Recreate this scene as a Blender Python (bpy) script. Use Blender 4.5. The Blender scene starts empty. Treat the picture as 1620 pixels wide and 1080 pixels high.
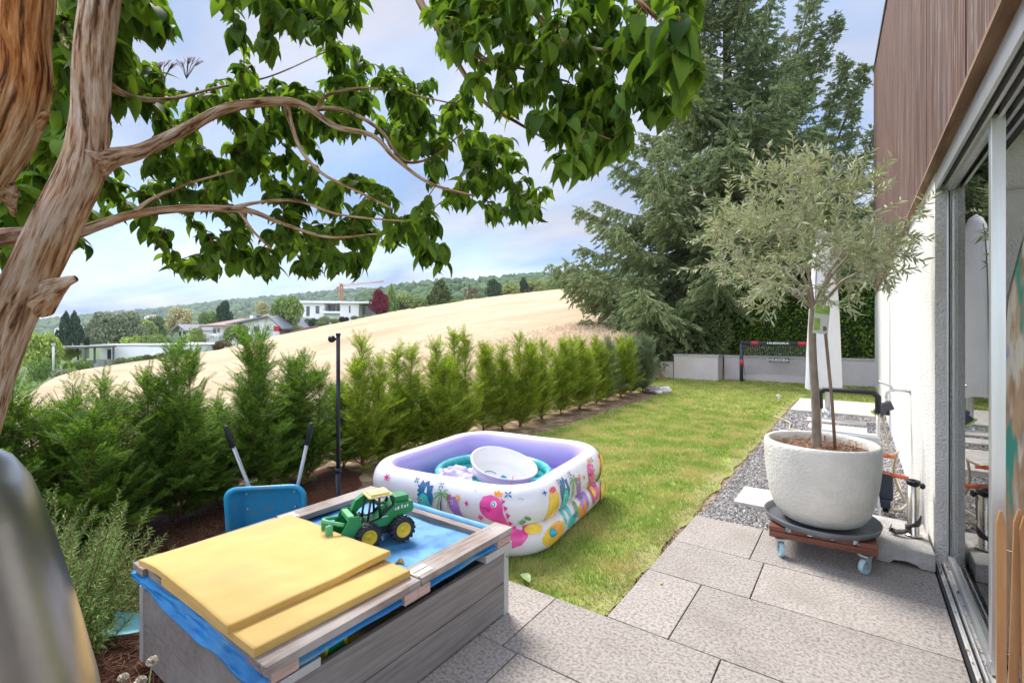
import bpy, bmesh, math, random
import numpy as np
from mathutils import Vector, Matrix, noise as mnoise
from math import radians, sin, cos, pi, atan2, sqrt, tan

SC = bpy.context.scene
COL = SC.collection
random.seed(7)
RNG = np.random.default_rng(7)

# ---------------------------------------------------------------- camera, world, sun, exposure
YAW = radians(35.7)          # optical axis is turned this far left of the house wall direction (+Y)
EYE = 1.45
FPX = 760.0                  # focal length in pixels of a 1620 px wide frame
cam_d = bpy.data.cameras.new('camera')
cam = bpy.data.objects.new('camera', cam_d)
COL.objects.link(cam)
cam.location = (0, 0, EYE)
cam.rotation_euler = (pi / 2, 0, YAW)
cam_d.sensor_width = 36.0
cam_d.lens = 36.0 * FPX / 1620.0
cam_d.shift_y = -15.0 / 1620.0
cam_d.clip_start = 0.05
cam_d.clip_end = 9000
SC.camera = cam

SUN_EL, SUN_AZ = radians(52), radians(-64)     # azimuth measured from +Y, clockwise positive: sun stands ahead on the left over the field, veiled by thin cloud
sun_dir = Vector((sin(SUN_AZ) * cos(SUN_EL), cos(SUN_AZ) * cos(SUN_EL), sin(SUN_EL)))
world = bpy.data.worlds.new('World')
SC.world = world
world.use_nodes = True
wn = world.node_tree
wn.nodes.clear()
def WN(t, **k):
    n = wn.nodes.new(t)
    for a, b in k.items():
        setattr(n, a, b)
    return n
w_out = WN('ShaderNodeOutputWorld')
w_bg = WN('ShaderNodeBackground')
w_sky = WN('ShaderNodeTexSky', sky_type='NISHITA', sun_disc=False)
w_sky.sun_elevation = SUN_EL
w_sky.sun_rotation = SUN_AZ
w_sky.altitude = 400
w_sky.air_density = 1.0
w_sky.dust_density = 0.4
w_sky.ozone_density = 1.0
w_bg.inputs['Strength'].default_value = 0.15
w_tc = WN('ShaderNodeTexCoord')
w_sep = WN('ShaderNodeSeparateXYZ')
wn.links.new(w_tc.outputs['Generated'], w_sep.inputs[0])
# clouds live on a flat layer overhead: project the view direction onto it
w_zc = WN('ShaderNodeMath', operation='ADD'); w_zc.inputs[1].default_value = 0.16
wn.links.new(w_sep.outputs['Z'], w_zc.inputs[0])
w_zm = WN('ShaderNodeMath', operation='MAXIMUM'); w_zm.inputs[1].default_value = 0.05
wn.links.new(w_zc.outputs[0], w_zm.inputs[0])
w_dx = WN('ShaderNodeMath', operation='DIVIDE'); w_dy = WN('ShaderNodeMath', operation='DIVIDE')
wn.links.new(w_sep.outputs['X'], w_dx.inputs[0]); wn.links.new(w_zm.outputs[0], w_dx.inputs[1])
wn.links.new(w_sep.outputs['Y'], w_dy.inputs[0]); wn.links.new(w_zm.outputs[0], w_dy.inputs[1])
w_cmb = WN('ShaderNodeCombineXYZ')
wn.links.new(w_dx.outputs[0], w_cmb.inputs[0]); wn.links.new(w_dy.outputs[0], w_cmb.inputs[1])
w_map = WN('ShaderNodeMapping'); w_map.inputs['Rotation'].default_value = (0, 0, 0.5)
w_map.inputs['Scale'].default_value = (0.55, 1.0, 1.0); w_map.inputs['Location'].default_value = (3.1, 1.7, 0)
wn.links.new(w_cmb.outputs[0], w_map.inputs[0])
w_n1 = WN('ShaderNodeTexNoise'); w_n1.inputs['Scale'].default_value = 0.9; w_n1.inputs['Detail'].default_value = 9
w_n1.inputs['Roughness'].default_value = 0.55; w_n1.inputs['Distortion'].default_value = 0.4
wn.links.new(w_map.outputs[0], w_n1.inputs['Vector'])
w_r1 = WN('ShaderNodeValToRGB')
w_r1.color_ramp.elements[0].position = 0.36; w_r1.color_ramp.elements[0].color = (0.80, 0.80, 0.80, 1)
w_r1.color_ramp.elements[1].position = 0.62; w_r1.color_ramp.elements[1].color = (1, 1, 1, 1)
wn.links.new(w_n1.outputs['Fac'], w_r1.inputs[0])
w_n2 = WN('ShaderNodeTexNoise'); w_n2.inputs['Scale'].default_value = 1.6; w_n2.inputs['Detail'].default_value = 6
wn.links.new(w_map.outputs[0], w_n2.inputs['Vector'])
w_cc = WN('ShaderNodeMix', data_type='RGBA')
w_cc.inputs[6].default_value = (0.80, 1.20, 1.95, 1)
w_cc.inputs[7].default_value = (1.62, 1.64, 1.88, 1)
w_r2 = WN('ShaderNodeValToRGB')
w_r2.color_ramp.elements[0].position = 0.40; w_r2.color_ramp.elements[1].position = 0.62
wn.links.new(w_n2.outputs['Fac'], w_r2.inputs[0])
wn.links.new(w_r2.outputs[0], w_cc.inputs[0])
w_mix = WN('ShaderNodeMix', data_type='RGBA')
wn.links.new(w_r1.outputs[0], w_mix.inputs[0])
wn.links.new(w_sky.outputs[0], w_mix.inputs[6]); wn.links.new(w_cc.outputs[2], w_mix.inputs[7])
# unseen sky behind the camera is brightened and warmed, added to fill camera-facing sides
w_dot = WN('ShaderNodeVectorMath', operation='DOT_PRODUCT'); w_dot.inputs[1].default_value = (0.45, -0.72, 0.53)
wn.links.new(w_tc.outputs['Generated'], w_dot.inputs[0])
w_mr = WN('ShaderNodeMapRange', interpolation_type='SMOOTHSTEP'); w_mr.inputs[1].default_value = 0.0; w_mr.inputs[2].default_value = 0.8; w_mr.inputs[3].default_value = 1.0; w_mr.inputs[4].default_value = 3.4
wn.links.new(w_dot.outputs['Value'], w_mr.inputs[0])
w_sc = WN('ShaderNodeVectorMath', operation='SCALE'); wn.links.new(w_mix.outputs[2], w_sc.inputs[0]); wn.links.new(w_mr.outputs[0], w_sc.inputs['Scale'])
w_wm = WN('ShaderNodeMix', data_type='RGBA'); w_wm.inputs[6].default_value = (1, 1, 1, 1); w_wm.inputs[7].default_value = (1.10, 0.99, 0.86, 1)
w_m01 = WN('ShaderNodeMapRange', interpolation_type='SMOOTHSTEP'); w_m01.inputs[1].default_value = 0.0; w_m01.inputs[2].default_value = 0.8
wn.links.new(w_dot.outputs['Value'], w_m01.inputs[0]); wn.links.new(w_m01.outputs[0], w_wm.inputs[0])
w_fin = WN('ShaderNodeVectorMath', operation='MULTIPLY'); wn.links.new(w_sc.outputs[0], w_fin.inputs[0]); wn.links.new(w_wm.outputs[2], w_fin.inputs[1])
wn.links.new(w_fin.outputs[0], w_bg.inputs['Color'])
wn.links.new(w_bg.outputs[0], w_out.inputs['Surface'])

sun_d = bpy.data.lights.new('sun', 'SUN')
sun_d.energy = 2.1
sun_d.angle = radians(24)
sun_d.color = (1.0, 0.95, 0.88)
sun = bpy.data.objects.new('sun', sun_d)
COL.objects.link(sun)
sun.rotation_euler = sun_dir.to_track_quat('Z', 'Y').to_euler()
sun.location = (-6, 0, 12)

SC.view_settings.view_transform = 'Standard'
SC.view_settings.look = 'None'
SC.view_settings.exposure = 1.52
SC.view_settings.gamma = 1
SC.view_settings.use_curve_mapping = False
SC.render.engine = 'CYCLES'
SC.cycles.max_bounces = 8
SC.cycles.transparent_max_bounces = 8
SC.cycles.caustics_reflective = False
SC.cycles.caustics_refractive = False

# ---------------------------------------------------------------- placing helpers
FW = Vector((-sin(YAW), cos(YAW), 0)); RT = Vector((cos(YAW), sin(YAW), 0))
def P(px, py, D):
    """world point D metres ahead that a pixel of the 1620x1080 survey frame looks at"""
    return Vector((0, 0, EYE)) + FW * D + RT * ((px - 810) / FPX * D) + Vector((0, 0, (525 - py) / FPX * D))
def G(px, py, z=0.0):
    return P(px, py, (EYE - z) * FPX / (py - 525))
def zat(py, D):
    return EYE + (525 - py) / FPX * D

# ---------------------------------------------------------------- mesh helpers
def link(name, me, parent=None):
    o = bpy.data.objects.new(name, me)
    COL.objects.link(o)
    if parent is not None:
        o.parent = parent
    return o
def tag(o, label=None, cat=None, group=None, kind=None):
    if label: o['label'] = label
    if cat: o['category'] = cat
    if group: o['group'] = group
    if kind: o['kind'] = kind
    return o
def thing(name, label, cat, loc=(0, 0, 0), rz=0, group=None):
    o = bpy.data.objects.new(name, None)
    o.empty_display_size = 0.1
    COL.objects.link(o)
    o.location = loc; o.rotation_euler = (0, 0, rz)
    return tag(o, label, cat, group)
def copy_tree(o, parent=None):
    c = o.copy(); COL.objects.link(c); c.parent = parent
    for ch in [x for x in o.children]:
        copy_tree(ch, c)
    return c

class MB:
    """collects shapes in one mesh"""
    def __init__(s):
        s.v = []; s.f = []; s.m = []; s.sm = []
    def add(s, vs, fs, mi=0, smooth=False):
        b = len(s.v)
        s.v.extend([tuple(v) for v in vs])
        for f in fs:
            s.f.append(tuple(b + i for i in f)); s.m.append(mi); s.sm.append(smooth)
        return s
    def box(s, lo, hi, mi=0, bev=0.0, M=None):
        x0, y0, z0 = lo; x1, y1, z1 = hi
        if x0 > x1: x0, x1 = x1, x0
        if y0 > y1: y0, y1 = y1, y0
        if z0 > z1: z0, z1 = z1, z0
        if bev <= 0:
            vs = [(x0,y0,z0),(x1,y0,z0),(x1,y1,z0),(x0,y1,z0),(x0,y0,z1),(x1,y0,z1),(x1,y1,z1),(x0,y1,z1)]
            fs = [(3,2,1,0),(4,5,6,7),(0,1,5,4),(1,2,6,5),(2,3,7,6),(3,0,4,7)]
        else:
            bm = bmesh.new()
            bmesh.ops.create_cube(bm, size=1)
            for v in bm.verts:
                v.co = Vector(((x0 + x1) / 2 + v.co.x * (x1 - x0), (y0 + y1) / 2 + v.co.y * (y1 - y0), (z0 + z1) / 2 + v.co.z * (z1 - z0)))
            bmesh.ops.bevel(bm, geom=bm.edges[:], offset=min(bev, 0.45 * min(x1 - x0, y1 - y0, z1 - z0)), segments=2, profile=0.6, affect='EDGES')
            vs = [v.co.copy() for v in bm.verts]; fs = [[v.index for v in f.verts] for f in bm.faces]
            bm.free()
        if M is not None: vs = [M @ Vector(v) for v in vs]
        return s.add(vs, fs, mi)
    def tube(s, pts, r, n=10, mi=0, cap=True, smooth=True):
        pts = [Vector(p) for p in pts]
        rs = r if isinstance(r, (list, tuple)) else [r] * len(pts)
        vs = []; fs = []
        t0 = (pts[1] - pts[0]).normalized()
        ref = Vector((0, 0, 1)) if abs(t0.z) < 0.9 else Vector((1, 0, 0))
        nrm = t0.cross(ref).normalized()
        for i, p in enumerate(pts):
            if i == 0: t = t0
            elif i == len(pts) - 1: t = (pts[i] - pts[i - 1]).normalized()
            else: t = ((pts[i + 1] - p).normalized() + (p - pts[i - 1]).normalized()).normalized()
            nrm = (nrm - t * nrm.dot(t)).normalized()
            bn = t.cross(nrm)
            for k in range(n):
                a = 2 * pi * k / n
                vs.append(p + (nrm * cos(a) + bn * sin(a)) * rs[i])
        for i in range(len(pts) - 1):
            for k in range(n):
                a = i * n + k; b = i * n + (k + 1) % n
                fs.append((a, b, b + n, a + n))
        if cap:
            fs.append(tuple(reversed(range(n)))); fs.append(tuple((len(pts) - 1) * n + k for k in range(n)))
        return s.add(vs, fs, mi, smooth)
    def lathe(s, prof, n=32, c=(0, 0, 0), mi=0, smooth=True, M=None, ax=1.0, ay=1.0):
        vs = []; fs = []
        for (r, z) in prof:
            for k in range(n):
                a = 2 * pi * k / n
                vs.append(Vector((c[0] + r * cos(a) * ax, c[1] + r * sin(a) * ay, c[2] + z)))
        for i in range(len(prof) - 1):
            for k in range(n):
                a = i * n + k; b = i * n + (k + 1) % n
                fs.append((a, b, b + n, a + n))
        if M is not None: vs = [M @ v for v in vs]
        return s.add(vs, fs, mi, smooth)
    def prism(s, poly, z0, z1, mi=0, M=None, smooth=False):
        n = len(poly)
        vs = [Vector((x, y, z0)) for x, y in poly] + [Vector((x, y, z1)) for x, y in poly]
        fs = [tuple(reversed(range(n))), tuple(range(n, 2 * n))] + [(i, (i + 1) % n, n + (i + 1) % n, n + i) for i in range(n)]
        if M is not None: vs = [M @ v for v in vs]
        return s.add(vs, fs, mi, smooth)
    def ball(s, c, r, n=12, mi=0, sc=(1, 1, 1), jit=0.0, smooth=True):
        prof = []
        vs = []; fs = []
        rows = max(4, n // 2)
        for i in range(rows + 1):
            th = pi * i / rows
            for k in range(n):
                a = 2 * pi * k / n
                d = Vector((sin(th) * cos(a), sin(th) * sin(a), cos(th)))
                q = 1 + jit * mnoise.noise(d * 1.7 + Vector(c) * 9)
                vs.append(Vector(c) + Vector((d.x * sc[0], d.y * sc[1], d.z * sc[2])) * r * q)
        for i in range(rows):
            for k in range(n):
                a = i * n + k; b = i * n + (k + 1) % n
                fs.append((a + n, b + n, b, a))
        return s.add(vs, fs, mi, smooth)
    def build_each(s, name, mats, parent=None):
        """every separate box becomes a part of its own (all boxes here have equal corner counts)"""
        import itertools
        par = list(range(len(s.v)))
        def find(a):
            while par[a] != a: par[a] = par[par[a]]; a = par[a]
            return a
        for f in s.f:
            for v in f[1:]: par[find(v)] = find(f[0])
        groups = {}
        for i, f in enumerate(s.f): groups.setdefault(find(f[0]), []).append(i)
        out = []
        for g in groups.values():
            m = MB(); used = sorted({v for i in g for v in s.f[i]}); mp = {v: k for k, v in enumerate(used)}
            m.v = [s.v[v] for v in used]; m.f = [tuple(mp[v] for v in s.f[i]) for i in g]; m.m = [s.m[i] for i in g]; m.sm = [s.sm[i] for i in g]
            out.append(m.build(name, mats, parent))
        return out
    def build(s, name, mats, parent=None, loc=None, sub=0, wn=False):
        me = bpy.data.meshes.new(name)
        me.from_pydata(s.v, [], s.f)
        mats = mats if isinstance(mats, (list, tuple)) else [mats]
        for m in mats: me.materials.append(m)
        me.polygons.foreach_set('material_index', s.m)
        me.polygons.foreach_set('use_smooth', s.sm)
        if getattr(s, 'bark', None):
            at = me.attributes.new('bark', 'FLOAT_VECTOR', 'POINT'); bk = s.bark + [(0.0, 0.0, 0.0)] * (len(s.v) - len(s.bark))
            at.data.foreach_set('vector', [c for b in bk for c in b])
        me.update()
        o = link(name, me, parent)
        if loc is not None: o.location = loc
        if sub:
            md = o.modifiers.new('sub', 'SUBSURF'); md.levels = sub; md.render_levels = sub
        return o

def np_mesh(name, V, F, mats, parent=None, smooth=False, MI=None):
    """V (n,3), F (m,k) all faces with k corners"""
    V = np.asarray(V, dtype=np.float32); F = np.asarray(F, dtype=np.int32)
    me = bpy.data.meshes.new(name)
    me.vertices.add(len(V)); me.vertices.foreach_set('co', V.ravel())
    m, k = F.shape
    me.loops.add(m * k); me.loops.foreach_set('vertex_index', F.ravel())
    me.polygons.add(m); me.polygons.foreach_set('loop_start', np.arange(m, dtype=np.int32) * k)
    mats = mats if isinstance(mats, (list, tuple)) else [mats]
    for q in mats: me.materials.append(q)
    if MI is not None: me.polygons.foreach_set('material_index', np.asarray(MI, dtype=np.int32))
    me.polygons.foreach_set('use_smooth', np.full(m, smooth, dtype=bool))
    me.update(calc_edges=True)
    me.validate()
    return link(name, me, parent)

def frames(d, up=None):
    """(n,3) directions -> (n,3,3) with columns x,y(=d),z"""
    d = d / np.maximum(np.linalg.norm(d, axis=1, keepdims=True), 1e-9)
    if up is None: up = np.tile([0.0, 0.0, 1.0], (len(d), 1))
    x = np.cross(d, up); nx = np.linalg.norm(x, axis=1, keepdims=True)
    x = np.where(nx < 1e-4, np.array([[1.0, 0, 0]]), x / np.maximum(nx, 1e-9))
    z = np.cross(x, d)
    return np.stack([x, d, z], axis=2)
def batch(T, TF, R, L, S):
    """template verts T (k,3), faces TF (f,c), rotations R (n,3,3), places L (n,3), scales S (n,) or (n,3)"""
    n = len(L); S = np.asarray(S, dtype=float)
    if S.ndim == 1: S = np.repeat(S[:, None], 3, 1)
    V = np.einsum('nij,nkj->nki', R, T[None] * S[:, None, :]) + np.asarray(L)[:, None, :]
    F = (np.asarray(TF)[None] + (np.arange(n) * len(T))[:, None, None]).reshape(-1, np.asarray(TF).shape[1])
    return V.reshape(-1, 3), F
def rnd_dir(n):
    v = RNG.normal(size=(n, 3)); return v / np.linalg.norm(v, axis=1, keepdims=True)

# ---------------------------------------------------------------- materials
def lin(r, g, b):
    f = lambda c: ((c / 255 + 0.055) / 1.055) ** 2.4 if c / 255 > 0.04045 else c / 255 / 12.92
    return (f(r), f(g), f(b))
def newmat(name):
    m = bpy.data.materials.new(name); m.use_nodes = True
    m.node_tree.nodes.clear()
    return m, m.node_tree
def N(nt, t, **k):
    n = nt.nodes.new(t)
    for a, b in k.items(): setattr(n, a, b)
    return n
def c4(c): return (c[0], c[1], c[2], 1)
def surf(name, c1, c2=None, scale=8.0, rough=0.6, bump=0.0, bscale=None, metal=0.0, stretch=(1, 1, 1), detail=6,
         lo=0.35, hi=0.65, c3=None, c3scale=1.5, c3lo=0.5, c3hi=0.7, coat=0.0, spec=0.5, trans=0.0, alpha=None, bdist=0.01, island=0.0, coord='Object', sheen=0.0):
    m, nt = newmat(name)
    out = N(nt, 'ShaderNodeOutputMaterial'); b = N(nt, 'ShaderNodeBsdfPrincipled')
    nt.links.new(b.outputs[0], out.inputs[0])
    b.inputs['Roughness'].default_value = rough; b.inputs['Metallic'].default_value = metal
    b.inputs['Coat Weight'].default_value = coat; b.inputs['Specular IOR Level'].default_value = spec
    b.inputs['Transmission Weight'].default_value = trans
    b.inputs['Sheen Weight'].default_value = sheen
    tc = N(nt, 'ShaderNodeTexCoord'); mp = N(nt, 'ShaderNodeMapping'); mp.inputs['Scale'].default_value = stretch
    nt.links.new(tc.outputs[coord], mp.inputs[0])
    col = None
    if c2 is not None:
        n1 = N(nt, 'ShaderNodeTexNoise'); n1.inputs['Scale'].default_value = scale; n1.inputs['Detail'].default_value = detail
        n1.inputs['Roughness'].default_value = 0.6
        nt.links.new(mp.outputs[0], n1.inputs['Vector'])
        r = N(nt, 'ShaderNodeValToRGB')
        r.color_ramp.elements[0].position = lo; r.color_ramp.elements[0].color = c4(c1)
        r.color_ramp.elements[1].position = hi; r.color_ramp.elements[1].color = c4(c2)
        nt.links.new(n1.outputs['Fac'], r.inputs[0]); col = r.outputs[0]
        if c3 is not None:
            n2 = N(nt, 'ShaderNodeTexNoise'); n2.inputs['Scale'].default_value = c3scale; n2.inputs['Detail'].default_value = 5
            nt.links.new(tc.outputs[coord], n2.inputs['Vector'])
            r2 = N(nt, 'ShaderNodeValToRGB'); r2.color_ramp.elements[0].position = c3lo; r2.color_ramp.elements[1].position = c3hi
            nt.links.new(n2.outputs['Fac'], r2.inputs[0])
            mx = N(nt, 'ShaderNodeMix', data_type='RGBA'); nt.links.new(r2.outputs[0], mx.inputs[0])
            nt.links.new(col, mx.inputs[6]); mx.inputs[7].default_value = c4(c3); col = mx.outputs[2]
    if island > 0:
        ge = N(nt, 'ShaderNodeNewGeometry'); hs = N(nt, 'ShaderNodeHueSaturation')
        mr = N(nt, 'ShaderNodeMapRange'); mr.inputs[3].default_value = 1 - island; mr.inputs[4].default_value = 1 + island
        nt.links.new(ge.outputs['Random Per Island'], mr.inputs[0]); nt.links.new(mr.outputs[0], hs.inputs['Value'])
        if col is None: hs.inputs['Color'].default_value = c4(c1)
        else: nt.links.new(col, hs.inputs['Color'])
        col = hs.outputs[0]
    if col is None: b.inputs['Base Color'].default_value = c4(c1)
    else: nt.links.new(col, b.inputs['Base Color'])
    if bump > 0:
        n3 = N(nt, 'ShaderNodeTexNoise'); n3.inputs['Scale'].default_value = bscale or scale; n3.inputs['Detail'].default_value = 6
        nt.links.new(mp.outputs[0], n3.inputs['Vector'])
        bp = N(nt, 'ShaderNodeBump'); bp.inputs['Strength'].default_value = bump; bp.inputs['Distance'].default_value = bdist
        nt.links.new(n3.outputs['Fac'], bp.inputs['Height']); nt.links.new(bp.outputs[0], b.inputs['Normal'])
    return m
def leafmat(name, ca, cb, trans=0.35, rough=0.5, objcol=False, tcol=None, spec=0.4, nscale=0.0, cn=None):
    """foliage: colour varies leaf by leaf, light comes through the blade"""
    m, nt = newmat(name)
    out = N(nt, 'ShaderNodeOutputMaterial'); b = N(nt, 'ShaderNodeBsdfPrincipled')
    b.inputs['Roughness'].default_value = rough; b.inputs['Specular IOR Level'].default_value = spec
    ge = N(nt, 'ShaderNodeNewGeometry'); r = N(nt, 'ShaderNodeValToRGB')
    r.color_ramp.elements[0].color = c4(ca); r.color_ramp.elements[1].color = c4(cb)
    nt.links.new(ge.outputs['Random Per Island'], r.inputs[0]); col = r.outputs[0]
    if objcol:
        oi = N(nt, 'ShaderNodeObjectInfo'); mx = N(nt, 'ShaderNodeMix', data_type='RGBA', blend_type='MULTIPLY'); mx.inputs[0].default_value = 1
        nt.links.new(col, mx.inputs[6]); nt.links.new(oi.outputs['Color'], mx.inputs[7]); col = mx.outputs[2]
    if cn is not None:
        tc = N(nt, 'ShaderNodeTexCoord'); n1 = N(nt, 'ShaderNodeTexNoise'); n1.inputs['Scale'].default_value = nscale
        nt.links.new(tc.outputs['Object'], n1.inputs['Vector'])
        r2 = N(nt, 'ShaderNodeValToRGB'); r2.color_ramp.elements[0].position = 0.42; r2.color_ramp.elements[1].position = 0.62
        nt.links.new(n1.outputs['Fac'], r2.inputs[0])
        mx = N(nt, 'ShaderNodeMix', data_type='RGBA'); nt.links.new(r2.outputs[0], mx.inputs[0]); nt.links.new(col, mx.inputs[6])
        mx.inputs[7].default_value = c4(cn); col = mx.outputs[2]
    nt.links.new(col, b.inputs['Base Color'])
    if trans > 0:
        t = N(nt, 'ShaderNodeBsdfTranslucent'); ms = N(nt, 'ShaderNodeMixShader'); ms.inputs[0].default_value = trans
        if tcol is not None:
            mt = N(nt, 'ShaderNodeMix', data_type='RGBA', blend_type='MULTIPLY'); mt.inputs[0].default_value = 1
            nt.links.new(col, mt.inputs[6]); mt.inputs[7].default_value = c4(tcol); nt.links.new(mt.outputs[2], t.inputs[0])
        else: nt.links.new(col, t.inputs[0])
        nt.links.new(b.outputs[0], ms.inputs[1]); nt.links.new(t.outputs[0], ms.inputs[2]); nt.links.new(ms.outputs[0], out.inputs[0])
    else: nt.links.new(b.outputs[0], out.inputs[0])
    return m
# ================================================================ THE SETTING
XW = 0.40            # outer face of the house wall
XL = -1.04           # right edge of the lawn
YT = 3.95            # far edge of the wide terrace
YS = 2.27            # near edge of the lawn
crest = [(-900,700,8),(-200,660,11),(20,640,15),(50,622,19),(88,597,26),(124,586,34),(181,577,42),(244,568,50),(345,553,62),(376,546,68),(452,528,85),
         (542,509,100),(619,493,112),(709,479,125),(796,466,138),(914,455,150),(1100,452,155),(2200,450,160)]
c_th = np.array([math.atan((p - 810) / FPX) for p, y, d in crest])
c_r = np.array([d / cos(t) for (p, y, d), t in zip(crest, c_th)])
c_z = np.array([zat(y, d) for p, y, d in crest])
c_sl = np.array([-0.08 if p < 400 else (0.0 if p < 650 else -0.06) for p, y, d in crest])
def terrain(x, y):
    X = x * RT.x + y * RT.y; D = x * FW.x + y * FW.y
    r = math.hypot(X, D); th = atan2(X, D)
    if abs(th) > 1.45: th = 1.45 * (1 if th > 0 else -1)
    rc = float(np.interp(th, c_th, c_r)); zc = float(np.interp(th, c_th, c_z)); sl = float(np.interp(th, c_th, c_sl))
    t = r / rc
    z0 = -0.30
    if t <= 1: z = z0 + (zc - z0) * t
    else: z = max(zc + sl * (r - rc), zc - 14)
    w = min(1, max(0, (-5.0 - x) / 0.9)); w = w * w * (3 - 2 * w)
    return -0.07 * (1 - w) + z * w, t
m_field = surf('ripe_wheat', (0.52, 0.39, 0.25), (0.62, 0.48, 0.33), scale=1.2, rough=0.95, bump=0.9, bscale=14, bdist=0.12, detail=12, stretch=(1, 1, 1), c3=(0.42, 0.31, 0.19), c3scale=0.09, c3lo=0.5, c3hi=0.75, spec=0.1)
def field_rows(m):
    """drill rows, tramlines and patches of lodged corn"""
    nt = m.node_tree; b = [n for n in nt.nodes if n.type == 'BSDF_PRINCIPLED'][0]; src = b.inputs['Base Color'].links[0].from_socket
    tc = N(nt, 'ShaderNodeTexCoord')
    def layer(src, st, sc, lo, hi, col, det=6, rot=0.35):
        mp = N(nt, 'ShaderNodeMapping'); mp.inputs['Rotation'].default_value = (0, 0, rot); mp.inputs['Scale'].default_value = st; nt.links.new(tc.outputs['Object'], mp.inputs[0])
        n = N(nt, 'ShaderNodeTexNoise'); n.inputs['Scale'].default_value = sc; n.inputs['Detail'].default_value = det; n.inputs['Roughness'].default_value = .7; nt.links.new(mp.outputs[0], n.inputs['Vector'])
        r = N(nt, 'ShaderNodeValToRGB'); r.color_ramp.elements[0].position = lo; r.color_ramp.elements[1].position = hi; nt.links.new(n.outputs['Fac'], r.inputs[0])
        mx = N(nt, 'ShaderNodeMix', data_type='RGBA'); nt.links.new(r.outputs[0], mx.inputs[0]); nt.links.new(src, mx.inputs[6]); mx.inputs[7].default_value = c4(col); return mx.outputs[2]
    src = layer(src, (1, .04, 1), .55, .50, .80, (.46, .34, .21), 8)
    src = layer(src, (1, .02, 1), .11, .50, .75, (.64, .50, .35), 5)
    src = layer(src, (1, 1, 1), 7.0, .50, .70, (.42, .30, .18), 6)
    w = N(nt, 'ShaderNodeTexWave', wave_type='BANDS', bands_direction='X'); w.inputs['Scale'].default_value = .0335; w.inputs['Distortion'].default_value = .6; w.inputs['Detail Scale'].default_value = .05
    mp = N(nt, 'ShaderNodeMapping'); mp.inputs['Rotation'].default_value = (0, 0, .35); nt.links.new(tc.outputs['Object'], mp.inputs[0]); nt.links.new(mp.outputs[0], w.inputs[0])
    r = N(nt, 'ShaderNodeValToRGB'); r.color_ramp.elements[0].position = .985; r.color_ramp.elements[1].position = .997; r.color_ramp.elements[1].color = (.55, .55, .55, 1); nt.links.new(w.outputs[0], r.inputs[0])
    mx = N(nt, 'ShaderNodeMix', data_type='RGBA'); nt.links.new(r.outputs[0], mx.inputs[0]); nt.links.new(src, mx.inputs[6]); mx.inputs[7].default_value = (.42, .30, .18, 1)
    nt.links.new(mx.outputs[2], b.inputs['Base Color'])
field_rows(m_field)
m_meadow = surf('meadow', (0.07, 0.12, 0.035), (0.13, 0.17, 0.06), scale=0.15, rough=0.95, bump=0.4, bscale=3, spec=0.1)
def make_terrain():
    ths = np.concatenate([np.linspace(-pi, -1.0, 40, endpoint=False), np.linspace(-1.0, 0.75, 190, endpoint=False), np.linspace(0.75, pi, 40, endpoint=False)])
    ts = np.concatenate([np.geomspace(0.012, 1.0, 60), np.array([1.02, 1.06, 1.12, 1.2, 1.35, 1.6, 2, 2.6, 3.5, 5, 8, 12, 20, 40, 80])])
    V = [(0, 0, -0.07)]; F = []; MI = []
    for th in ths:
        rc = float(np.interp(max(-1.45, min(1.45, th)), c_th, c_r))
        for t in ts:
            r = rc * t
            X = r * sin(th); D = r * cos(th)
            p = RT * X + FW * D
            z, tt = terrain(p.x, p.y)
            if t <= 1.0 and p.x < -6: z += 0.10 * mnoise.noise(Vector((p.x * 0.05, p.y * 0.05, 0)))* min(1, r / 20)
            V.append((p.x, p.y, z))
    n = len(ts); m = len(ths)
    for i in range(m):
        j = (i + 1) % m
        for k in range(n - 1):
            a, b, c, d = 1 + i * n + k, 1 + i * n + k + 1, 1 + j * n + k + 1, 1 + j * n + k
            F.append((d, c, b, a))
            cx = (V[a][0] + V[c][0]) / 2
            MI.append(0 if (ts[k] < 0.999 and cx < -5.0) else 1)
    for i in range(m):
        j = (i + 1) % m; F.append((0, 1 + j * n, 1 + i * n, 1 + i * n)) if False else None
    o = np_mesh('field', V, F, [m_field, m_meadow], smooth=True, MI=MI)
    tag(o, kind='structure')
make_terrain()

m_soil = surf('garden_soil', (0.16, 0.10, 0.06), (0.30, 0.22, 0.14), scale=22, rough=0.95, bump=0.8, bscale=60, c3=(0.42, 0.32, 0.20), c3scale=5, c3lo=0.5, c3hi=0.62, spec=0.1)
m_mulch = surf('bark_mulch', (0.045, 0.018, 0.010), (0.14, 0.055, 0.028), scale=40, rough=0.9, bump=1.0, bscale=70, bdist=0.02, stretch=(1, 0.5, 1), spec=0.15)
m_lawn = surf('lawn_thatch', (0.19, 0.27, 0.05), (0.33, 0.39, 0.10), scale=6, rough=0.95, bump=0.6, bscale=120, c3=(0.36, 0.32, 0.14), c3scale=2.2, c3lo=0.5, c3hi=0.7, spec=0.1)
def wavy(pts, step=0.07, amp=0.02, seed=0):
    """closed outline with small irregularities"""
    out = []
    for i in range(len(pts)):
        a = Vector(pts[i]); b = Vector(pts[(i + 1) % len(pts)]); n = max(1, int((b - a).length / step))
        for k in range(n):
            p = a.lerp(b, k / n)
            q = Vector((mnoise.noise(Vector((p.x * 4, p.y * 4, seed))), mnoise.noise(Vector((p.x * 4, p.y * 4, seed + 9))))) * amp
            out.append((p.x + q.x, p.y + q.y))
    return out
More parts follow.
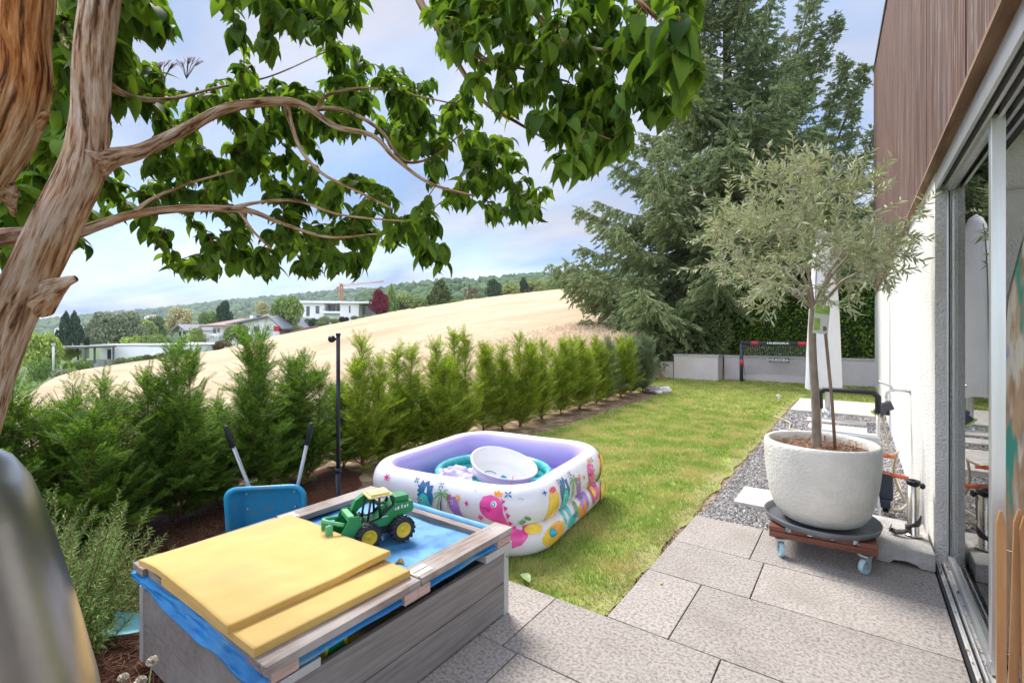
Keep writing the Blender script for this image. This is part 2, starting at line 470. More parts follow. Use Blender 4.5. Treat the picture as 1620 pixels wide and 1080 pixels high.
def sheet(name, poly, z, mat, kind='structure'):
    bm = bmesh.new()
    vs = [bm.verts.new((x, y, z)) for x, y in poly]
    es = [bm.edges.new((vs[i], vs[(i + 1) % len(vs)])) for i in range(len(vs))]
    bmesh.ops.triangle_fill(bm, edges=es, use_beauty=True)
    bmesh.ops.recalc_face_normals(bm, faces=bm.faces)
    for f in bm.faces:
        if f.normal.z < 0: f.normal_flip()
    me = bpy.data.meshes.new(name); bm.to_mesh(me); bm.free(); me.materials.append(mat)
    o = link(name, me); tag(o, kind=kind); return o
sheet('flower_bed', [(-5.1, -3), (2.5, -3), (2.5, 24), (-5.1, 24)], -0.040, m_soil)
sheet('mulch_bed', wavy([(-4.7, -2.0), (-1.75, -2.0), (-1.75, 2.2), (-3.3, 2.3), (-4.2, 3.2), (-4.7, 3.2)], amp=0.08), -0.032, m_mulch)
lawn_poly = wavy([(-2.9, YS + .0), (XL - .03, YS + .02), (XL - .03, 12.2), (2.3, 12.2), (2.3, 15.9), (-4.9, 15.9), (-4.9, 12.0), (-3.75, 11.2), (-3.75, 3.6), (-3.3, 2.7)], amp=0.05, seed=3)
sheet('lawn', lawn_poly, -0.022, m_lawn)

# grass blades: a carpet nobody could count
m_blade = leafmat('grass_blade', (0.19, 0.29, 0.045), (0.42, 0.53, 0.13), trans=0.38, rough=0.6, spec=0.25, cn=(0.55, 0.50, 0.19), nscale=2.6)
def in_poly(x, y, poly):
    p = np.asarray(poly); n = len(p); ins = np.zeros(len(x), dtype=bool); j = n - 1
    for i in range(n):
        xi, yi = p[i]; xj, yj = p[j]
        c = ((yi > y) != (yj > y)) & (x < (xj - xi) * (y - yi) / (yj - yi + 1e-12) + xi)
        ins ^= c; j = i
    return ins
def make_grass():
    Vs = []; Fs = []; off = 0
    for (y0, y1, n, h, w) in [(2.2, 4.2, 60000, .034, .0034), (4.2, 6.5, 46000, .034, .005), (6.5, 9.5, 36000, .036, .008), (9.5, 16.0, 34000, .040, .016)]:
        x = RNG.uniform(-4.9, 2.3 if y1 > 12 else XL + .03, n); y = RNG.uniform(y0, y1, n)
        # thin, patchy growth towards the dry rim
        k = in_poly(x, y, lawn_poly)
        pn = np.array([mnoise.noise(Vector((a * 2.3, b * 2.3, 4))) + 0.5 * mnoise.noise(Vector((a * 8, b * 8, 1))) for a, b in zip(x, y)])
        rim = np.minimum(np.abs(x - XL), np.where(y < 11.5, np.abs(x + 3.75), 1))
        k &= (RNG.uniform(size=n) < np.clip(0.10 + rim * 4.5 + pn * 0.9, 0.05, 1))
        k &= ~((x > -3.05) & (x < -1.9) & (y > 2.75) & (y < 3.95))
        x = x[k]; y = y[k]; n = len(x); pn = pn[k]
        a = RNG.uniform(0, 2 * pi, n); hh = h * RNG.uniform(0.5, 1.35, n) * (1 + 0.3 * pn); ww = w * RNG.uniform(0.7, 1.3, n)
        lean = RNG.uniform(0.1, 0.95, n) * hh; la = RNG.uniform(0, 2 * pi, n)
        b1 = np.stack([x + np.cos(a) * ww, y + np.sin(a) * ww, np.full(n, -0.024)], 1)
        b2 = np.stack([x - np.cos(a) * ww, y - np.sin(a) * ww, np.full(n, -0.024)], 1)
        tp = np.stack([x + np.cos(la) * lean, y + np.sin(la) * lean, -0.024 + hh], 1)
        Vs.append(np.stack([b1, b2, tp], 1).reshape(-1, 3)); Fs.append(np.arange(3 * n).reshape(-1, 3) + off); off += 3 * n
    tag(np_mesh('grass', np.concatenate(Vs), np.concatenate(Fs), m_blade), kind='stuff')
make_grass()

# stray straw and cut grass along the lawn rim and mulch fibres
def straw(name, n, area, z, col1, col2, L, w, kind='stuff'):
    x = RNG.uniform(area[0], area[1], n); y = RNG.uniform(area[2], area[3], n); a = RNG.uniform(0, pi, n)
    d = np.stack([np.cos(a), np.sin(a), RNG.uniform(-.15, .25, n)], 1)
    T = np.array([(-1, 0, 0), (1, 0, 0), (1, 1, .15), (-1, 1, .15), (0, .5, .35)], dtype=float); TF = np.array([(0, 1, 4), (1, 2, 4), (2, 3, 4), (3, 0, 4)])
    V, F = batch(T, TF, frames(d), np.stack([x, y, np.full(n, z)], 1), np.stack([np.full(n, w), L * RNG.uniform(.4, 1.2, n), np.full(n, w * 2)], 1))
    return tag(np_mesh(name, V, F, leafmat(name + '_mat', col1, col2, trans=0)), kind=kind)
straw('dry_grass', 5000, (XL - .16, XL + .005, 2.3, 11.5), -0.018, (0.35, 0.25, 0.13), (0.6, 0.46, 0.28), .04, .0012)
straw('mulch_fibres', 9000, (-4.4, -2.3, .0, 2.1), -0.026, (0.05, 0.018, 0.01), (0.30, 0.13, 0.07), .07, .0016)
straw('needle_litter', 2500, (-4.0, -3.4, 3.0, 11.0), -0.02, (0.22, 0.12, 0.07), (0.45, 0.33, 0.2), .06, .002)

# terrace slabs
m_slab = surf('granite_slab', (0.22, 0.188, 0.165), (0.43, 0.392, 0.358), scale=64.0, rough=0.85, bump=0.4, bscale=180, bdist=0.004, detail=10, lo=0.36, hi=0.56, c3=(0.25, 0.22, 0.19), c3scale=2.2, c3lo=0.50, c3hi=0.9, spec=0.3, island=0.10)
def speckle(m, col=(0.06, 0.052, 0.045), scale=210, thr=(0.26, 0.33), amt=1.0):
    """dark mineral grains and lichen flecks mixed over the stone colour"""
    nt = m.node_tree; b = [n for n in nt.nodes if n.type == 'BSDF_PRINCIPLED'][0]
    src = b.inputs['Base Color'].links[0].from_socket
    tc = N(nt, 'ShaderNodeTexCoord'); n1 = N(nt, 'ShaderNodeTexNoise'); n1.inputs['Scale'].default_value = scale; n1.inputs['Detail'].default_value = 3
    nt.links.new(tc.outputs['Object'], n1.inputs['Vector'])
    n2 = N(nt, 'ShaderNodeTexNoise'); n2.inputs['Scale'].default_value = 3.5; n2.inputs['Detail'].default_value = 4; nt.links.new(tc.outputs['Object'], n2.inputs['Vector'])
    ad = N(nt, 'ShaderNodeMath', operation='MULTIPLY_ADD'); ad.inputs[1].default_value = 0.42; nt.links.new(n2.outputs['Fac'], ad.inputs[0]); nt.links.new(n1.outputs['Fac'], ad.inputs[2])
    r = N(nt, 'ShaderNodeValToRGB'); r.color_ramp.elements[0].position = thr[0] + .33; r.color_ramp.elements[1].position = thr[1] + .36
    r.color_ramp.elements[0].color = (0, 0, 0, 1); r.color_ramp.elements[1].color = (amt, amt, amt, 1)
    r.color_ramp.elements[1].position = min(0.99, r.color_ramp.elements[1].position)
    nt.links.new(ad.outputs[0], r.inputs[0])
    mx = N(nt, 'ShaderNodeMix', data_type='RGBA'); nt.links.new(r.outputs[0], mx.inputs[0]); nt.links.new(src, mx.inputs[6]); mx.inputs[7].default_value = c4(col)
    nt.links.new(mx.outputs[2], b.inputs['Base Color'])
speckle(m_slab, (0.12, 0.10, 0.085), 170, (0.46, 0.53), 0.7)
m_joint = surf('joint_sand', (0.02, 0.014, 0.01), (0.10, 0.055, 0.035), scale=60, rough=1, spec=0.05)
mb = MB()
XR = 0.385
rows = [(3.38, YT, [XL, -.56, XR]), (2.88, 3.38, [XL, -.475, XR]), (2.275, 2.88, [XL, -.727, XR]),
        (1.78, 2.275, [-2.17, -1.335, -.492, XR]), (1.28, 1.78, [-2.0, -1.25, -.95+.02, -.10, XR]), (.70, 1.28, [-1.7, -1.1, -.3, XR]), (.1, .70, [-1.9, -1.1, -.3, XR]), (-1.0, .1, [-1.9, -.7, XR])]
for y0, y1, xs in rows:
    for a, b in zip(xs[:-1], xs[1:]):
        mb.box((a + .003, y0 + .003, -.05), (b - .003, y1 - .003, 0.0 + random.uniform(-.0008, .0008)), 0, bev=.003)
mb.box((-2.17, -1.0, -.06), (XR, 2.27, -.014), 1); mb.box((XL + .002, 2.2701, -.06), (XR, YT - .004, -.014), 1)
tag(mb.build('terrace', [m_slab, m_joint]), kind='structure')

# gravel strip and the path slabs in it
m_gravel = leafmat('gravel_stone', (0.16, 0.15, 0.155), (0.62, 0.59, 0.57), trans=0, rough=0.8)
m_gbase = surf('gravel_base', (0.14, 0.13, 0.125), (0.40, 0.38, 0.36), scale=55, rough=0.9, bump=1, bscale=60, bdist=.02)
sheet('gravel_strip', [(XL + .015, YT), (2.0, YT), (2.0, 12.0), (XL + .015, 12.0)], -0.034, m_gbase)
def make_gravel():
    n = 21000
    q = RNG.uniform(size=n) ** 1.5
    y = YT + .01 + q * 8.0; x = RNG.uniform(XL + .0, .41, n)
    s = RNG.uniform(.005, .012, n) * (1 + (y - 4) * .12)
    T = np.array([(1, 0, 0), (.3, .9, .1), (-.8, .6, -.1), (-.9, -.5, .1), (.2, -1, -.05), (.1, .1, .7), (0, 0, -.7)], dtype=float)
    TF = [(i, (i + 1) % 5, 5) for i in range(5)] + [((i + 1) % 5, i, 6) for i in range(5)]
    R = frames(rnd_dir(n), rnd_dir(n))
    V, F = batch(T, np.array(TF), R, np.stack([x, y, -0.026 + s * .5], 1), s[:, None] * RNG.uniform(.6, 1.2, (n, 3)))
    tag(np_mesh('gravel', V, F, m_gravel), kind='stuff')
make_gravel()
m_pslab = surf('path_concrete', (0.46, 0.43, 0.40), (0.62, 0.58, 0.54), scale=9, rough=0.9, bump=.3, bscale=90, bdist=.005)
mb = MB()
for (x0, x1, y0, y1, t) in [(-.86, -.38, 4.45, 4.95, .0), (-.92, .16, 6.75, 7.35, .03), (-.92, .16, 7.36, 7.95, .03), (-.62, .12, 8.6, 9.0, .0), (-.68, .12, 9.25, 9.6, .0), (-1.0, .38, 10.2, 12.1, .02)]:
    mb.box((x0, y0, -.03), (x1, y1, t + .004), 0, bev=.004)
tag(mb.build('path', m_pslab), kind='structure')

# wheat stalks near the hedge
def make_wheat():
    n = 12000
    q = RNG.uniform(size=n)
    x = -5.6 - q ** 1.8 * 4.5; y = RNG.uniform(-1, 22, n) * (1 + q * .4)
    z = np.array([terrain(a, b)[0] for a, b in zip(x, y)])
    h = RNG.uniform(.10, .22, n) * (1 - .6 * q); a = RNG.uniform(0, 2 * pi, n); w = .006 * (1 + q * 1.6)
    lx = RNG.uniform(-.08, .08, n); ly = RNG.uniform(-.08, .08, n)
    b1 = np.stack([x + np.cos(a) * w, y + np.sin(a) * w, z], 1); b2 = np.stack([x - np.cos(a) * w, y - np.sin(a) * w, z], 1)
    t1 = np.stack([x + lx + np.cos(a) * w * 1.6, y + ly + np.sin(a) * w * 1.6, z + h], 1); t2 = np.stack([x + lx - np.cos(a) * w * 1.6, y + ly - np.sin(a) * w * 1.6, z + h], 1)
    V = np.stack([b1, b2, t2, t1], 1).reshape(-1, 3)
    tag(np_mesh('wheat_stalks', V, np.arange(4 * n).reshape(-1, 4), leafmat('wheat_stalk', (0.62, 0.48, 0.33), (0.80, 0.66, 0.50), trans=.25)), kind='stuff')
make_wheat()

# ---------------------------------------------------------------- forested hills
m_hill = surf('hill_ground', (0.05, 0.085, 0.03), (0.13, 0.17, 0.07), scale=.01, rough=1, c3=(0.42, 0.36, 0.22), c3scale=.006, c3lo=.55, c3hi=.6, spec=.05)
def hill(name, ridge, D0, D1, z0):
    cols = np.linspace(ridge[0][0], ridge[-1][0], 60); V = []; F = []
    rows_ = [0, .2, .4, .6, .8, 1.0, 1.12, 1.35]
    ys = np.interp(cols, [p for p, y in ridge], [y for p, y in ridge])
    for px, y in zip(cols, ys):
        for t in rows_:
            D = D0 + (D1 - D0) * t; zr = zat(y, D1)
            z = z0 + (zr - z0) * (t if t <= 1 else 1 - (t - 1) * 1.2)
            p = P(px, 525, D); V.append((p.x, p.y, z + 3 * mnoise.noise(Vector((p.x * .006, p.y * .006, 0)))))
    n = len(rows_)
    for i in range(len(cols) - 1):
        for k in range(n - 1):
            a = i * n + k; F.append((a, a + n, a + n + 1, a + 1))
    tag(np_mesh(name, V, F, m_hill, smooth=True), kind='structure')
    def at(px, t):
        y = np.interp(px, [p for p, _ in ridge], [q for _, q in ridge]); D = D0 + (D1 - D0) * t
        p = P(px, 525, D); return (p.x, p.y, z0 + (zat(y, D1) - z0) * t + 3 * mnoise.noise(Vector((p.x * .006, p.y * .006, 0))))
    return at
ico = bmesh.new(); bmesh.ops.create_icosphere(ico, subdivisions=2, radius=1)
ico_v = np.array([v.co[:] for v in ico.verts]); ico_f = np.array([[v.index for v in f.verts] for f in ico.faces]); ico.free()
def lumps(seed, squash=1.0, amp=.35):
    return np.array([np.array(v) * (1 + amp * mnoise.noise(Vector(v) * 2.1 + Vector((seed, 0, 0)))) for v in ico_v]) * np.array([1, 1, squash])
cone_t = [];
for lv, (r, z) in enumerate([(1.0, -.9), (.45, -.3), (.75, -.35), (.3, .3), (.5, .25), (0.02, 1.3)]):
    for k in range(7):
        a = 2 * pi * (k + .5 * (lv % 2)) / 7; q = 1 + .25 * sin(k * 2.3 + lv); cone_t.append((r * q * cos(a), r * q * sin(a), z))
cone_f = [(l * 7 + k, l * 7 + (k + 1) % 7, (l + 1) * 7 + (k + 1) % 7) for l in range(5) for k in range(7)] + [(l * 7 + k, (l + 1) * 7 + (k + 1) % 7, (l + 1) * 7 + k) for l in range(5) for k in range(7)]
cone_t = np.array(cone_t); cone_f = np.array(cone_f)
def forest(name, at, n, pxr, tr, size, mat, conf=.25):
    Vs = []; Fs = []; off = 0
    px = RNG.uniform(pxr[0], pxr[1], n); t = RNG.uniform(tr[0], tr[1], n)
    pos = np.array([at(a, b) for a, b in zip(px, t)])
    kind = RNG.uniform(size=n)
    for s in range(5):
        if s < 4: k = (kind > conf) & ((np.arange(n) % 4) == s); T, TF = lumps(s * 3.3, 1.1), ico_f
        else: k = kind <= conf; T, TF = cone_t, cone_f
        m = int(k.sum())
        if not m: continue
        sz = size * RNG.uniform(.6, 1.25, m)
        a = RNG.uniform(0, 2 * pi, m); d = np.stack([np.cos(a), np.sin(a), np.zeros(m)], 1)
        S = np.stack([sz, sz, sz * (1.0 if s < 4 else 1.15)], 1) * (1 if s < 4 else .8)
        V, F = batch(T, TF, frames(d), pos[k] + np.stack([np.zeros(m), np.zeros(m), sz * .6], 1), S)
        Vs.append(V); Fs.append(F + off); off += len(V)
    tag(np_mesh(name, np.concatenate(Vs), np.concatenate(Fs), mat, smooth=True), kind='stuff')
m_far = leafmat('far_forest', (0.03, 0.065, 0.025), (0.10, 0.16, 0.055), trans=0, rough=.9, spec=.1)
m_near = leafmat('near_forest', (0.03, 0.065, 0.022), (0.09, 0.14, 0.045), trans=0, rough=.9, spec=.1)
at_a = hill('hill', [(-500, 524), (-100, 519), (52, 513), (155, 501), (272, 492), (363, 480), (420, 474), (516, 466), (600, 462), (700, 458), (800, 452), (1000, 445), (1500, 440)], 500, 1500, -25)
forest('far_forest', at_a, 5200, (-120, 1000), (.55, 1.0), 8.5, m_far, .3)
forest('valley_trees', at_a, 1100, (-100, 700), (.0, .55), 9, leafmat('valley_leaf', (0.04, 0.08, 0.025), (0.14, 0.19, 0.07), trans=0, rough=.9, spec=.1), .1)
at_b = hill('wooded_hill', [(540, 490), (580, 474), (640, 461), (700, 452), (773, 448), (889, 439), (1000, 436), (1500, 430)], 300, 700, 8)
forest('hill_forest', at_b, 2600, (570, 1150), (.1, 1.0), 6.5, m_near, .22)
# ================================================================ THE HOUSE
m_plaster = surf('white_roughcast', (0.80, 0.775, 0.735), (0.88, 0.865, 0.83), scale=6, rough=0.95, bump=1.0, bscale=70, bdist=.02, c3=(0.62, 0.57, 0.50), c3scale=1.1, c3lo=.62, c3hi=.8, spec=.15)
m_room = surf('room_plaster', (0.80, 0.77, 0.74), (0.86, 0.84, 0.81), scale=12, rough=.95, bump=.7, bscale=90, bdist=.01)
m_ceil = surf('ceiling_paint', (0.70, 0.66, 0.60), rough=.9)
m_floor = surf('parquet', (0.48, 0.38, 0.28), (0.56, 0.45, 0.34), scale=6, rough=.5, stretch=(1, 8, 1))
m_alu = surf('brushed_aluminium', (0.62, 0.63, 0.64), (0.70, 0.71, 0.72), scale=30, rough=.38, metal=.85, stretch=(1, 1, .05))
m_dark = surf('dark_gasket', (0.02, 0.02, 0.022), rough=.6)
def cladmat():
    m, nt = newmat('weathered_cladding')
    out = N(nt, 'ShaderNodeOutputMaterial'); b = N(nt, 'ShaderNodeBsdfPrincipled'); nt.links.new(b.outputs[0], out.inputs[0])
    b.inputs['Roughness'].default_value = .8; b.inputs['Specular IOR Level'].default_value = .25
    tc = N(nt, 'ShaderNodeTexCoord')
    def nz(sc, st, det=8):
        mp = N(nt, 'ShaderNodeMapping'); mp.inputs['Scale'].default_value = st; nt.links.new(tc.outputs['Object'], mp.inputs[0])
        n = N(nt, 'ShaderNodeTexNoise'); n.inputs['Scale'].default_value = sc; n.inputs['Detail'].default_value = det; n.inputs['Roughness'].default_value = .65
        nt.links.new(mp.outputs[0], n.inputs['Vector']); return n
    n1 = nz(42, (1, 1, .03)); n2 = nz(2.2, (1, 1, .35), 4); n3 = nz(14, (1, 1, .12))
    r = N(nt, 'ShaderNodeValToRGB'); e = r.color_ramp.elements
    e[0].position = .30; e[0].color = (.035, .024, .021, 1); e[1].position = .68; e[1].color = (.30, .255, .235, 1)
    k = e.new(.45); k.color = (.10, .062, .05, 1); k = e.new(.56); k.color = (.17, .11, .092, 1)
    nt.links.new(n1.outputs['Fac'], r.inputs[0])
    r2 = N(nt, 'ShaderNodeValToRGB'); r2.color_ramp.elements[0].color = (.92, .74, .64, 1); r2.color_ramp.elements[1].color = (1.0, 1.0, 1.06, 1)
    r2.color_ramp.elements[0].position = .35; r2.color_ramp.elements[1].position = .65
    nt.links.new(n2.outputs['Fac'], r2.inputs[0])
    mx = N(nt, 'ShaderNodeMix', data_type='RGBA', blend_type='MULTIPLY'); mx.inputs[0].default_value = 1
    nt.links.new(r.outputs[0], mx.inputs[6]); nt.links.new(r2.outputs[0], mx.inputs[7])
    r3 = N(nt, 'ShaderNodeValToRGB'); r3.color_ramp.elements[0].position = .6; r3.color_ramp.elements[1].position = .72
    nt.links.new(n3.outputs['Fac'], r3.inputs[0])
    m2 = N(nt, 'ShaderNodeMix', data_type='RGBA'); nt.links.new(r3.outputs[0], m2.inputs[0]); nt.links.new(mx.outputs[2], m2.inputs[6]); m2.inputs[7].default_value = (.33, .28, .26, 1)
    nt.links.new(m2.outputs[2], b.inputs['Base Color'])
    bp = N(nt, 'ShaderNodeBump'); bp.inputs['Strength'].default_value = .7; bp.inputs['Distance'].default_value = .006
    nt.links.new(n1.outputs['Fac'], bp.inputs['Height']); nt.links.new(bp.outputs[0], b.inputs['Normal'])
    return m
m_clad = cladmat()
def glassmat(name, ior=1.6, tint=(.86, .9, .88)):
    m, nt = newmat(name)
    out = N(nt, 'ShaderNodeOutputMaterial'); t = N(nt, 'ShaderNodeBsdfTransparent'); g = N(nt, 'ShaderNodeBsdfGlossy')
    t.inputs[0].default_value = c4(tint); g.inputs['Roughness'].default_value = .0; g.inputs[0].default_value = (.95, .97, .96, 1)
    f = N(nt, 'ShaderNodeFresnel'); f.inputs[0].default_value = ior; ms = N(nt, 'ShaderNodeMixShader')
    nt.links.new(f.outputs[0], ms.inputs[0]); nt.links.new(t.outputs[0], ms.inputs[1]); nt.links.new(g.outputs[0], ms.inputs[2]); nt.links.new(ms.outputs[0], out.inputs[0])
    return m
m_glass = glassmat('window_glass')
YE = 16.4; YO = 4.03; ZB = 2.475
house = thing('house', 'white roughcast house with weathered brown board cladding above and an open sliding glass door', 'house', (XW, 0, 0))
house['label'] = 'white rendered house with weathered wooden cladding and sliding glass door'
def hb(name, boxes, mats, parent=house, bev=0):
    mb = MB()
    for b in boxes: mb.box((b[0] - XW, b[1], b[2]), (b[3] - XW, b[4], b[5]), b[6] if len(b) > 6 else 0, bev)
    return mb.build(name, mats, parent)
hb('wall', [(XW, YO, -.1, .64, YE, ZB + .02), (XW - .012, 15.6, -.1, XW - .001, YE, ZB)], m_plaster)
hb('room_wall', [(.641, 4.08, .0, 6.0, 4.3, 2.62)], m_room)
hb('ceiling', [(.62, -2, 2.62, 1.15, 4.3, 2.7), (.655, 4.05, 2.30, 3.0, 4.079, 2.315, 0)], m_ceil)  # ceiling cut short for light: room left open to the sky beyond it
hb('floor', [(.60, -2, -.1, 6.0, 4.3, .012)], m_floor)
# cladding: broad vertical boards, each its own strip of wood, sloping top edge
cl = MB()
top = lambda y: 8.55 - .29 * (16.4 - y)
edges = [16.4, 15.2, 14.0, 12.6, 11.2, 9.8, 8.9]
edges = [16.4, 14.6, 11.9, 9.2, 6.4, 4.13, 2.75, 1.6, .4, -.9, -2.2]
for i in range(len(edges) - 1):
    y1, y0 = edges[i], edges[i + 1]
    off = random.uniform(-.004, .004)
    x = -.03 + off
    poly = [(y0 + .004, ZB), (y1 - .004, ZB), (y1 - .004, top(y1)), (y0 + .004, top(y0))]
    vs = [(x, a, b) for a, b in poly] + [(x + .022, a, b) for a, b in poly]
    cl.add(vs, [(0, 1, 2, 3), (7, 6, 5, 4), (0, 4, 5, 1), (1, 5, 6, 2), (2, 6, 7, 3), (3, 7, 4, 0)])
cl.build('cladding', m_clad, house)
hb('upper_wall', [(XW - .004, -2.2, ZB + .022, .7, 16.39, 3.0)], m_dark)
rim = MB()
ya, yb = 16.45, -2.2
vs = [(-.05, ya, top(ya) - .03), (-.05, yb, top(yb) - .03), (-.05, yb, top(yb) + .05), (-.05, ya, top(ya) + .05)]
vs += [(5, y, z) for _, y, z in vs]
rim.add(vs, [(0, 1, 2, 3), (7, 6, 5, 4), (3, 2, 6, 7), (1, 0, 4, 5), (0, 3, 7, 4), (2, 1, 5, 6)])
rim.build('roof_edge', surf('roof_metal', (.05, .04, .035), rough=.5), house)
hb('cladding_end', [(XW - .034, 16.4, ZB, .9, 16.43, 8.5)], m_clad)
m_trim = surf('trim_wood', (0.16, 0.085, 0.05), (0.30, 0.19, 0.12), scale=20, rough=.8, stretch=(1, .1, 1), bump=.4)
hb('drip_board', [(XW - .045, -2.2, ZB - .022, XW + .02, 16.4, ZB - .001)], m_trim)
hb('lintel', [(XW + .005, -2.2, 2.435, .62, YO - .001, ZB - .024)], surf('lintel_plaster', (.55, .48, .40), (.62, .55, .47), scale=14, rough=.9, bump=.5))
dr = hb('sliding_door', [], m_alu) if False else None
mb = MB()
def db(lo, hi, mi=0, bev=0): mb.box((lo[0] - XW, lo[1], lo[2]), (hi[0] - XW, hi[1], hi[2]), mi, bev)
yd = YO - .002
# head track: four silver rails with dark slots between them
db((.405, -2, 2.375), (.585, yd, 2.434), 1)
for k, x in enumerate((.402, .440, .478, .516, .554)):
    db((x, -2, 2.345), (x + .014, yd - .001, 2.436), 0)
# jamb against the reveal
db((.452, yd - .018, .02), (.462, yd, 2.345), 0); db((.4625, yd - .03, .02), (.468, yd, 2.345), 1)
door_frame = mb.build('door_frame', [m_alu, m_dark], house)
mb = MB()
db((.388, -2, -.03), (.402, yd, .006), 1)
db((.4025, -2, -.03), (.585, yd, .008), 2)
for x in (.41, .432, .470, .500, .545): db((x, -2, .0085), (x + .006, yd - .04, .024), 2)
for x in (.422, .486, .52): db((x, -2, .0086), (x + .008, yd - .04, .0105), 1)
m_track = surf('worn_track', (.55, .54, .52), (.72, .71, .69), scale=18, rough=.5, metal=.3, c3=(.25, .18, .12), c3scale=9, c3lo=.6, c3hi=.66)
mb.build('floor_track', [m_alu, m_dark, m_track], house)
mb = MB()
YP = 2.84
db((.455, YP - .035, .025), (.500, YP + .012, 2.36), 0, .003)
db((.455, YP + .012, .025), (.49, yd - .05, .07), 0, .002); db((.455, YP + .012, 2.32), (.49, yd - .05, 2.36), 0, .002)
db((.460, YP + .0125, .07), (.466, YP + .02, 2.32), 1)
db((.45, YP - .04, .018), (.502, YP + .03, .075), 0, .004)
sd = mb.build('sliding_door', [m_alu, m_dark], house)
mb = MB(); db((.470, YP + .011, .07), (.476, yd - .052, 2.32), 0)
mb.build('glass', m_glass, sd)
# dead leaves and grit swept into the track
n = 160
x = RNG.uniform(.404, .57, n); y = YO - .05 - RNG.uniform(size=n) ** 2.2 * 2.2
T = np.array([(-.5, 0, 0), (.5, 0, .1), (.1, 1, .3), (0, -.6, .2)]); TF = np.array([(0, 1, 2), (1, 0, 3)])
V, F = batch(T, TF, frames(rnd_dir(n) * np.array([1, 1, .3])), np.stack([x, y, np.full(n, .020)], 1), RNG.uniform(.004, .018, n))
tag(np_mesh('dead_leaves', V, F, leafmat('dead_leaf', (.12, .05, .02), (.50, .33, .18), trans=.1)), kind='stuff')

# painted board and picket roll standing inside the doorway
m_paint = None
def paintboard():
    m, nt = newmat('flaked_paint')
    out = N(nt, 'ShaderNodeOutputMaterial'); b = N(nt, 'ShaderNodeBsdfPrincipled'); nt.links.new(b.outputs[0], out.inputs[0]); b.inputs['Roughness'].default_value = .75
    tc = N(nt, 'ShaderNodeTexCoord')
    def nz(sc, st, det=6, loc=0):
        mp = N(nt, 'ShaderNodeMapping'); mp.inputs['Scale'].default_value = st; mp.inputs['Location'].default_value = (loc, loc, 0); nt.links.new(tc.outputs['Object'], mp.inputs[0])
        n = N(nt, 'ShaderNodeTexNoise'); n.inputs['Scale'].default_value = sc; n.inputs['Detail'].default_value = det; nt.links.new(mp.outputs[0], n.inputs['Vector']); return n
    wood = N(nt, 'ShaderNodeValToRGB'); wood.color_ramp.elements[0].position = .35; wood.color_ramp.elements[0].color = (.38, .22, .11, 1); wood.color_ramp.elements[1].position = .65; wood.color_ramp.elements[1].color = (.62, .43, .27, 1)
    nt.links.new(nz(30, (1, 1, .08)).outputs['Fac'], wood.inputs[0]); cur = wood.outputs[0]
    for i, (colr, sc, st, lo) in enumerate([((.72, .66, .56), 11, (1.8, 1, .22), .47), ((.07, .36, .28), 9, (2.2, 1, .20), .55), ((.40, .46, .58), 16, (2.0, 1, .25), .62)]):
        r = N(nt, 'ShaderNodeValToRGB'); r.color_ramp.elements[0].position = lo; r.color_ramp.elements[1].position = lo + .06
        nt.links.new(nz(sc, st, 7, i * 5.3).outputs['Fac'], r.inputs[0])
        mx = N(nt, 'ShaderNodeMix', data_type='RGBA'); nt.links.new(r.outputs[0], mx.inputs[0]); nt.links.new(cur, mx.inputs[6]); mx.inputs[7].default_value = c4(colr); cur = mx.outputs[2]
    nt.links.new(cur, b.inputs['Base Color']); return m
m_paint = paintboard()
left = [(.0, .012), (.0, .4), (-.005, .9), (.005, 1.25), (.035, 1.62), (.08, 1.86), (.15, 2.06), (.24, 2.2)]
out_ = [(x, z) for x, z in left] + [(.68 - x, z) for x, z in reversed(left)]
mb = MB()
M = Matrix.Translation((.535, 3.16, 0)) @ Matrix.Rotation(radians(90), 4, 'X')
mb.prism(out_, -.02, .02, 0, M)
tag(mb.build('painted_board', m_paint), 'tall round-topped wooden board with flaking teal and white paint standing inside the doorway', 'board')
m_pick = surf('picket_wood', (.30, .14, .05), (.50, .27, .11), scale=16, rough=.6, stretch=(1, 1, .08), bump=.3)
m_wire = surf('wire', (.3, .3, .3), rough=.4, metal=.8)
pf = thing('picket_fence', 'rolled fence of pointed brown wooden pickets standing in the doorway', 'picket fence', (.492, 2.60, .026))
for i in range(10):
    x = i * .033 - .055; w = .027; h = .76 - (.0 if i % 2 else .02) + random.uniform(-.012, .012)
    mb = MB(); Mp = Matrix.Translation((x, .02 * (i % 2) - i * .008, 0)) @ Matrix.Rotation(radians(90), 4, 'X') @ Matrix.Rotation(radians(random.uniform(-1.5, 1.5)), 4, 'Z')
    mb.prism([(0, 0), (w, 0), (w, h - .05), (w * .62, h), (w * .38, h), (0, h - .05)], -.009, .009, 0, Mp)
    mb.build('picket', m_pick, pf)
mb = MB()
for z in (.18, .58): mb.tube([(-.05, .028, z), (.1, .012, z), (.3, -.04, z)], .0018, 6)
mb.build_each('wire', m_wire, pf)
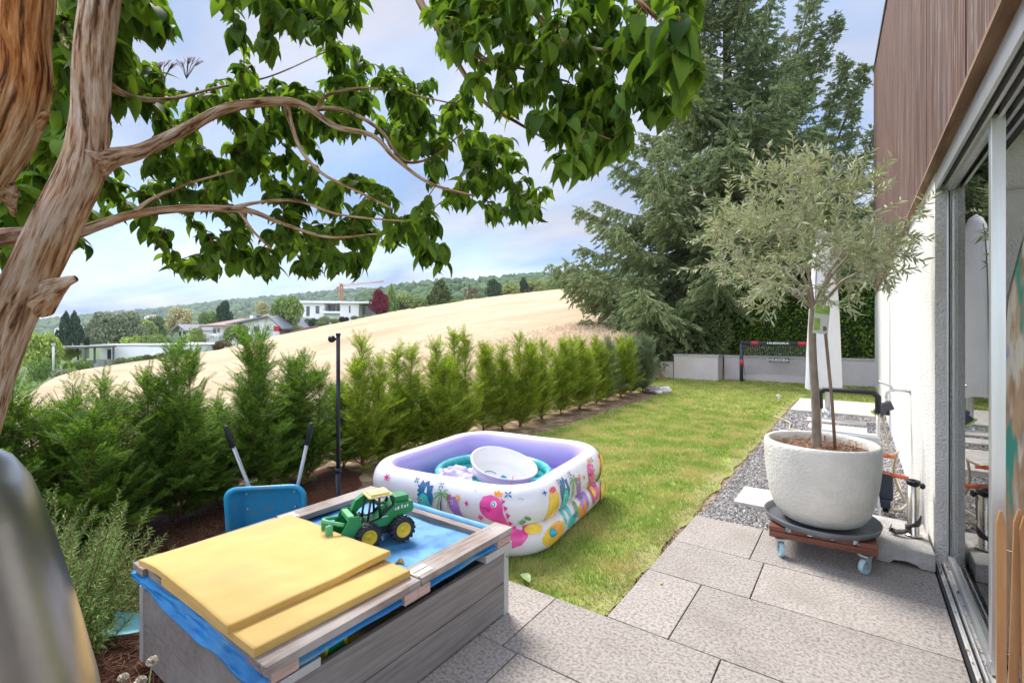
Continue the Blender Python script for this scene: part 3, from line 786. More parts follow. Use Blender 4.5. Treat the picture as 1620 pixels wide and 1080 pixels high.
# ================================================================ SANDBOX, MATS, TOYS
m_comp = surf('grey_composite_plank', (0.165, 0.143, 0.132), (0.25, 0.225, 0.21), scale=9, rough=.6, stretch=(3, .35, 6), bump=.35, bscale=120, bdist=.003, c3=(.32, .30, .28), c3scale=2.5, c3lo=.5, c3hi=.75)
m_post = surf('light_grey_post', (0.42, 0.42, 0.42), (0.48, 0.48, 0.48), scale=8, rough=.45, metal=.2)
m_lidw = surf('weathered_lid_wood', (0.17, 0.125, 0.105), (0.36, 0.295, 0.26), scale=14, rough=.8, stretch=(5, .35, 5), bump=.45, bscale=40, bdist=.004, c3=(.42, .37, .345), c3scale=3, c3lo=.52, c3hi=.7)
m_lidx = surf('weathered_lid_wood_cross', (0.17, 0.125, 0.105), (0.36, 0.295, 0.26), scale=14, rough=.8, stretch=(.35, 5, 5), bump=.45, bscale=40, bdist=.004)
m_pink = surf('fresh_lid_edge', (0.42, 0.26, 0.21), (0.58, 0.42, 0.36), scale=16, rough=.75, stretch=(4, .4, 4), bump=.3)
m_tarp = surf('blue_tarpaulin', (0.012, 0.16, 0.42), (0.03, 0.26, 0.60), scale=6, rough=.42, bump=.5, bscale=28, bdist=.008, c3=(.16, .34, .46), c3scale=4, c3lo=.55, c3hi=.7, spec=.5)
m_tarp2 = surf('faded_blue_tarpaulin', (0.055, 0.25, 0.52), (0.10, 0.34, 0.62), scale=9, rough=.55, bump=.5, bscale=160, bdist=.003, c3=(.02, .15, .42), c3scale=5.5, c3lo=.52, c3hi=.64)
m_zinc = surf('zinc_plate', (.66, .62, .52), (.78, .74, .66), scale=30, rough=.4, metal=.6)
m_sand = surf('play_sand', (0.45, 0.34, 0.2), (0.55, 0.43, 0.27), scale=60, rough=1, bump=.6)
SX0, SX1, SY0, SY1 = -2.585, -1.465, .765, 2.01
ZS = .325; ZL = .405; ZT = .435
sb = thing('sandbox', 'grey plank sandbox with hinged wooden lid frame and blue tarpaulin cover', 'sandbox', (SX0, SY0, 0))
O = Vector((SX0, SY0, 0))
def L(mb, lo, hi, mi=0, bev=.002): mb.box((lo[0] - O.x, lo[1] - O.y, lo[2]), (hi[0] - O.x, hi[1] - O.y, hi[2]), mi, bev)
for zl, zh in ((.01, .165), (.169, ZS)):
    for (a, b) in (((SX1 - .028, SY0 + .03, zl), (SX1 - .004, SY1 - .03, zh)), ((SX0 + .004, SY0 + .03, zl), (SX0 + .028, SY1 - .03, zh)),
                   ((SX0 + .03, SY0 + .004, zl), (SX1 - .03, SY0 + .028, zh)), ((SX0 + .03, SY1 - .028, zl), (SX1 - .03, SY1 - .004, zh))):
        mb = MB(); L(mb, a, b); mb.build('side_plank', m_comp, sb)
for x in (SX0, SX1 - .038):
    for y in (SY0, SY1 - .038):
        mb = MB(); L(mb, (x, y, 0), (x + .038, y + .038, ZS + .004), 0, .004); mb.build('corner_post', m_post, sb)
mb = MB(); L(mb, (SX0 + .03, SY0 + .03, .012), (SX1 - .03, SY1 - .03, .17)); mb.build('sand', m_sand, sb)
# grey ledges at the corners and reddish spacer blocks under the lid
mb = MB(); L(mb, (SX1 - .10, SY1 - .20, ZS + .006), (SX1 + .012, SY1 + .012, ZS + .042)); L(mb, (SX1 - .10, SY0 - .01, ZS + .006), (SX1 + .004, SY0 + .17, ZS + .036))
mb.build_each('corner_ledge', m_post, sb)
mb = MB()
for y0, y1 in ((SY0 + .0, SY0 + .09), (1.30, 1.37), (1.372, 1.44), (SY1 - .10, SY1 + .005)):
    z0 = ZS + .044 if y0 > 1.8 or y0 < .8 else ZS + .036
    L(mb, (SX1 - .08, y0, z0), (SX1 + .008, y1, ZL - .001))
    L(mb, (SX0 + .01, y0 + .002, ZS + .008), (SX0 + .08, y1, ZL - .001))
mb.build_each('spacer_block', m_pink, sb)
YM = 1.385
lid = MB()
W = .105
L(lid, (SX1 - W, SY0 - .02, ZL), (SX1 + .012, YM - .003, ZT), 0, .003); L(lid, (SX1 - W, YM + .003, ZL + .004), (SX1 + .012, SY1 + .018, ZT + .004), 0, .003)
L(lid, (SX0 - .012, SY0 - .02, ZL), (SX0 + W, YM - .003, ZT), 0, .003); L(lid, (SX0 - .012, YM + .003, ZL + .004), (SX0 + W, SY1 + .018, ZT + .004), 0, .003)
lf = lid.build_each('lid_frame', m_lidw, sb)
mb = MB()
L(mb, (SX0 + W + .002, SY1 - .10, ZL - .018), (SX1 - W - .002, SY1 - .055, ZL + .014)); L(mb, (SX0 + W + .002, SY0 - .0, ZL - .012), (SX1 - W - .002, SY0 + .07, ZT - .004))
mb.build_each('cross_rail', m_lidx, sb)
hg = MB()
for sx in (SX1 - .06, SX0 + .03):
    for k, dx in enumerate((0, .038)):
        for yy in ((YM - .085, YM - .006), (YM + .006, YM + .085)) if sx < -2 else ((YM + .006, YM + .09),) if k == 0 else ((YM + .0065, YM + .088),):
            zt = ZT + .0005 if yy[0] < YM else ZT + .0045
            L(hg, (sx + dx - .013, yy[0], zt), (sx + dx + .013, yy[1], zt + .002), 0, .0008)
            for q in (.2, .5, .8):
                yq = yy[0] + (yy[1] - yy[0]) * q
                hg.lathe([(.0001, .0034), (.003, .003), (.0034, .0022)], 8, (sx + dx - O.x, yq - O.y, zt), 1)
    hg.tube([(sx - .015 - O.x, YM - O.y, ZT + .004), (sx + .055 - O.x, YM - O.y, ZT + .004)], .004, 8)
hg.build_each('hinge', [m_zinc, m_dark], sb)
sc_ = MB()
for sx, sy in ((SX1 - .03, SY1 - .03), (SX0 + .02, SY0 + .02), (SX0 + .05, SY0 + .06), (SX1 - .06, SY1 - .06)):
    sc_.lathe([(.0001, .001), (.004, .0008), (.0045, 0)], 8, (sx - O.x, sy - O.y, ZT + .0045 if sy > YM else ZT + .0005))
sc_.build_each('screw', m_zinc, sb)
# tarpaulin: taut panel in the far frame, loose skirt hanging over the near end
def cloth(fn, nu, nv, flip=False):
    vs = [fn(i / nu, j / nv) for j in range(nv + 1) for i in range(nu + 1)]
    fs = []
    for j in range(nv):
        for i in range(nu):
            a = j * (nu + 1) + i; f = (a, a + 1, a + nu + 2, a + nu + 1); fs.append(f[::-1] if flip else f)
    return vs, fs
def nz(x, y, s=1.0, k=0): return mnoise.noise(Vector((x * s, y * s, k)))
tp = MB()
def f_top(u, v):
    x = SX0 + .03 + u * (SX1 - SX0 - .06); y = YM - .02 + v * (SY1 + .004 - YM + .02)
    z = ZL - .006 + .006 * nz(x, y, 5) - .018 * sin(pi * u) * sin(pi * v)
    if y > SY1 - .115: z = max(z, ZL + .018) if y < SY1 - .035 and 0 else z
    return (x - O.x, y - O.y, z)
tp.add(*cloth(f_top, 40, 26), 1, True)
def f_back(u, v):     # faded band folded over the far edge, standing a little above the rail
    x = SX0 + .05 + u * (SX1 - SX0 - .13); y = SY1 - .052 + .07 * v; z = ZL + .004 + .024 * sin(pi * min(1, v * 1.3)) + .003 * nz(x, y, 9)
    if v > .8: z -= .05 * (v - .8) / .2
    return (x - O.x, y - O.y, z)
tp.add(*cloth(f_back, 30, 8), 1, True)
def f_near(u, v):
    x = SX0 - .025 + u * (SX1 - SX0 + .03)
    sag = .05 + .035 * sin(pi * u) + .012 * nz(x, 0, 7) + .035 * max(0, u - .85) / .15
    b = (v * 1.0)
    y = SY0 + .03 - .055 * sin(min(1, b * 1.25) * pi / 2) - .01 * nz(x, v, 6, 2) - .012 * sin(v * 7 + x * 3)
    z = ZL - .003 + .012 * (1 - abs(2 * u - 1)) - (.004 + sag * .75 * max(0, b - .18)) + .006 * nz(x * 2, v * 3, 4, 5)
    return (x - O.x, y - O.y, z)
tp.add(*cloth(f_near, 70, 14, True), 0, True)
def f_side(u, v):
    y = SY0 + .02 + u * (SY1 - SY0 - .04); x = SX1 - .05 + .052 * v; z = ZL - .004 - .022 * v * (1 + .6 * nz(y, 0, 6)) - .012 * max(0, v - .6)
    return (x - O.x, y - O.y, z)
tp.add(*cloth(f_side, 50, 5, True), 0, True)
tpo = tp.build('tarpaulin', [m_tarp, m_tarp2], sb)
md = tpo.modifiers.new('thick', 'SOLIDIFY'); md.thickness = .0022
wr = MB()
for i, s in enumerate(('|', ')', '.', 'v', 'n')): pass
wr.tube([(SX1 - .025 - O.x + .0305, SY1 - .02 - O.y, .285), (SX1 - .025 - O.x + .0305, SY1 - .018 - O.y, .30)], .0009, 5)
for k in range(4):
    wr.tube([(SX1 - O.x + .0004, SY1 - .027 + k * .005 - O.y, .295 - .002 * (k % 2)), (SX1 - O.x + .0004, SY1 - .0245 + k * .005 - O.y, .300 + .002 * (k % 2))], .0007, 5)
wr.build('pen_marks', m_dark, sb)

# foam mats
m_foam = surf('yellow_foam', (0.58, 0.355, 0.075), (0.66, 0.43, 0.12), scale=4, rough=.75, bump=.2, bscale=200, bdist=.002, c3=(.46, .29, .08), c3scale=3.0, c3lo=.5, c3hi=.78, sheen=.2)
speckle(m_foam, (.42, .29, .12), 30, (.53, .60), .35)
def mat_obj(name, x0, x1, y0, y1, z, th, wave, label, sk=0.0):
    nu, nv = 44, 36
    def top_(u, v):
        x = x0 + (x1 - x0) * u + sk * (v - .5); y = y0 + (y1 - y0) * v
        return Vector((x, y, z + th + wave(u, v)))
    V = []; F = []
    for lay in (1, 0):
        for j in range(nv + 1):
            for i in range(nu + 1):
                p = top_(i / nu, j / nv)
                if lay == 0: p.z -= th
                V.append(p)
    n = (nu + 1) * (nv + 1)
    for j in range(nv):
        for i in range(nu):
            a = j * (nu + 1) + i; F.append((a, a + 1, a + nu + 2, a + nu + 1)); F.append((n + a, n + a + nu + 1, n + a + nu + 2, n + a + 1))
    for i in range(nu):
        F.append((i, n + i, n + i + 1, i + 1)); a = nv * (nu + 1) + i; F.append((a + 1, n + a + 1, n + a, a))
    for j in range(nv):
        a = j * (nu + 1); F.append((a + nu + 1, n + a + nu + 1, n + a, a)); a += nu; F.append((a, n + a, n + a + nu + 1, a + nu + 1))
    c = Vector(((x0 + x1) / 2, (y0 + y1) / 2, z))
    mb = MB(); mb.v = [tuple(p - c) for p in V]; mb.f = F; mb.m = [0] * len(F); mb.sm = [i < nu * nv * 2 for i in range(len(F))]
    return tag(mb.build(name, m_foam, loc=c), label, 'foam mat', 'yellow foam mats')
mat_obj('foam_mat', -2.26, -1.515, .745, 1.372, ZT + .001, .026, lambda u, v: .004 * (1 - u) * sin(3 * v) ** 2, 'narrow lower yellow foam mat lying under the broad one along the sandbox edge', .02)
mat_obj('foam_mat', -2.475, -1.66, .735, 1.385, ZT + .029, .024,
        lambda u, v: .012 * max(0, 1 - v * 2.2) * sin(u * pi * 1.0 + .3) + .020 * max(0, u - .72) * max(0, v - .6) * 6 + .004 * nz(u * 2, v * 2, 1.5) - .022 * max(0, (.25 - u)) * 2.4 * (1 - .3 * v), 'broad upper yellow foam mat with a curled edge on the sandbox lid', .03)

# ---------------------------------------------------------------- green toy loader
m_green = surf('green_toy_plastic', (0.012, 0.20, 0.055), (0.025, 0.26, 0.085), scale=5, rough=.4, coat=.1)
m_lgreen = surf('pale_green_toy_plastic', (0.07, 0.36, 0.14), (0.10, 0.42, 0.19), scale=5, rough=.45)
m_yel = surf('yellow_toy_plastic', (0.80, 0.58, 0.03), (0.74, 0.52, 0.03), scale=6, rough=.42)
m_roof = surf('faded_yellow_plastic', (0.80, 0.66, 0.25), (0.72, 0.58, 0.2), scale=8, rough=.5)
m_black = surf('black_toy_plastic', (0.012, 0.013, 0.02), rough=.5)
m_tyre = surf('toy_tyre', (0.015, 0.015, 0.022), (0.03, 0.03, 0.04), scale=12, rough=.7)
m_white = surf('white_print', (.75, .76, .74), rough=.5)
def wheel(parent, c, r, w, rimmat):
    mb = MB(); R = Matrix.Translation(c) @ Matrix.Rotation(pi / 2, 4, 'Y')
    prof = [(r * .60, -w * .42), (r * .72, -w * .5), (r * .9, -w * .46), (r * .96, -w * .36), (r * .96, w * .36), (r * .9, w * .46), (r * .72, w * .5), (r * .60, w * .42)]
    mb.lathe(prof, 36, (0, 0, 0), 0, True, R)
    for k in range(16):
        for s in (-1, 1):
            a = 2 * pi * (k + .25 * s) / 16
            Mq = R @ Matrix.Rotation(a, 4, 'Z') @ Matrix.Translation((r * .955, 0, s * w * .22)) @ Matrix.Rotation(.5 * s, 4, 'X')
            mb.box((-.004, -.0045, -w * .25), (.0052, .0045, w * .25), 0, .001, Mq)
    wh = mb.build('wheel', m_tyre, parent)
    mb = MB()
    for s in (-1, 1):
        mb.lathe([(.0005, s * w * .30), (r * .12, s * w * .34), (r * .16, s * w * .24), (r * .34, s * w * .22), (r * .38, s * w * .30), (r * .5, s * w * .32), (r * .56, s * w * .46), (r * .62, s * w * .44)], 28, (0, 0, 0), 0, True, R)
        mb.tube([(c[0], c[1], c[2]), (c[0] + s * w * .40, c[1], c[2])], r * .1, 10)
    mb.build('rim', rimmat, wh)
    return wh
tl = thing('toy_loader', 'green and yellow toy wheel loader with black tyres parked on the blue tarpaulin', 'toy loader', (-1.985, 1.60, ZL - .012), radians(-20)); tl.scale = (1.12,) * 3
r_ = .054
for (x, y) in ((.072, -.075), (-.072, -.075), (.072, .08), (-.072, .08)): wheel(tl, (x, y, r_), r_, .05, m_yel)
mb = MB(); mb.box((-.042, -.10, .035), (.042, .115, .078), 0, .006); mb.tube([(-.06, -.075, r_), (.06, -.075, r_)], .012, 8); mb.tube([(-.06, .08, r_), (.06, .08, r_)], .012, 8)
mb.build('chassis', m_black, tl)
mb = MB()
# hull: side outline rises from nose to tail
side = [(-.075, .078), (.02, .074), (.05, .098), (.135, .112), (.145, .125), (.14, .162), (.06, .164), (.02, .135), (-.02, .105), (-.078, .098)]
Ms = Matrix(((0, 0, 1, 0), (1, 0, 0, 0), (0, 1, 0, 0), (0, 0, 0, 1)))
mb.prism(side, -.05, .05, 0, Ms)
mb.box((-.034, .06, .162), (.034, .128, .19), 0, .004)
mb.box((-.045, -.075, .094), (.045, -.035, .104), 0, .003); mb.box((-.022, .0, .10), (.022, .03, .15), 0, .006)
mb.build('body', m_green, tl)
mb = MB()
for s in (-1, 1):
    for k, y in enumerate((.055, .066, .085, .098, .112)):
        z = .134 + .02 * (k > 1) * 0 + (y - .055) * .10
        mb.box((s * .0505, y, z), (s * .0512, y + (.009 if k % 2 else .006), z + .011 + .003 * (k % 3)), 0)
    mb.box((s * .0505, -.005, .1145), (s * .0512, .022, .1185), 0)
mb.build_each('lettering_patch', m_white, tl)
mb = MB()
for s in (-1, 1):
    x = s * .043
    mb.tube([(x, -.068, .10), (x * .92, -.052, .205)], .0052, 6); mb.tube([(x, -.012, .112), (x * .92, -.014, .205)], .0055, 6)
    mb.tube([(x, .052, .160), (x * .92, .036, .205)], .0052, 6); mb.tube([(x, -.07, .102), (x, -.012, .112)], .004, 6); mb.tube([(x, -.012, .116), (x, .052, .164)], .0062, 6)
mb.tube([(-.043, -.07, .102), (.043, -.07, .102)], .004, 6)
cab = mb.build('cab', m_black, tl)
mb = MB(); mb.box((-.047, -.062, .203), (.047, .046, .212), 0, .003); mb.box((-.040, -.052, .2115), (.040, .036, .221), 0, .004); mb.box((-.012, -.02, .2205), (.012, .01, .224), 0, .002)
mb.build('cab_roof', m_roof, tl)
mb = MB()
mb.prism([(-.022, .008), (.022, .008), (.022, .03), (-.022, .03)], .118, .124, 0); mb.box((-.02, .022, .12), (.02, .03, .165), 0, .004)
mb.build('seat', m_green, tl)
# arm: one thick curved boom from beside the cab down to the bucket
mb = MB()
arm = [(-.062, .03, .120), (-.064, -.01, .165), (-.058, -.05, .180), (-.045, -.090, .165), (-.028, -.116, .140), (-.018, -.128, .105)]
V = []; F = []
for i, p in enumerate(arm):
    w = .015; h = [.012, .018, .021, .020, .015, .012][i]
    for dx, dz in ((-w, -h), (w, -h), (w, h), (-w, h)): V.append((p[0] + dx, p[1] - dz * .35, p[2] + dz))
for i in range(len(arm) - 1):
    for k in range(4): F.append((i * 4 + k, i * 4 + (k + 1) % 4, i * 4 + 4 + (k + 1) % 4, i * 4 + 4 + k))
F += [(3, 2, 1, 0), (20, 21, 22, 23)]
mb.add(V, F, 0); mb.tube([(-.035, -.13, .095), (.02, -.13, .095)], .009, 8)
mb.build('arm', m_green, tl)
mb = MB()
# bucket: open scoop, cutting edge forward, and the grab loop in front of it
bp = [(-.112, .150), (-.098, .105), (-.102, .060), (-.14, .036), (-.20, .034)]
V = []; F = []
for x in (-.07, .07):
    for y, z in bp: V.append((x, y, z))
    for y, z in bp: V.append((x, y - .004 if z > .02 else y, z + (.004 if z <= .03 else 0)))
n = 5
for i in range(4): F.append((i, i + 1, 10 + i + 1, 10 + i)); F.append((5 + i + 1, 5 + i, 15 + i, 15 + i + 1))
mb.add(V, F, 0)
for x in (-.070, .066): 
    mb.prism([(y, z) for y, z in bp] + [(-.20, .045), (-.185, .095), (-.150, .150)], x, x + .004, 0, Ms)
mb.build('bucket', m_green, tl)
mb = MB()
pts = []
for k in range(15):
    a = pi * 1.15 * k / 14 - .25
    pts.append((-.052 + .104 * (k / 14), -.17 - .075 * sin(max(0, min(pi, pi * k / 14))), .118 + .020 * sin(pi * k / 14)))
mb.tube(pts, .0085, 8)
mb.prism([(-.055, -.155), (.055, -.155), (.055, -.13), (-.055, -.13)], .128, .150, 0); mb.box((-.045, -.245, .070), (-.034, -.215, .125), 0, .003); mb.box((.034, -.245, .070), (.045, -.215, .125), 0, .003)

mb.build('grab', m_lgreen, tl)

# yellow toy half hidden under the lid
ty = thing('toy_truck', 'yellow toy truck with green window inside the sandbox under the lid', 'toy truck', (SX1 - .105, 1.02, .172), radians(8)); ty.scale = (1.35,) * 3
for (x, y) in ((.038, -.055), (-.038, -.055), (.038, .06), (-.038, .06)): wheel(ty, (x, y, .04), .04, .03, m_black)
mb = MB(); mb.box((-.032, -.085, .035), (.032, .10, .08), 0, .008); mb.prism([(-.03, .078), (.055, .078), (.045, .150), (-.02, .150)], -.03, .03, 0, Ms); mb.build('body', m_yel, ty)
mb = MB(); mb.prism([(-.018, .09), (.04, .09), (.034, .135), (-.010, .135)], -.0315, .0315, 0, Ms); mb.build('window', m_green, ty)
mb = MB(); mb.box((-.034, -.035, .148), (.034, .055, .156), 0, .003); mb.build('roof', m_yel, ty)

# crumpled dry leaf by the mat corner
def leaf_thing(name, loc, label, L_, W_, mat, rz, cat='leaf', curl=.3):
    V = []; F = []
    ts = [0, .12, .3, .5, .7, .86, 1]; ws = [.05, .55, .95, 1, .75, .4, .02]
    for t, w in zip(ts, ws):
        for s in (-1, -.5, 0, .5, 1): V.append((s * w * W_ / 2, t * L_, .004 + abs(s) * w * W_ * curl * .5 + .12 * L_ * sin(t * 3.0)))
    for i in range(6):
        for k in range(4): a = i * 5 + k; F.append((a, a + 1, a + 6, a + 5))
    mb = MB(); mb.add(V, F, 0, True); mb.tube([(0, 0, .005), (0, -.25 * L_, .004)], .0012, 5, 0)
    o = mb.build(name, mat, loc=loc); o.rotation_euler = (0, 0, rz); return tag(o, label, cat)
leaf_thing('dry_leaf', (-1.62, 1.445, ZL + .01), 'small curled brown leaf at the corner of the foam mat beside the hinge', .05, .035, surf('brown_leaf', (.16, .09, .02), (.5, .33, .08), scale=60, rough=.7), 2.2, curl=1.2)
leaf_thing('fallen_leaf', G(838, 922, -.005) + Vector((0, 0, 0)), 'pale green fallen leaf on the lawn edge beside the sandbox', .11, .055, leafmat('fallen_leaf_mat', (.30, .42, .16), (.36, .48, .22), trans=.1), 1.1)
leaf_thing('dry_leaf', G(1045, 925, .0), 'tiny pale dead leaf lying on the lawn rim near the terrace', .03, .02, surf('straw_leaf', (.5, .38, .2), rough=.8), .3)

# pale blue scoop on the mulch
m_lblue = surf('pale_blue_plastic', (.22, .52, .62), (.27, .57, .66), scale=8, rough=.45)
mb = MB()
nu = 14
V = []; F = []
for lay, dz in ((0, 0), (1, .003)):
    for i in range(nu + 1):
        for j in range(9):
            u = i / nu; v = j / 8 * 2 - 1
            wv = .045 * (1 - .25 * u ** 3)
            V.append((u * .12, v * wv, .012 + .03 * v * v + .018 * max(0, .25 - u) * 4 * (1) + dz))
n = (nu + 1) * 9
for i in range(nu):
    for j in range(8):
        a = i * 9 + j; F.append((a, a + 1, a + 10, a + 9)); F.append((n + a, n + a + 9, n + a + 10, n + a + 1))
bd = [i * 9 for i in range(nu + 1)] + [nu * 9 + j for j in range(1, 9)] + [i * 9 + 8 for i in range(nu - 1, -1, -1)] + [j for j in range(7, 0, -1)]
for q in range(len(bd)): a = bd[q]; b = bd[(q + 1) % len(bd)]; F.append((a, n + a, n + b, b))
mb.add(V, F, 0, True); mb.tube([(.118, 0, .02), (.19, 0, .035)], [.012, .009], 10)
o = mb.build('toy_shovel', m_lblue, loc=(-2.80, .90, .02)); o.rotation_euler = (radians(28), 0, YAW); o.location = tuple(P(180, 525, 2.20).xy) + (.085,); o.scale = (1.15,) * 3
tag(o, 'pale blue plastic toy shovel blade on the mulch beside the sandbox corner', 'toy shovel')

# ---------------------------------------------------------------- blue child's wheelbarrow standing on end
m_blue = surf('blue_toy_metal', (0.015, 0.27, 0.55), (0.03, 0.34, 0.62), scale=5, rough=.4, c3=(.10, .26, .36), c3scale=9, c3lo=.58, c3hi=.66, coat=.15)
m_tube = surf('grey_tube', (.42, .43, .46), rough=.4, metal=.5)
wb = thing('toy_wheelbarrow', 'blue toy wheelbarrow with black-gripped grey handles leaning behind the sandbox', 'toy wheelbarrow', (-2.93, 1.52, -.03), radians(45))
mb = MB()
def rrect(w, h, r, n=8):
    pts = []
    for cx, cy, a0 in ((w / 2 - r, h / 2 - r, 0), (-w / 2 + r, h / 2 - r, pi / 2), (-w / 2 + r, -h / 2 + r, pi), (w / 2 - r, -h / 2 + r, 1.5 * pi)):
        for k in range(n + 1): a = a0 + pi / 2 * k / n; pts.append((cx + r * cos(a), cy + r * sin(a)))
    return pts
levels = [(.44, .42, .07, 0), (.46, .44, .075, .008), (.44, .42, .07, .014), (.41, .39, .06, .004), (.36, .34, .05, -.085), (.30, .28, .05, -.095)]
V = []; F = []
for w, h, r, d in levels:
    for x, y in rrect(w, h, r): V.append((x, d, y))
n = len(rrect(1, 1, .1))
for i in range(len(levels) - 1):
    for k in range(n): F.append((i * n + k, i * n + (k + 1) % n, (i + 1) * n + (k + 1) % n, (i + 1) * n + k))
F.append(tuple((len(levels) - 1) * n + k for k in range(n)))
Mw = Matrix.Translation((0, -.02, .34)) @ Matrix.Rotation(radians(180), 4, 'Z') @ Matrix.Rotation(radians(-9), 4, 'X')
mb.add([Mw @ Vector(v) for v in V], F, 0, True)
tr = mb.build('tray', m_blue, wb)
md = tr.modifiers.new('thick', 'SOLIDIFY'); md.thickness = .004
mb = MB()
for x in (-.14, .14):
    for z in (.10, .0): mb.ball(Mw @ Vector((x, -.084, z + .03)), .007, 8)
mb.build_each('bolt', m_zinc, wb)
for s in (-1, 1):
    mb = MB(); mb.tube([(s * .06, .10, .04), (s * .13, .11, .45), (s * .235, .02, .86)], .011, 10); h = mb.build('handle', m_tube, wb)
    mb = MB(); a = Vector((s * .216, .036, .775)); b = Vector((s * .245, .012, .90)); mb.tube([a, a.lerp(b, .9), b], [.016, .016, .013], 12)
    mb.ball(b, .0165, 10); mb.build('grip', m_black, h)
mb = MB(); Rw = Matrix.Translation((0, .08, .075)) @ Matrix.Rotation(pi / 2, 4, 'Y'); mb.lathe([(.02, -.02), (.06, -.02), (.075, -.01), (.075, .01), (.06, .02), (.02, .02)], 24, M=Rw)
mb.build('wheel', m_black, wb)

# ---------------------------------------------------------------- slim black pole
m_pole = surf('black_powder_coat', (.018, .02, .032), (.03, .032, .045), scale=20, rough=.35, metal=.4)
q = P(535, 600, 3.34)
bp_ = thing('garden_pole', 'slim black pole with round knob at its top in the hedge behind the sandbox', 'pole', (q.x, q.y, -.04))
mb = MB(); mb.tube([(0, 0, .5), (0, 0, 1.47)], .0135, 16); mb.tube([(0, 0, 1.466), (0, 0, 1.482)], .0165, 16); mb.build('pole', m_pole, bp_)
mb = MB(); mb.tube([(0, 0, 0), (0, 0, .52)], .0185, 16); mb.tube([(0, 0, .515), (0, 0, .545)], .022, 16); mb.build('sleeve', m_pole, bp_)
mb = MB(); kc = -RT * .045; mb.ball((kc.x, kc.y, 1.442), .026, 16); mb.tube([(0, 0, 1.442), (kc.x, kc.y, 1.442)], .010, 10)
mb.ball((kc.x * 1.0 + FW.x * -.012, kc.y - FW.y * .012, 1.442), .0195, 14); mb.build('knob', m_pole, bp_)

# ---------------------------------------------------------------- polished steel column at the left edge, close to the camera
m_steel = surf('polished_steel', (.36, .34, .34), (.46, .44, .44), scale=3, rough=.30, metal=1.0, bump=.12, bscale=5, bdist=.02)
c = P(-168, 525, .78)
mb = MB(); mb.lathe([(.001, 1.272), (.05, 1.268), (.10, 1.252), (.135, 1.225), (.158, 1.185), (.175, 1.13), (.195, 1.05), (.222, .93), (.252, .78), (.275, .62), (.285, .45), (.275, .25), (.25, .0)], 64, (0, 0, 0))
o = mb.build('steel_column', m_steel, loc=(c.x, c.y, 0))
tag(o, 'smooth polished steel garden column with a rounded top standing closest on the left', 'column')
# ================================================================ INFLATABLE POOL
m_pwhite = surf('white_vinyl', (.80, .78, .82), rough=.32, coat=.25, bump=.08, bscale=14, bdist=.01)
m_plav = surf('lavender_vinyl', (.50, .40, .76), rough=.35, coat=.2)
m_pfloor = surf('pool_floor', (.52, .44, .74), rough=.4)
PC = Vector((-2.49, 3.20, -.02)); PR = radians(6.5)
HX, HY, RC = .675, .74, .29       # half sizes of the tube centre line, corner radius
def pool_path():
    """centre line of the rings: list of (x, y, nx, ny, s), s = 0 at the front corner by the sandbox"""
    out = []; s = 0
    segs = []
    # start in the middle of the near side, run through the front corner to the far right
    pts = []
    def arc(cx, cy, a0, n=10):
        return [(cx + RC * cos(a0 + pi / 2 * k / n), cy + RC * sin(a0 + pi / 2 * k / n), cos(a0 + pi / 2 * k / n), sin(a0 + pi / 2 * k / n)) for k in range(n + 1)]
    pts += arc(HX - RC, -HY + RC, -pi / 2); pts += arc(HX - RC, HY - RC, 0); pts += arc(-HX + RC, HY - RC, pi / 2); pts += arc(-HX + RC, -HY + RC, pi)
    # refine straight runs
    full = []
    for i in range(len(pts)):
        a = pts[i]; b = pts[(i + 1) % len(pts)]; d = math.hypot(b[0] - a[0], b[1] - a[1]); n = max(1, int(d / .04))
        if d < 1e-6: continue
        for k in range(n): t = k / n; full.append(tuple(a[j] + (b[j] - a[j]) * t for j in range(4)))
    return full
PP = pool_path()
P_s = [0]
for i in range(len(PP)): a = PP[i]; b = PP[(i + 1) % len(PP)]; P_s.append(P_s[-1] + math.hypot(b[0] - a[0], b[1] - a[1]))
PLEN = P_s[-1]; CORNER = RC * pi / 4
P_arr = np.array([list(p) for p in PP] + [list(PP[0])]); P_sa = np.array(P_s)
def ppath(s):
    s = (s + CORNER) % PLEN
    v = [float(np.interp(s, P_sa, P_arr[:, j])) for j in range(4)]
    l = math.hypot(v[2], v[3]); return v[0], v[1], v[2] / l, v[3] / l
def bulge(s):
    """the straight sides of an inflated ring belly out a little and pucker"""
    x, y, nx, ny = ppath(s); m = max(abs(nx), abs(ny))
    return .02 * (m > .999) * (1 if m > .999 else 0)
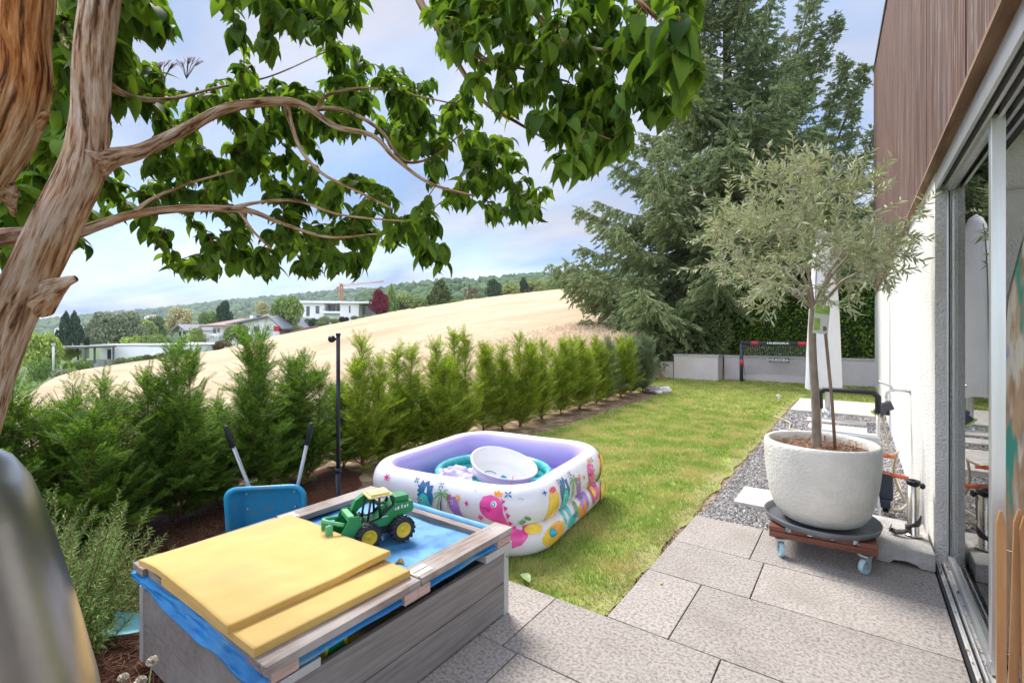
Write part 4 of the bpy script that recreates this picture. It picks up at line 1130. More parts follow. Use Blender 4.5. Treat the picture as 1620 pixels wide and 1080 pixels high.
# section: upper fat tube over a lower tube; (offset, z)
UC = (.0, .315, .100, .140); LC = (.008, .105, .105, .112); RU = .122; RL = .109
def section(v):
    """outer skin, v metres down from the upper tube crest -> offset, z, normal"""
    la = RU * radians(165)
    if v < la: a = radians(92) - v / RU; o, z, rx, rz = UC
    else: a = radians(68) - (v - la) / RL; o, z, rx, rz = LC
    return o + rx * cos(a), z + rz * sin(a), cos(a), sin(a)
def pool_pt(s, v, off=0.0):
    x, y, nx, ny = ppath(s); o, z, cn, sn = section(v); o += off * cn; z += off * sn
    o += .006 * sin(s * 9) * .5
    return Vector((x + nx * o, y + ny * o, z))
pool = thing('inflatable_pool', 'square inflatable paddling pool with dinosaur pictures and lavender inside on the lawn', 'paddling pool', PC, PR)
def ring(name, c4_, mats):
    o0, zc, rx, rz = c4_; nS = len(PP); nA = 28; V = []; F = []; MI = []
    for i in range(nS):
        s = P_s[i] - CORNER; x, y, nx, ny = ppath(s)
        w = .006 * sin(s * 9) * .5
        for k in range(nA):
            a = 2 * pi * k / nA; V.append((x + nx * (o0 + w + rx * cos(a)), y + ny * (o0 + w + rx * cos(a)), zc + rz * sin(a)))
    for i in range(nS):
        j = (i + 1) % nS
        for k in range(nA):
            F.append((i * nA + k, j * nA + k, j * nA + (k + 1) % nA, i * nA + (k + 1) % nA))
            a = 360 * (k + .5) / nA; MI.append(1 if 118 < a < 265 else 0)
    mb = MB(); mb.v = V; mb.f = F; mb.m = MI; mb.sm = [True] * len(F)
    return mb, mats

# flat pictures printed on the vinyl, in (s, h) with h measured down from the crest
PRINT = []
def pr(poly, col): PRINT.append((poly, col))
def el(cx, cy, rx, ry, col, rot=0, n=22, a0=0, a1=360):
    full = abs(a1 - a0) >= 360
    pts = []
    for k in range(n if full else n + 1):
        a = radians(a0 + (a1 - a0) * k / n); x = rx * cos(a); y = ry * sin(a); r = radians(rot)
        pts.append((cx + x * cos(r) - y * sin(r), cy + x * sin(r) + y * cos(r)))
    pr(pts, col)
def ln(pts, w, col):
    """thick polyline"""
    l = []; r = []
    for i, p in enumerate(pts):
        a = Vector(pts[max(0, i - 1)]); b = Vector(pts[min(len(pts) - 1, i + 1)]); d = (b - a)
        if d.length < 1e-9: continue
        d.normalize(); ww = w * (1 if 0 < i < len(pts) - 1 else .5)
        l.append((p[0] - d.y * ww, p[1] + d.x * ww)); r.append((p[0] + d.y * ww, p[1] - d.x * ww))
    pr(l + r[::-1], col)
def star(cx, cy, r, col, n=7, q=.35):
    pr([(cx + (r if k % 2 == 0 else r * q) * cos(pi * k / n), cy + (r if k % 2 == 0 else r * q) * sin(pi * k / n)) for k in range(2 * n)], col)
PINK, PUR, TEAL, BLUE, YEL, ORG, GRN, MAG, LTE, WHT, DK = 'pink', 'purple', 'teal', 'blue', 'yellow', 'orange', 'green', 'magenta', 'aqua', 'white', 'dark'
def unit(x, m=1):
    """one run of the frieze, x to the right as seen from outside; y is down"""
    X = lambda a: x + a * m
    YY = lambda b: b if b < .2 else .2 + (b - .2) * 1.4
    def E(cx, cy, rx, ry, c, rot=0, **k): el(X(cx), YY(cy), rx * (1.2 if cy > .24 else 1), ry * (1.3 if cy > .24 else 1), c, rot * m, **k)
    def Q(pts, c): pr([(X(a), YY(b)) for a, b in pts], c)
    def Ln(pts, w, c): ln([(X(a), YY(b)) for a, b in pts], w, c)
    # coloured ground shapes in the lower band
    E(.09, .40, .10, .055, YEL); E(.58, .40, .09, .045, ORG); E(.36, .41, .07, .03, LTE)
    # volcano
    Q([(.0, .30), (.03, .16), (.045, .115), (.12, .115), (.14, .17), (.165, .30)], YEL); E(.083, .12, .040, .020, ORG); E(.083, .121, .031, .015, MAG)
    Ln([(.05, .2), (.055, .28)], .004, ORG); Ln([(.11, .19), (.12, .28)], .004, ORG)
    # horned dinosaur with a blue fan
    Q([(.17, .17), (.19, .12), (.21, .125), (.225, .085), (.25, .105), (.28, .08), (.295, .115), (.33, .11), (.325, .15), (.345, .18), (.33, .22), (.20, .22)], BLUE)
    for a in ((.26, .09), (.22, .12), (.30, .115)): Ln([a, (.26, .19)], .0022, TEAL)
    Q([(.262, .16), (.275, .12), (.288, .165)], WHT)
    Q([(.20, .235), (.215, .19), (.25, .165), (.29, .175), (.315, .215), (.35, .25), (.36, .36), (.33, .40), (.30, .33), (.26, .33), (.25, .40), (.225, .39), (.225, .28)], LTE)
    E(.245, .205, .010, .012, WHT); E(.244, .206, .006, .008, DK); E(.29, .27, .016, .02, PINK)
    # palm
    Ln([(.405, .30), (.41, .22), (.42, .155)], .005, DK)
    for a in (-160, -125, -60, -25, 10, 170, 120):
        r = radians(a); q = [(.42 + .075 * t * cos(r), .15 + .075 * t * sin(r) + .035 * t * t) for t in (0, .35, .7, 1)]
        Ln(q, .0035, GRN)
        for t in (.35, .6, .85):
            bx = .42 + .075 * t * cos(r); by = .15 + .075 * t * sin(r) + .035 * t * t
            Ln([(bx, by), (bx + .010, by + .022)], .0022, GRN); Ln([(bx, by), (bx - .012, by + .018)], .0022, GRN)
    # purple long neck with a flower
    Q([(.475, .19), (.49, .155), (.525, .15), (.55, .175), (.565, .22), (.60, .26), (.66, .27), (.70, .32), (.70, .40), (.66, .41), (.65, .36), (.60, .37), (.59, .41), (.56, .40), (.55, .32), (.53, .25), (.50, .23), (.48, .215)], PUR)
    E(.50, .185, .010, .013, WHT); E(.499, .186, .006, .008, DK)
    for a, b in ((.60, .29), (.63, .31), (.66, .30), (.62, .34), (.57, .27)): E(a, b, .006, .007, MAG)
    star(X(.545), .155, .030, ORG, 8); E(.545, .155, .009, .009, YEL)
    Q([(.455, .155), (.465, .14), (.475, .15), (.485, .135), (.49, .155), (.472, .18)], MAG); Ln([(.47, .18), (.468, .22)], .002, MAG)
    star(X(.62), .175, .020, MAG, 6); star(X(.60), .395, .026, GRN, 6, .3); star(X(.72), .24, .024, PINK, 7, .35)
    # pink crowned dinosaur
    Q([(.715, .16), (.73, .12), (.77, .105), (.81, .12), (.83, .15), (.835, .20), (.86, .25), (.88, .32), (.93, .34), (.95, .29), (.965, .30), (.955, .37), (.92, .40), (.88, .41), (.78, .42), (.77, .37), (.79, .30), (.79, .24), (.75, .225), (.72, .20)], PINK)
    for k in range(6): a = (.825 + .012 * k, .125 + .036 * k); Q([a, (a[0] + .022, a[1] + .012), (a[0] + .006, a[1] + .03)], MAG)
    E(.79, .155, .015, .017, WHT); E(.788, .157, .010, .013, BLUE); E(.787, .155, .005, .006, WHT); Ln([(.722, .175), (.735, .185), (.755, .178)], .002, DK)
    E(.765, .19, .012, .009, MAG)
    Q([(.79, .108), (.785, .075), (.80, .088), (.81, .065), (.82, .092), (.835, .085), (.825, .118)], ORG)
    E(.83, .345, .03, .045, YEL)
    for a, b, c in ((.86, .10, BLUE), (.40, .10, BLUE), (.18, .1, BLUE)):
        for k in range(4): r = pi / 4 + k * pi / 2; E(a + .014 * cos(r), b + .014 * sin(r), .011, .0045, c, math.degrees(r) * m)
    for a, b in ((.36, .095), (.155, .105), (.66, .10), (.91, .13)): Ln([(a, b), (a + .012, b - .006), (a + .02, b + .004), (a + .03, b)], .0012, DK)
    # cactus, ferns and the hot earth band along the bottom
    E(.93, .24, .018, .012, GRN, -30); E(.955, .225, .02, .009, GRN, 30); E(.45, .36, .016, .035, GRN); E(.42, .39, .03, .012, TEAL); E(.08, .38, .05, .02, ORG); star(X(.13), .35, .03, MAG, 7)
    star(X(.02), .36, .024, TEAL, 6, .3); Ln([(.45, .33), (.45, .39)], .002, TEAL)
LEN1 = .985
unit(.13); unit(-.93 - .0); unit(1.12)
star(-1.02, .12, .03, 'magenta', 6); el(.06, .40, .05, .03, 'yellow'); star(.13, .12, .02, 'blue', 4)
pcol = {'pink': (.74, .06, .30), 'purple': (.36, .17, .55), 'teal': (.02, .25, .30), 'blue': (.02, .13, .30), 'yellow': (.85, .50, .06), 'orange': (.85, .28, .04), 'green': (.10, .32, .08),
        'magenta': (.62, .02, .22), 'aqua': (.05, .52, .50), 'white': (.85, .85, .87), 'dark': (.05, .03, .07)}
pnames = list(pcol); pm = [surf('vinyl_' + k, v, tuple(min(1, c * 1.35) for c in v), scale=14, rough=.35, coat=.2) for k, v in pcol.items()]
def decals(mb, lo, hi, zmin, zmax, mat0):
    for idx, (poly, colr) in enumerate(PRINT):
        if len(poly) < 3: continue
        bm = bmesh.new()
        vs = []
        for x, y in poly: vs.append(bm.verts.new((x, y, 0)))
        try:
            es = [bm.edges.new((vs[i], vs[(i + 1) % len(vs)])) for i in range(len(vs))]
            bmesh.ops.triangle_fill(bm, edges=es, use_beauty=True)
        except Exception:
            bm.free(); continue
        for c in (lo, hi):
            bmesh.ops.bisect_plane(bm, geom=bm.verts[:] + bm.edges[:] + bm.faces[:], plane_co=(0, c, 0), plane_no=(0, 1 if c == hi else -1, 0), clear_outer=True)
        for it in range(5):
            lg = [e for e in bm.edges if e.calc_length() > .022]
            if not lg: break
            bmesh.ops.subdivide_edges(bm, edges=lg, cuts=1); bmesh.ops.triangulate(bm, faces=[f for f in bm.faces if len(f.verts) > 3])
        if bm.faces:
            bm.verts.index_update()
            off = .0012 + .00025 * (idx % 61)
            V = [pool_pt(v.co.x, v.co.y, off) for v in bm.verts]; F = [tuple(v.index for v in f.verts) for f in bm.faces]
            Fo = []
            for f in F:
                a, b, c = V[f[0]], V[f[1]], V[f[2]]
                nrm = (b - a).cross(c - a); m_ = (a + b + c) / 3
                Fo.append(f if nrm.dot(Vector((m_.x, m_.y, 0))) > 0 else f[::-1])
            mb.add(V, Fo, mat0 + pnames.index(colr), True)
        bm.free()
LA = RU * radians(165)
mats = [m_pwhite, m_plav] + pm
mb, _ = ring('upper', UC, mats); decals(mb, .02, LA - .008, 0, 1, 2); mb.build('upper_ring', mats, pool)
mb, _ = ring('lower', LC, mats); decals(mb, LA + .01, .60, 0, 1, 2); mb.build('lower_ring', mats, pool)
mb = MB(); mb.prism([(x - nx * .03, y - ny * .03) for x, y, nx, ny in PP], .012, .03, 0); mb.build('pool_floor', m_pfloor, pool)
mb = MB()
for s in (.62,):
    p = pool_pt(s, .40, .004); mb.ball(p, .035, 16, 1, (1, 1, 1)); 
mb = MB()
x, y, nx, ny = ppath(.20)
cc = pool_pt(.17, .455, .006); mb.ball(cc, .028, 18, 0, (1, 1, 1)); 
lw = mb.build('badge', [surf('badge_blue', (.03, .42, .55), rough=.4)], pool)
# turquoise ring pool inside
m_aqua = surf('clear_aqua_vinyl', (.03, .38, .40), (.10, .50, .50), scale=9, rough=.18, coat=.5, stretch=(1, 1, 4), c3=(.16, .56, .56), c3scale=14, c3lo=.5, c3hi=.7)
rp = thing('round_paddling_pool', 'round turquoise ribbed paddling pool lying inside the square one', 'paddling pool', (PC.x + .03, PC.y - .04, .03))
mb = MB()
for k in range(4):
    z = .045 + .072 * k; n = 56; pts = [(.47 * cos(2 * pi * i / n), .44 * sin(2 * pi * i / n)) for i in range(n)]
    V = []; F = []
    for i, (x, y) in enumerate(pts):
        l = math.hypot(x, y)
        for j in range(10): a = 2 * pi * j / 10; V.append((x + x / l * .032 * cos(a), y + y / l * .032 * cos(a), z + .038 * sin(a)))
    for i in range(n):
        for j in range(10): F.append((i * 10 + j, ((i + 1) % n) * 10 + j, ((i + 1) % n) * 10 + (j + 1) % 10, i * 10 + (j + 1) % 10))
    mb.add(V, F, 0, True)
mb.build('ring', m_aqua, rp)
mb = MB(); mb.lathe([(.001, .02), (.38, .02)], 40); mb.build('base', m_aqua, rp)
# white baby bath, tilted
m_bath = surf('white_bath_plastic', (.82, .80, .78), rough=.3, coat=.2)
bb = thing('baby_bath', 'white plastic baby bath with a blue leaf print tilted up inside the paddling pools', 'baby bath', (-2.20, 2.90, .42), PR)
bb.scale = (.92,) * 3; bb.rotation_euler = (radians(26), radians(12), radians(38))
def bath(sc, zt, zb, a, b):
    V = []; n = 40
    prof = [(1.0, zt), (1.05, zt - .004), (1.055, zt - .018), (1.0, zt - .022), (.95, (zt + zb) / 2), (.84, zb + .02), (.70, zb), (.0, zb)]
    return prof
mb = MB()
def oval(k, n, a, b):
    t = 2 * pi * k / n; return (a * cos(t) * (1 + .10 * cos(t)), b * sin(t))
n = 44; V = []; F = []
prof = [(.0, .028), (.62, .03), (.80, .05), (.90, .12), (.965, .20), (1.02, .213), (1.055, .212), (1.06, .196), (1.02, .19), (.965, .12), (.88, .05), (.74, .0), (.0, .0)]
for f, z in prof:
    for k in range(n):
        x, y = oval(k, n, .265, .175); V.append((x * max(f, .002), y * max(f, .002), z - .10))
for i in range(len(prof) - 1):
    for k in range(n): F.append((i * n + k, i * n + (k + 1) % n, (i + 1) * n + (k + 1) % n, (i + 1) * n + k))
V = [Vector((v.x, v.y, (v.z + .10) * .78 - .10)) if isinstance(v, Vector) else (v[0], v[1], (v[2] + .10) * .78 - .10) for v in V]; mb.add(V, [f[::-1] for f in F], 0, True); mb.build('tub', m_bath, bb)
mb = MB()
def blob(pts, z=-.0745): mb.prism(pts, z, z + .0012, 0)
blob([(.02, -.03), (.05, -.045), (.085, -.03), (.07, .0), (.04, .01)]);
for k in range(10):
    a = radians(20 + k * 28); a2 = radians(20 + k * 28 + 28)
    blob([(-.06 + .05 * cos(a), .0 + .03 * sin(a)), (-.06 + .043 * cos(a), .024 * sin(a)), (-.06 + .043 * cos(a2), .024 * sin(a2)), (-.06 + .05 * cos(a2), .03 * sin(a2))])
mb.build_each('print', surf('print_blue', (.01, .30, .42), rough=.4), bb)
mb = MB(); mb.tube([(.06, -.04, -.065), (.09, -.09, -.02), (.10, -.15, .03), (.105, -.168, .10), (.10, -.195, .08), (.10, -.2, .03)], .0022, 6); mb.build('cord', surf('orange_cord', (.75, .22, .08), rough=.6), bb)
# crumpled lavender cloth
m_cloth = surf('lavender_cloth', (.50, .42, .66), (.82, .80, .88), scale=9, rough=.8, lo=.42, hi=.58, c3=(.08, .45, .48), c3scale=7, c3lo=.62, c3hi=.66)
mb = MB()
def fc(u, v):
    x = (u - .5) * .30; y = (v - .5) * .24; q = 1 - max(abs(2 * u - 1), abs(2 * v - 1)) ** 3
    return (x + .02 * nz(u * 4, v * 4, 1, 3), y + .02 * nz(u * 4, v * 4, 1, 7), .035 * q + .075 * abs(nz(u * 3.2, v * 3.2, 1, 1)) + .02 * nz(u * 9, v * 9, 1, 2))
mb.add(*cloth(fc, 44, 36), 0, True)
o = mb.build('towel', m_cloth, loc=(-2.47, 2.70, .34)); o.rotation_euler = (radians(12), 0, .4); md = o.modifiers.new('t', 'SOLIDIFY'); md.thickness = .004
tag(o, 'crumpled lavender and white towel left of the baby bath in the paddling pool', 'towel')
# ================================================================ POT, TROLLEY, HOSE CART, PARASOL, WALL THINGS
m_pot = surf('cream_stucco_pot', (0.70, 0.66, 0.59), (0.78, 0.74, 0.67), scale=7, rough=.92, bump=.9, bscale=55, bdist=.009, c3=(.55, .50, .42), c3scale=3, c3lo=.55, c3hi=.75)
pcx, pcy = -.20, 3.80
mb = MB()
prof = [(.002, .205), (.16, .205), (.205, .213), (.245, .24), (.275, .29), (.298, .36), (.315, .45), (.327, .55), (.332, .64), (.333, .70), (.329, .722), (.316, .731), (.302, .726), (.296, .705), (.29, .66)]
mb.lathe([(r, z - .205) for r, z in prof], 64)
tag(mb.build('plant_pot', m_pot, loc=(pcx, pcy, .205)), 'large round cream stucco pot holding the olive tree', 'plant pot')
m_psoil = surf('pot_soil', (.06, .028, .016), (.30, .17, .10), scale=26, rough=.95, bump=1, bscale=40, bdist=.03)
mb = MB(); mb.lathe([(.001, .012), (.12, .018), (.22, .01), (.291, .0)], 40)
o = mb.build('potting_soil', m_psoil, loc=(pcx, pcy, .672)); tag(o, kind='stuff')
n = 900; r = .27 * np.sqrt(RNG.uniform(size=n)); a = RNG.uniform(0, 2 * pi, n)
T = np.array([(-1, 0, 0), (1, 0, 0), (1, 1, .15), (-1, 1, .15), (0, .5, .5)], dtype=float); TF = np.array([(0, 1, 4), (1, 2, 4), (2, 3, 4), (3, 0, 4)])
V, F = batch(T, TF, frames(rnd_dir(n) * np.array([1, 1, .25])), np.stack([pcx + r * np.cos(a), pcy + r * np.sin(a), .686 + .01 * RNG.uniform(size=n)], 1), np.stack([RNG.uniform(.001, .004, n), RNG.uniform(.01, .05, n), RNG.uniform(.001, .004, n)], 1))
tag(np_mesh('bark_chips', V, F, leafmat('bark_chip', (.08, .03, .015), (.42, .24, .14), trans=0)), kind='stuff')
m_sauc = surf('grey_saucer_plastic', (.13, .135, .15), (.17, .175, .19), scale=6, rough=.45)
mb = MB(); mb.lathe([(.001, .006), (.29, .006), (.315, .016), (.325, .045), (.331, .0455), (.333, .043), (.322, .010), (.30, .0), (.001, .0)], 56)
tag(mb.build('saucer', m_sauc, loc=(pcx, pcy, .188)), 'dark grey round saucer under the cream pot', 'saucer')
m_red = surf('red_brown_wood', (.12, .035, .018), (.22, .075, .04), scale=14, rough=.55, stretch=(.4, 3, 3), bump=.3)
m_zincg = surf('galvanised', (.50, .53, .55), (.62, .64, .66), scale=20, rough=.35, metal=.8)
m_caster = surf('blue_grey_caster', (.36, .50, .56), (.42, .56, .62), scale=9, rough=.5)
tr = thing('plant_trolley', 'reddish wooden plant trolley on pale blue castors carrying the saucer and pot', 'plant trolley', (pcx, pcy, 0), radians(4))
for i in range(5):
    mb = MB(); x = -.24 + .12 * i; mb.box((x - .045, -.25, .158), (x + .045, .25, .1865), 0, .003); mb.build('slat', m_red, tr)
for y in (-.255, .225):
    mb = MB(); mb.box((-.285, y, .120), (.285, y + .030, .157), 0, .003); mb.build('bearer', m_red, tr)
for (x, y, a) in ((-.225, -.235, 25), (.225, -.235, -35), (-.225, .235, 60), (.225, .235, 10)):
    cs = MB(); M = Matrix.Translation((x, y, 0)) @ Matrix.Rotation(radians(a), 4, 'Z')
    cs.lathe([(.0, .050 - .009), (.0, .050)], 3) if False else None
    for s in (-1, 1): cs.prism([(-.012, .035), (.012, .03), (.03, .105), (-.018, .105)], s * .019 - .0012, s * .019 + .0012, 0, M @ Matrix(((0, 0, 1, 0), (1, 0, 0, 0), (0, 1, 0, 0), (0, 0, 0, 1))))
    cs.box((-.026, -.028, .104), (.026, .032, .110), 0, .001, M); cs.box((-.03, -.03, .111), (.03, .03, .1175), 0, .001, M)
    c = cs.build('castor', m_zincg, tr)
    wh = MB(); R = M @ Matrix.Translation((0, -.008, .046)) @ Matrix.Rotation(pi / 2, 4, 'Y')
    wh.lathe([(.008, -.013), (.03, -.011), (.033, -.014), (.043, -.014), (.046, -.009), (.046, .009), (.043, .014), (.033, .014), (.03, .011), (.008, .013)], 28, M=R)
    wh.lathe([(.001, -.017), (.008, -.016), (.008, .016), (.001, .017)], 12, M=R, mi=1)
    wh.build('wheel', [m_caster, m_zincg], c)

# granite block beside the door
m_gran = surf('grey_granite', (.36, .345, .33), (.52, .50, .48), scale=9, rough=.85, bump=.6, bscale=110, bdist=.006)
speckle(m_gran, (.09, .085, .08), 120, (.47, .52), .9)
mb = MB()
Mg = Matrix(((1, 0, 0, 0), (0, 0, 1, 0), (0, 1, 0, 0), (0, 0, 0, 1)))
pf_ = [(.0, .0), (.07, .0), (.085, .022), (.15, .030), (.20, .018), (.215, .0), (.286, .0), (.286, .105), (.0, .115)]
n = len(pf_); V = [(x, 0, z) for x, z in pf_] + [(x, .57, z) for x, z in pf_]
F = [tuple(range(n)), tuple(reversed(range(n, 2 * n)))] + [(i, n + i, n + (i + 1) % n, (i + 1) % n) for i in range(n)]
mb.add(V, F)
o = mb.build('granite_block', m_gran, loc=(.098, 3.83, .002)); o.rotation_euler = (0, 0, radians(1))
bv = o.modifiers.new('b', 'BEVEL'); bv.width = .006; bv.segments = 2
tag(o, 'pale grey granite block with a notched underside on the terrace beside the house wall', 'stone block')
# steel tube with a dark strap
m_chrome = surf('satin_steel', (.55, .50, .42), (.66, .61, .53), scale=5, rough=.25, metal=1.0, stretch=(3, 3, .3))
st = thing('steel_holder', 'upright satin steel parasol holder with black knob and dark strap on the granite block', 'parasol holder', (.300, 4.10, .118))
mb = MB(); mb.lathe([(.001, .0), (.047, .0), (.047, .006), (.035, .008), (.033, .012), (.033, .352), (.0285, .352), (.0285, .25), (.001, .25)], 36); mb.build('tube', m_chrome, st)
mb = MB(); mb.lathe([(.0335, .333), (.0375, .334), (.0375, .356), (.034, .360), (.0275, .360), (.0275, .345)], 36); mb.build('rim', m_black, st)
mb = MB(); kd = RT * .034; mb.tube([(kd.x, kd.y, .325), (kd.x * 1.6, kd.y * 1.6, .325)], .006, 10); mb.ball((kd.x * 1.75, kd.y * 1.75, .320), .016, 12, 0, (1, 1, 1.3)); mb.build('knob', m_black, st)
m_strap = surf('dark_brown_rubber', (.05, .04, .042), (.08, .066, .068), scale=12, rough=.55)
mb = MB()
pts = []
for k in range(40):
    t = k / 39; a = radians(-250 + 330 * t); rr = .038 + .004 * sin(t * 9); 
    pts.append((rr * cos(a), rr * sin(a), .02 + .115 * t))
V = []; F = []
for i, p in enumerate(pts):
    h = .018 + .006 * sin(i * .3)
    V += [(p[0], p[1], p[2] - h), (p[0] * 1.06, p[1] * 1.06, p[2] + h)]
for i in range(len(pts) - 1): F.append((2 * i, 2 * i + 2, 2 * i + 3, 2 * i + 1))
tl_ = [(-.03, -.03, .025), (-.06, -.055, .014), (-.095, -.06, .008), (-.13, -.035, .012), (-.12, -.02, .03)]
b0 = len(V)
for i, p in enumerate(tl_): V += [(p[0], p[1] - .016, p[2]), (p[0] + .006, p[1] + .018, p[2] + .02)]
for i in range(len(tl_) - 1): F.append((b0 + 2 * i, b0 + 2 * i + 2, b0 + 2 * i + 3, b0 + 2 * i + 1))
mb.add(V, F, 0, True); o = mb.build('strap', m_strap, st); md = o.modifiers.new('t', 'SOLIDIFY'); md.thickness = .004

# wall tap with a watering timer
m_tapm = surf('chrome_tap', (.60, .62, .62), (.68, .70, .70), scale=12, rough=.28, metal=.85)
tapY = 5.72; tz = .905
tp = thing('water_tap', 'chrome tap with lever on the white house wall', 'tap', (XW, tapY, tz))
mb = MB(); mb.lathe([(.001, .0), (.034, .0), (.034, -.006), (.020, -.012), (.001, -.012)], 24, M=Matrix.Rotation(pi / 2, 4, 'Y')); mb.tube([(0, 0, 0), (-.12, 0, .005), (-.15, 0, .0)], .013, 14)
mb.tube([(-.135, 0, .005), (-.165, 0, -.01), (-.178, 0, -.045), (-.182, 0, -.075)], [.015, .014, .013, .013], 14)
for k in range(3): mb.tube([(-.181, 0, -.055 - .018 * k), (-.183, 0, -.065 - .018 * k)], .020 + .002 * k, 8)
mb.build('spout', m_tapm, tp)
mb = MB(); mb.tube([(-.135, 0, .01), (-.14, 0, .034)], .010, 10); mb.tube([(-.135, 0, .034), (-.17, -.0, .048), (-.235, .0, .078)], [.009, .008, .012], 8); mb.build('lever', m_tapm, tp)
wt = thing('watering_timer', 'dark grey and lime watering timer hanging on the wall tap', 'watering timer', (XW - .19, tapY, tz - .11))
Mt = Matrix.Rotation(radians(-22), 4, 'Y')
mb = MB(); mb.box((-.075, -.045, -.085), (.045, .045, -.005), 0, .012, Mt); mb.box((-.13, -.05, -.078), (-.055, .05, -.0), 0, .008, Mt @ Matrix.Rotation(radians(-25), 4, 'Y')); mb.build('case', surf('timer_grey', (.06, .065, .08), rough=.45), wt)
mb = MB(); mb.box((-.148, -.048, -.086), (-.132, .048, .015), 0, .006, Mt @ Matrix.Rotation(radians(-25), 4, 'Y')); mb.build('face_plate', surf('lime_plastic', (.42, .52, .10), rough=.45), wt)
mb = MB(); mb.tube([(.02, 0, -.08), (.022, 0, -.125)], .018, 14); mb.tube([(-.03, 0, -.08), (-.03, 0, -.115)], .014, 12); mb.build('outlet', m_black, wt)

# hose cart
m_hose = surf('beige_hose', (.50, .43, .30), (.58, .50, .37), scale=10, rough=.5)
m_ctube = surf('cream_cart_tube', (.62, .58, .50), (.68, .64, .57), scale=8, rough=.35, metal=.3)
m_cgrey = surf('cart_grey_plastic', (.20, .21, .24), rough=.5)
m_corange = surf('orange_plastic', (.78, .16, .05), rough=.45)
m_cwhite = surf('pale_grey_plastic', (.66, .66, .67), rough=.45)
hc = thing('hose_cart', 'hose cart with black U shaped handle and beige hose behind the cream pot', 'hose cart', (-.06, 4.86, 0), radians(-6))
hw = .198
mb = MB(); mb.tube([(-hw, 0, .80), (-hw, -.01, .93), (-hw + .03, -.01, .963), (hw - .03, -.01, .963), (hw, -.01, .93), (hw, 0, .80)], .022, 14); mb.build('handle_grip', m_black, hc)
for s in (-1, 1):
    mb = MB(); mb.tube([(s * hw, 0, .82), (s * hw, .01, .45), (s * hw, .02, .30)], .013, 12); mb.build('frame_tube', m_ctube, hc)
    mb = MB(); mb.tube([(s * hw, .02, .36), (s * (hw - .01), -.02, .22), (s * (hw + .02), -.10, .012), (s * (hw + .035), -.16, .012)], .011, 12); mb.build('foot', m_cwhite, hc)
mb = MB(); mb.box((-.21, -.04, .595), (.20, .05, .625), 0, .012); mb.box((-.22, -.05, .560), (.215, -.025, .612), 0, .01); mb.build('tray', m_cwhite, hc)
mb = MB(); mb.box((.02, -.02, .545), (.16, .06, .592), 0, .008); mb.build('nozzle', m_corange, hc)
mb = MB(); mb.prism([(-.03, .30), (.045, .28), (.05, .50), (.02, .60), (-.03, .55)], hw - .028, hw - .014, 0, Ms); mb.prism([(-.03, .30), (.045, .28), (.05, .50), (.02, .60), (-.03, .55)], -hw + .014, -hw + .028, 0, Ms)
mb.ball((hw - .02, .0, .55), .03, 14); mb.build('side_bracket', m_cgrey, hc)
mb = MB()
Rr = Matrix.Translation((0, .04, .40)) @ Matrix.Rotation(pi / 2, 4, 'Y')
for x in (-.15, .13): mb.lathe([(.02, x), (.15, x), (.155, x + .008), (.15, x + .016), (.02, x + .016)], 32, M=Rr)
mb.build('reel', m_cgrey, hc)
mb = MB(); pts = []
for k in range(200):
    a = 2 * pi * k / 18; x = -.12 + .23 * abs(((k / 80) % 2) - 1); rr = .085 + .018 * (k // 80); pts.append((x, .04 + rr * cos(a), .40 + rr * sin(a)))
mb.tube(pts, .0085, 7); mb.build('wound_hose', m_hose, hc)
for s in (-1, 1):
    mb = MB(); mb.lathe([(.01, -.02), (.05, -.02), (.085, -.018), (.09, -.012), (.09, .012), (.085, .018), (.05, .02), (.01, .02)], 30, M=Matrix.Translation((s * (hw + .025) if s < 0 else hw + .045, .06, .092)) @ Matrix.Rotation(pi / 2, 4, 'Y')); mb.build('wheel', m_black, hc)
mb = MB(); mb.tube([(hw + .01, -.02, .335), (hw + .10, -.03, .33)], .009, 10); mb.tube([(hw + .085, -.03, .331), (hw + .19, -.03, .322)], .0155, 12); mb.build('crank', m_corange, hc)
mb = MB(); mb.box((hw + .005, -.03, .12), (hw + .095, .04, .335), 0, .012); mb.box((hw + .01, -.05, .06), (hw + .08, .04, .13), 0, .01); mb.build('bracket_box', surf('cart_navy', (.03, .035, .06), rough=.5), hc)
mb = MB(); mb.tube([(hw - .01, -.01, .47), (hw + .06, -.01, .47)], .017, 12); mb.tube([(hw + .055, -.01, .47), (hw + .105, -.01, .468)], .0125, 12); mb.build('hose_connector', m_corange, hc)
# loose hose loops against the wall, hose on the gravel
mb = MB(); pts = []
for k in range(34):
    t = k / 33; pts.append((.21 + .10 * t + .03 * sin(t * 7), 4.86 + .25 * t, .47 + .03 * sin(pi * t) - .0 * t - .44 * max(0, t - .35) / .65))
pts += [(.33, 5.08, .04), (.28, 4.98, .012), (.20, 4.95, .012), (.17, 5.05, .012), (.22, 5.25, .012), (.31, 5.45, .02), (.30, 5.60, .10), (.24, 5.68, .35), (.205, 5.71, .60), (.195, 5.72, .70)]
def smooth_pts(pts, n=6):
    out = []
    P_ = [Vector(p) for p in pts]; P_ = [P_[0]] + P_ + [P_[-1]]
    for i in range(1, len(P_) - 2):
        for k in range(n):
            t = k / n; a, b, c, d = P_[i - 1], P_[i], P_[i + 1], P_[i + 2]
            out.append(.5 * ((2 * b) + (c - a) * t + (2 * a - 5 * b + 4 * c - d) * t * t + (3 * b - a - 3 * c + d) * t ** 3))
    out.append(P_[-2]); return out
mb.tube(smooth_pts(pts, 3), .0095, 8); tag(mb.build('garden_hose', m_hose), 'beige garden hose looping between the hose cart and the wall tap', 'garden hose')
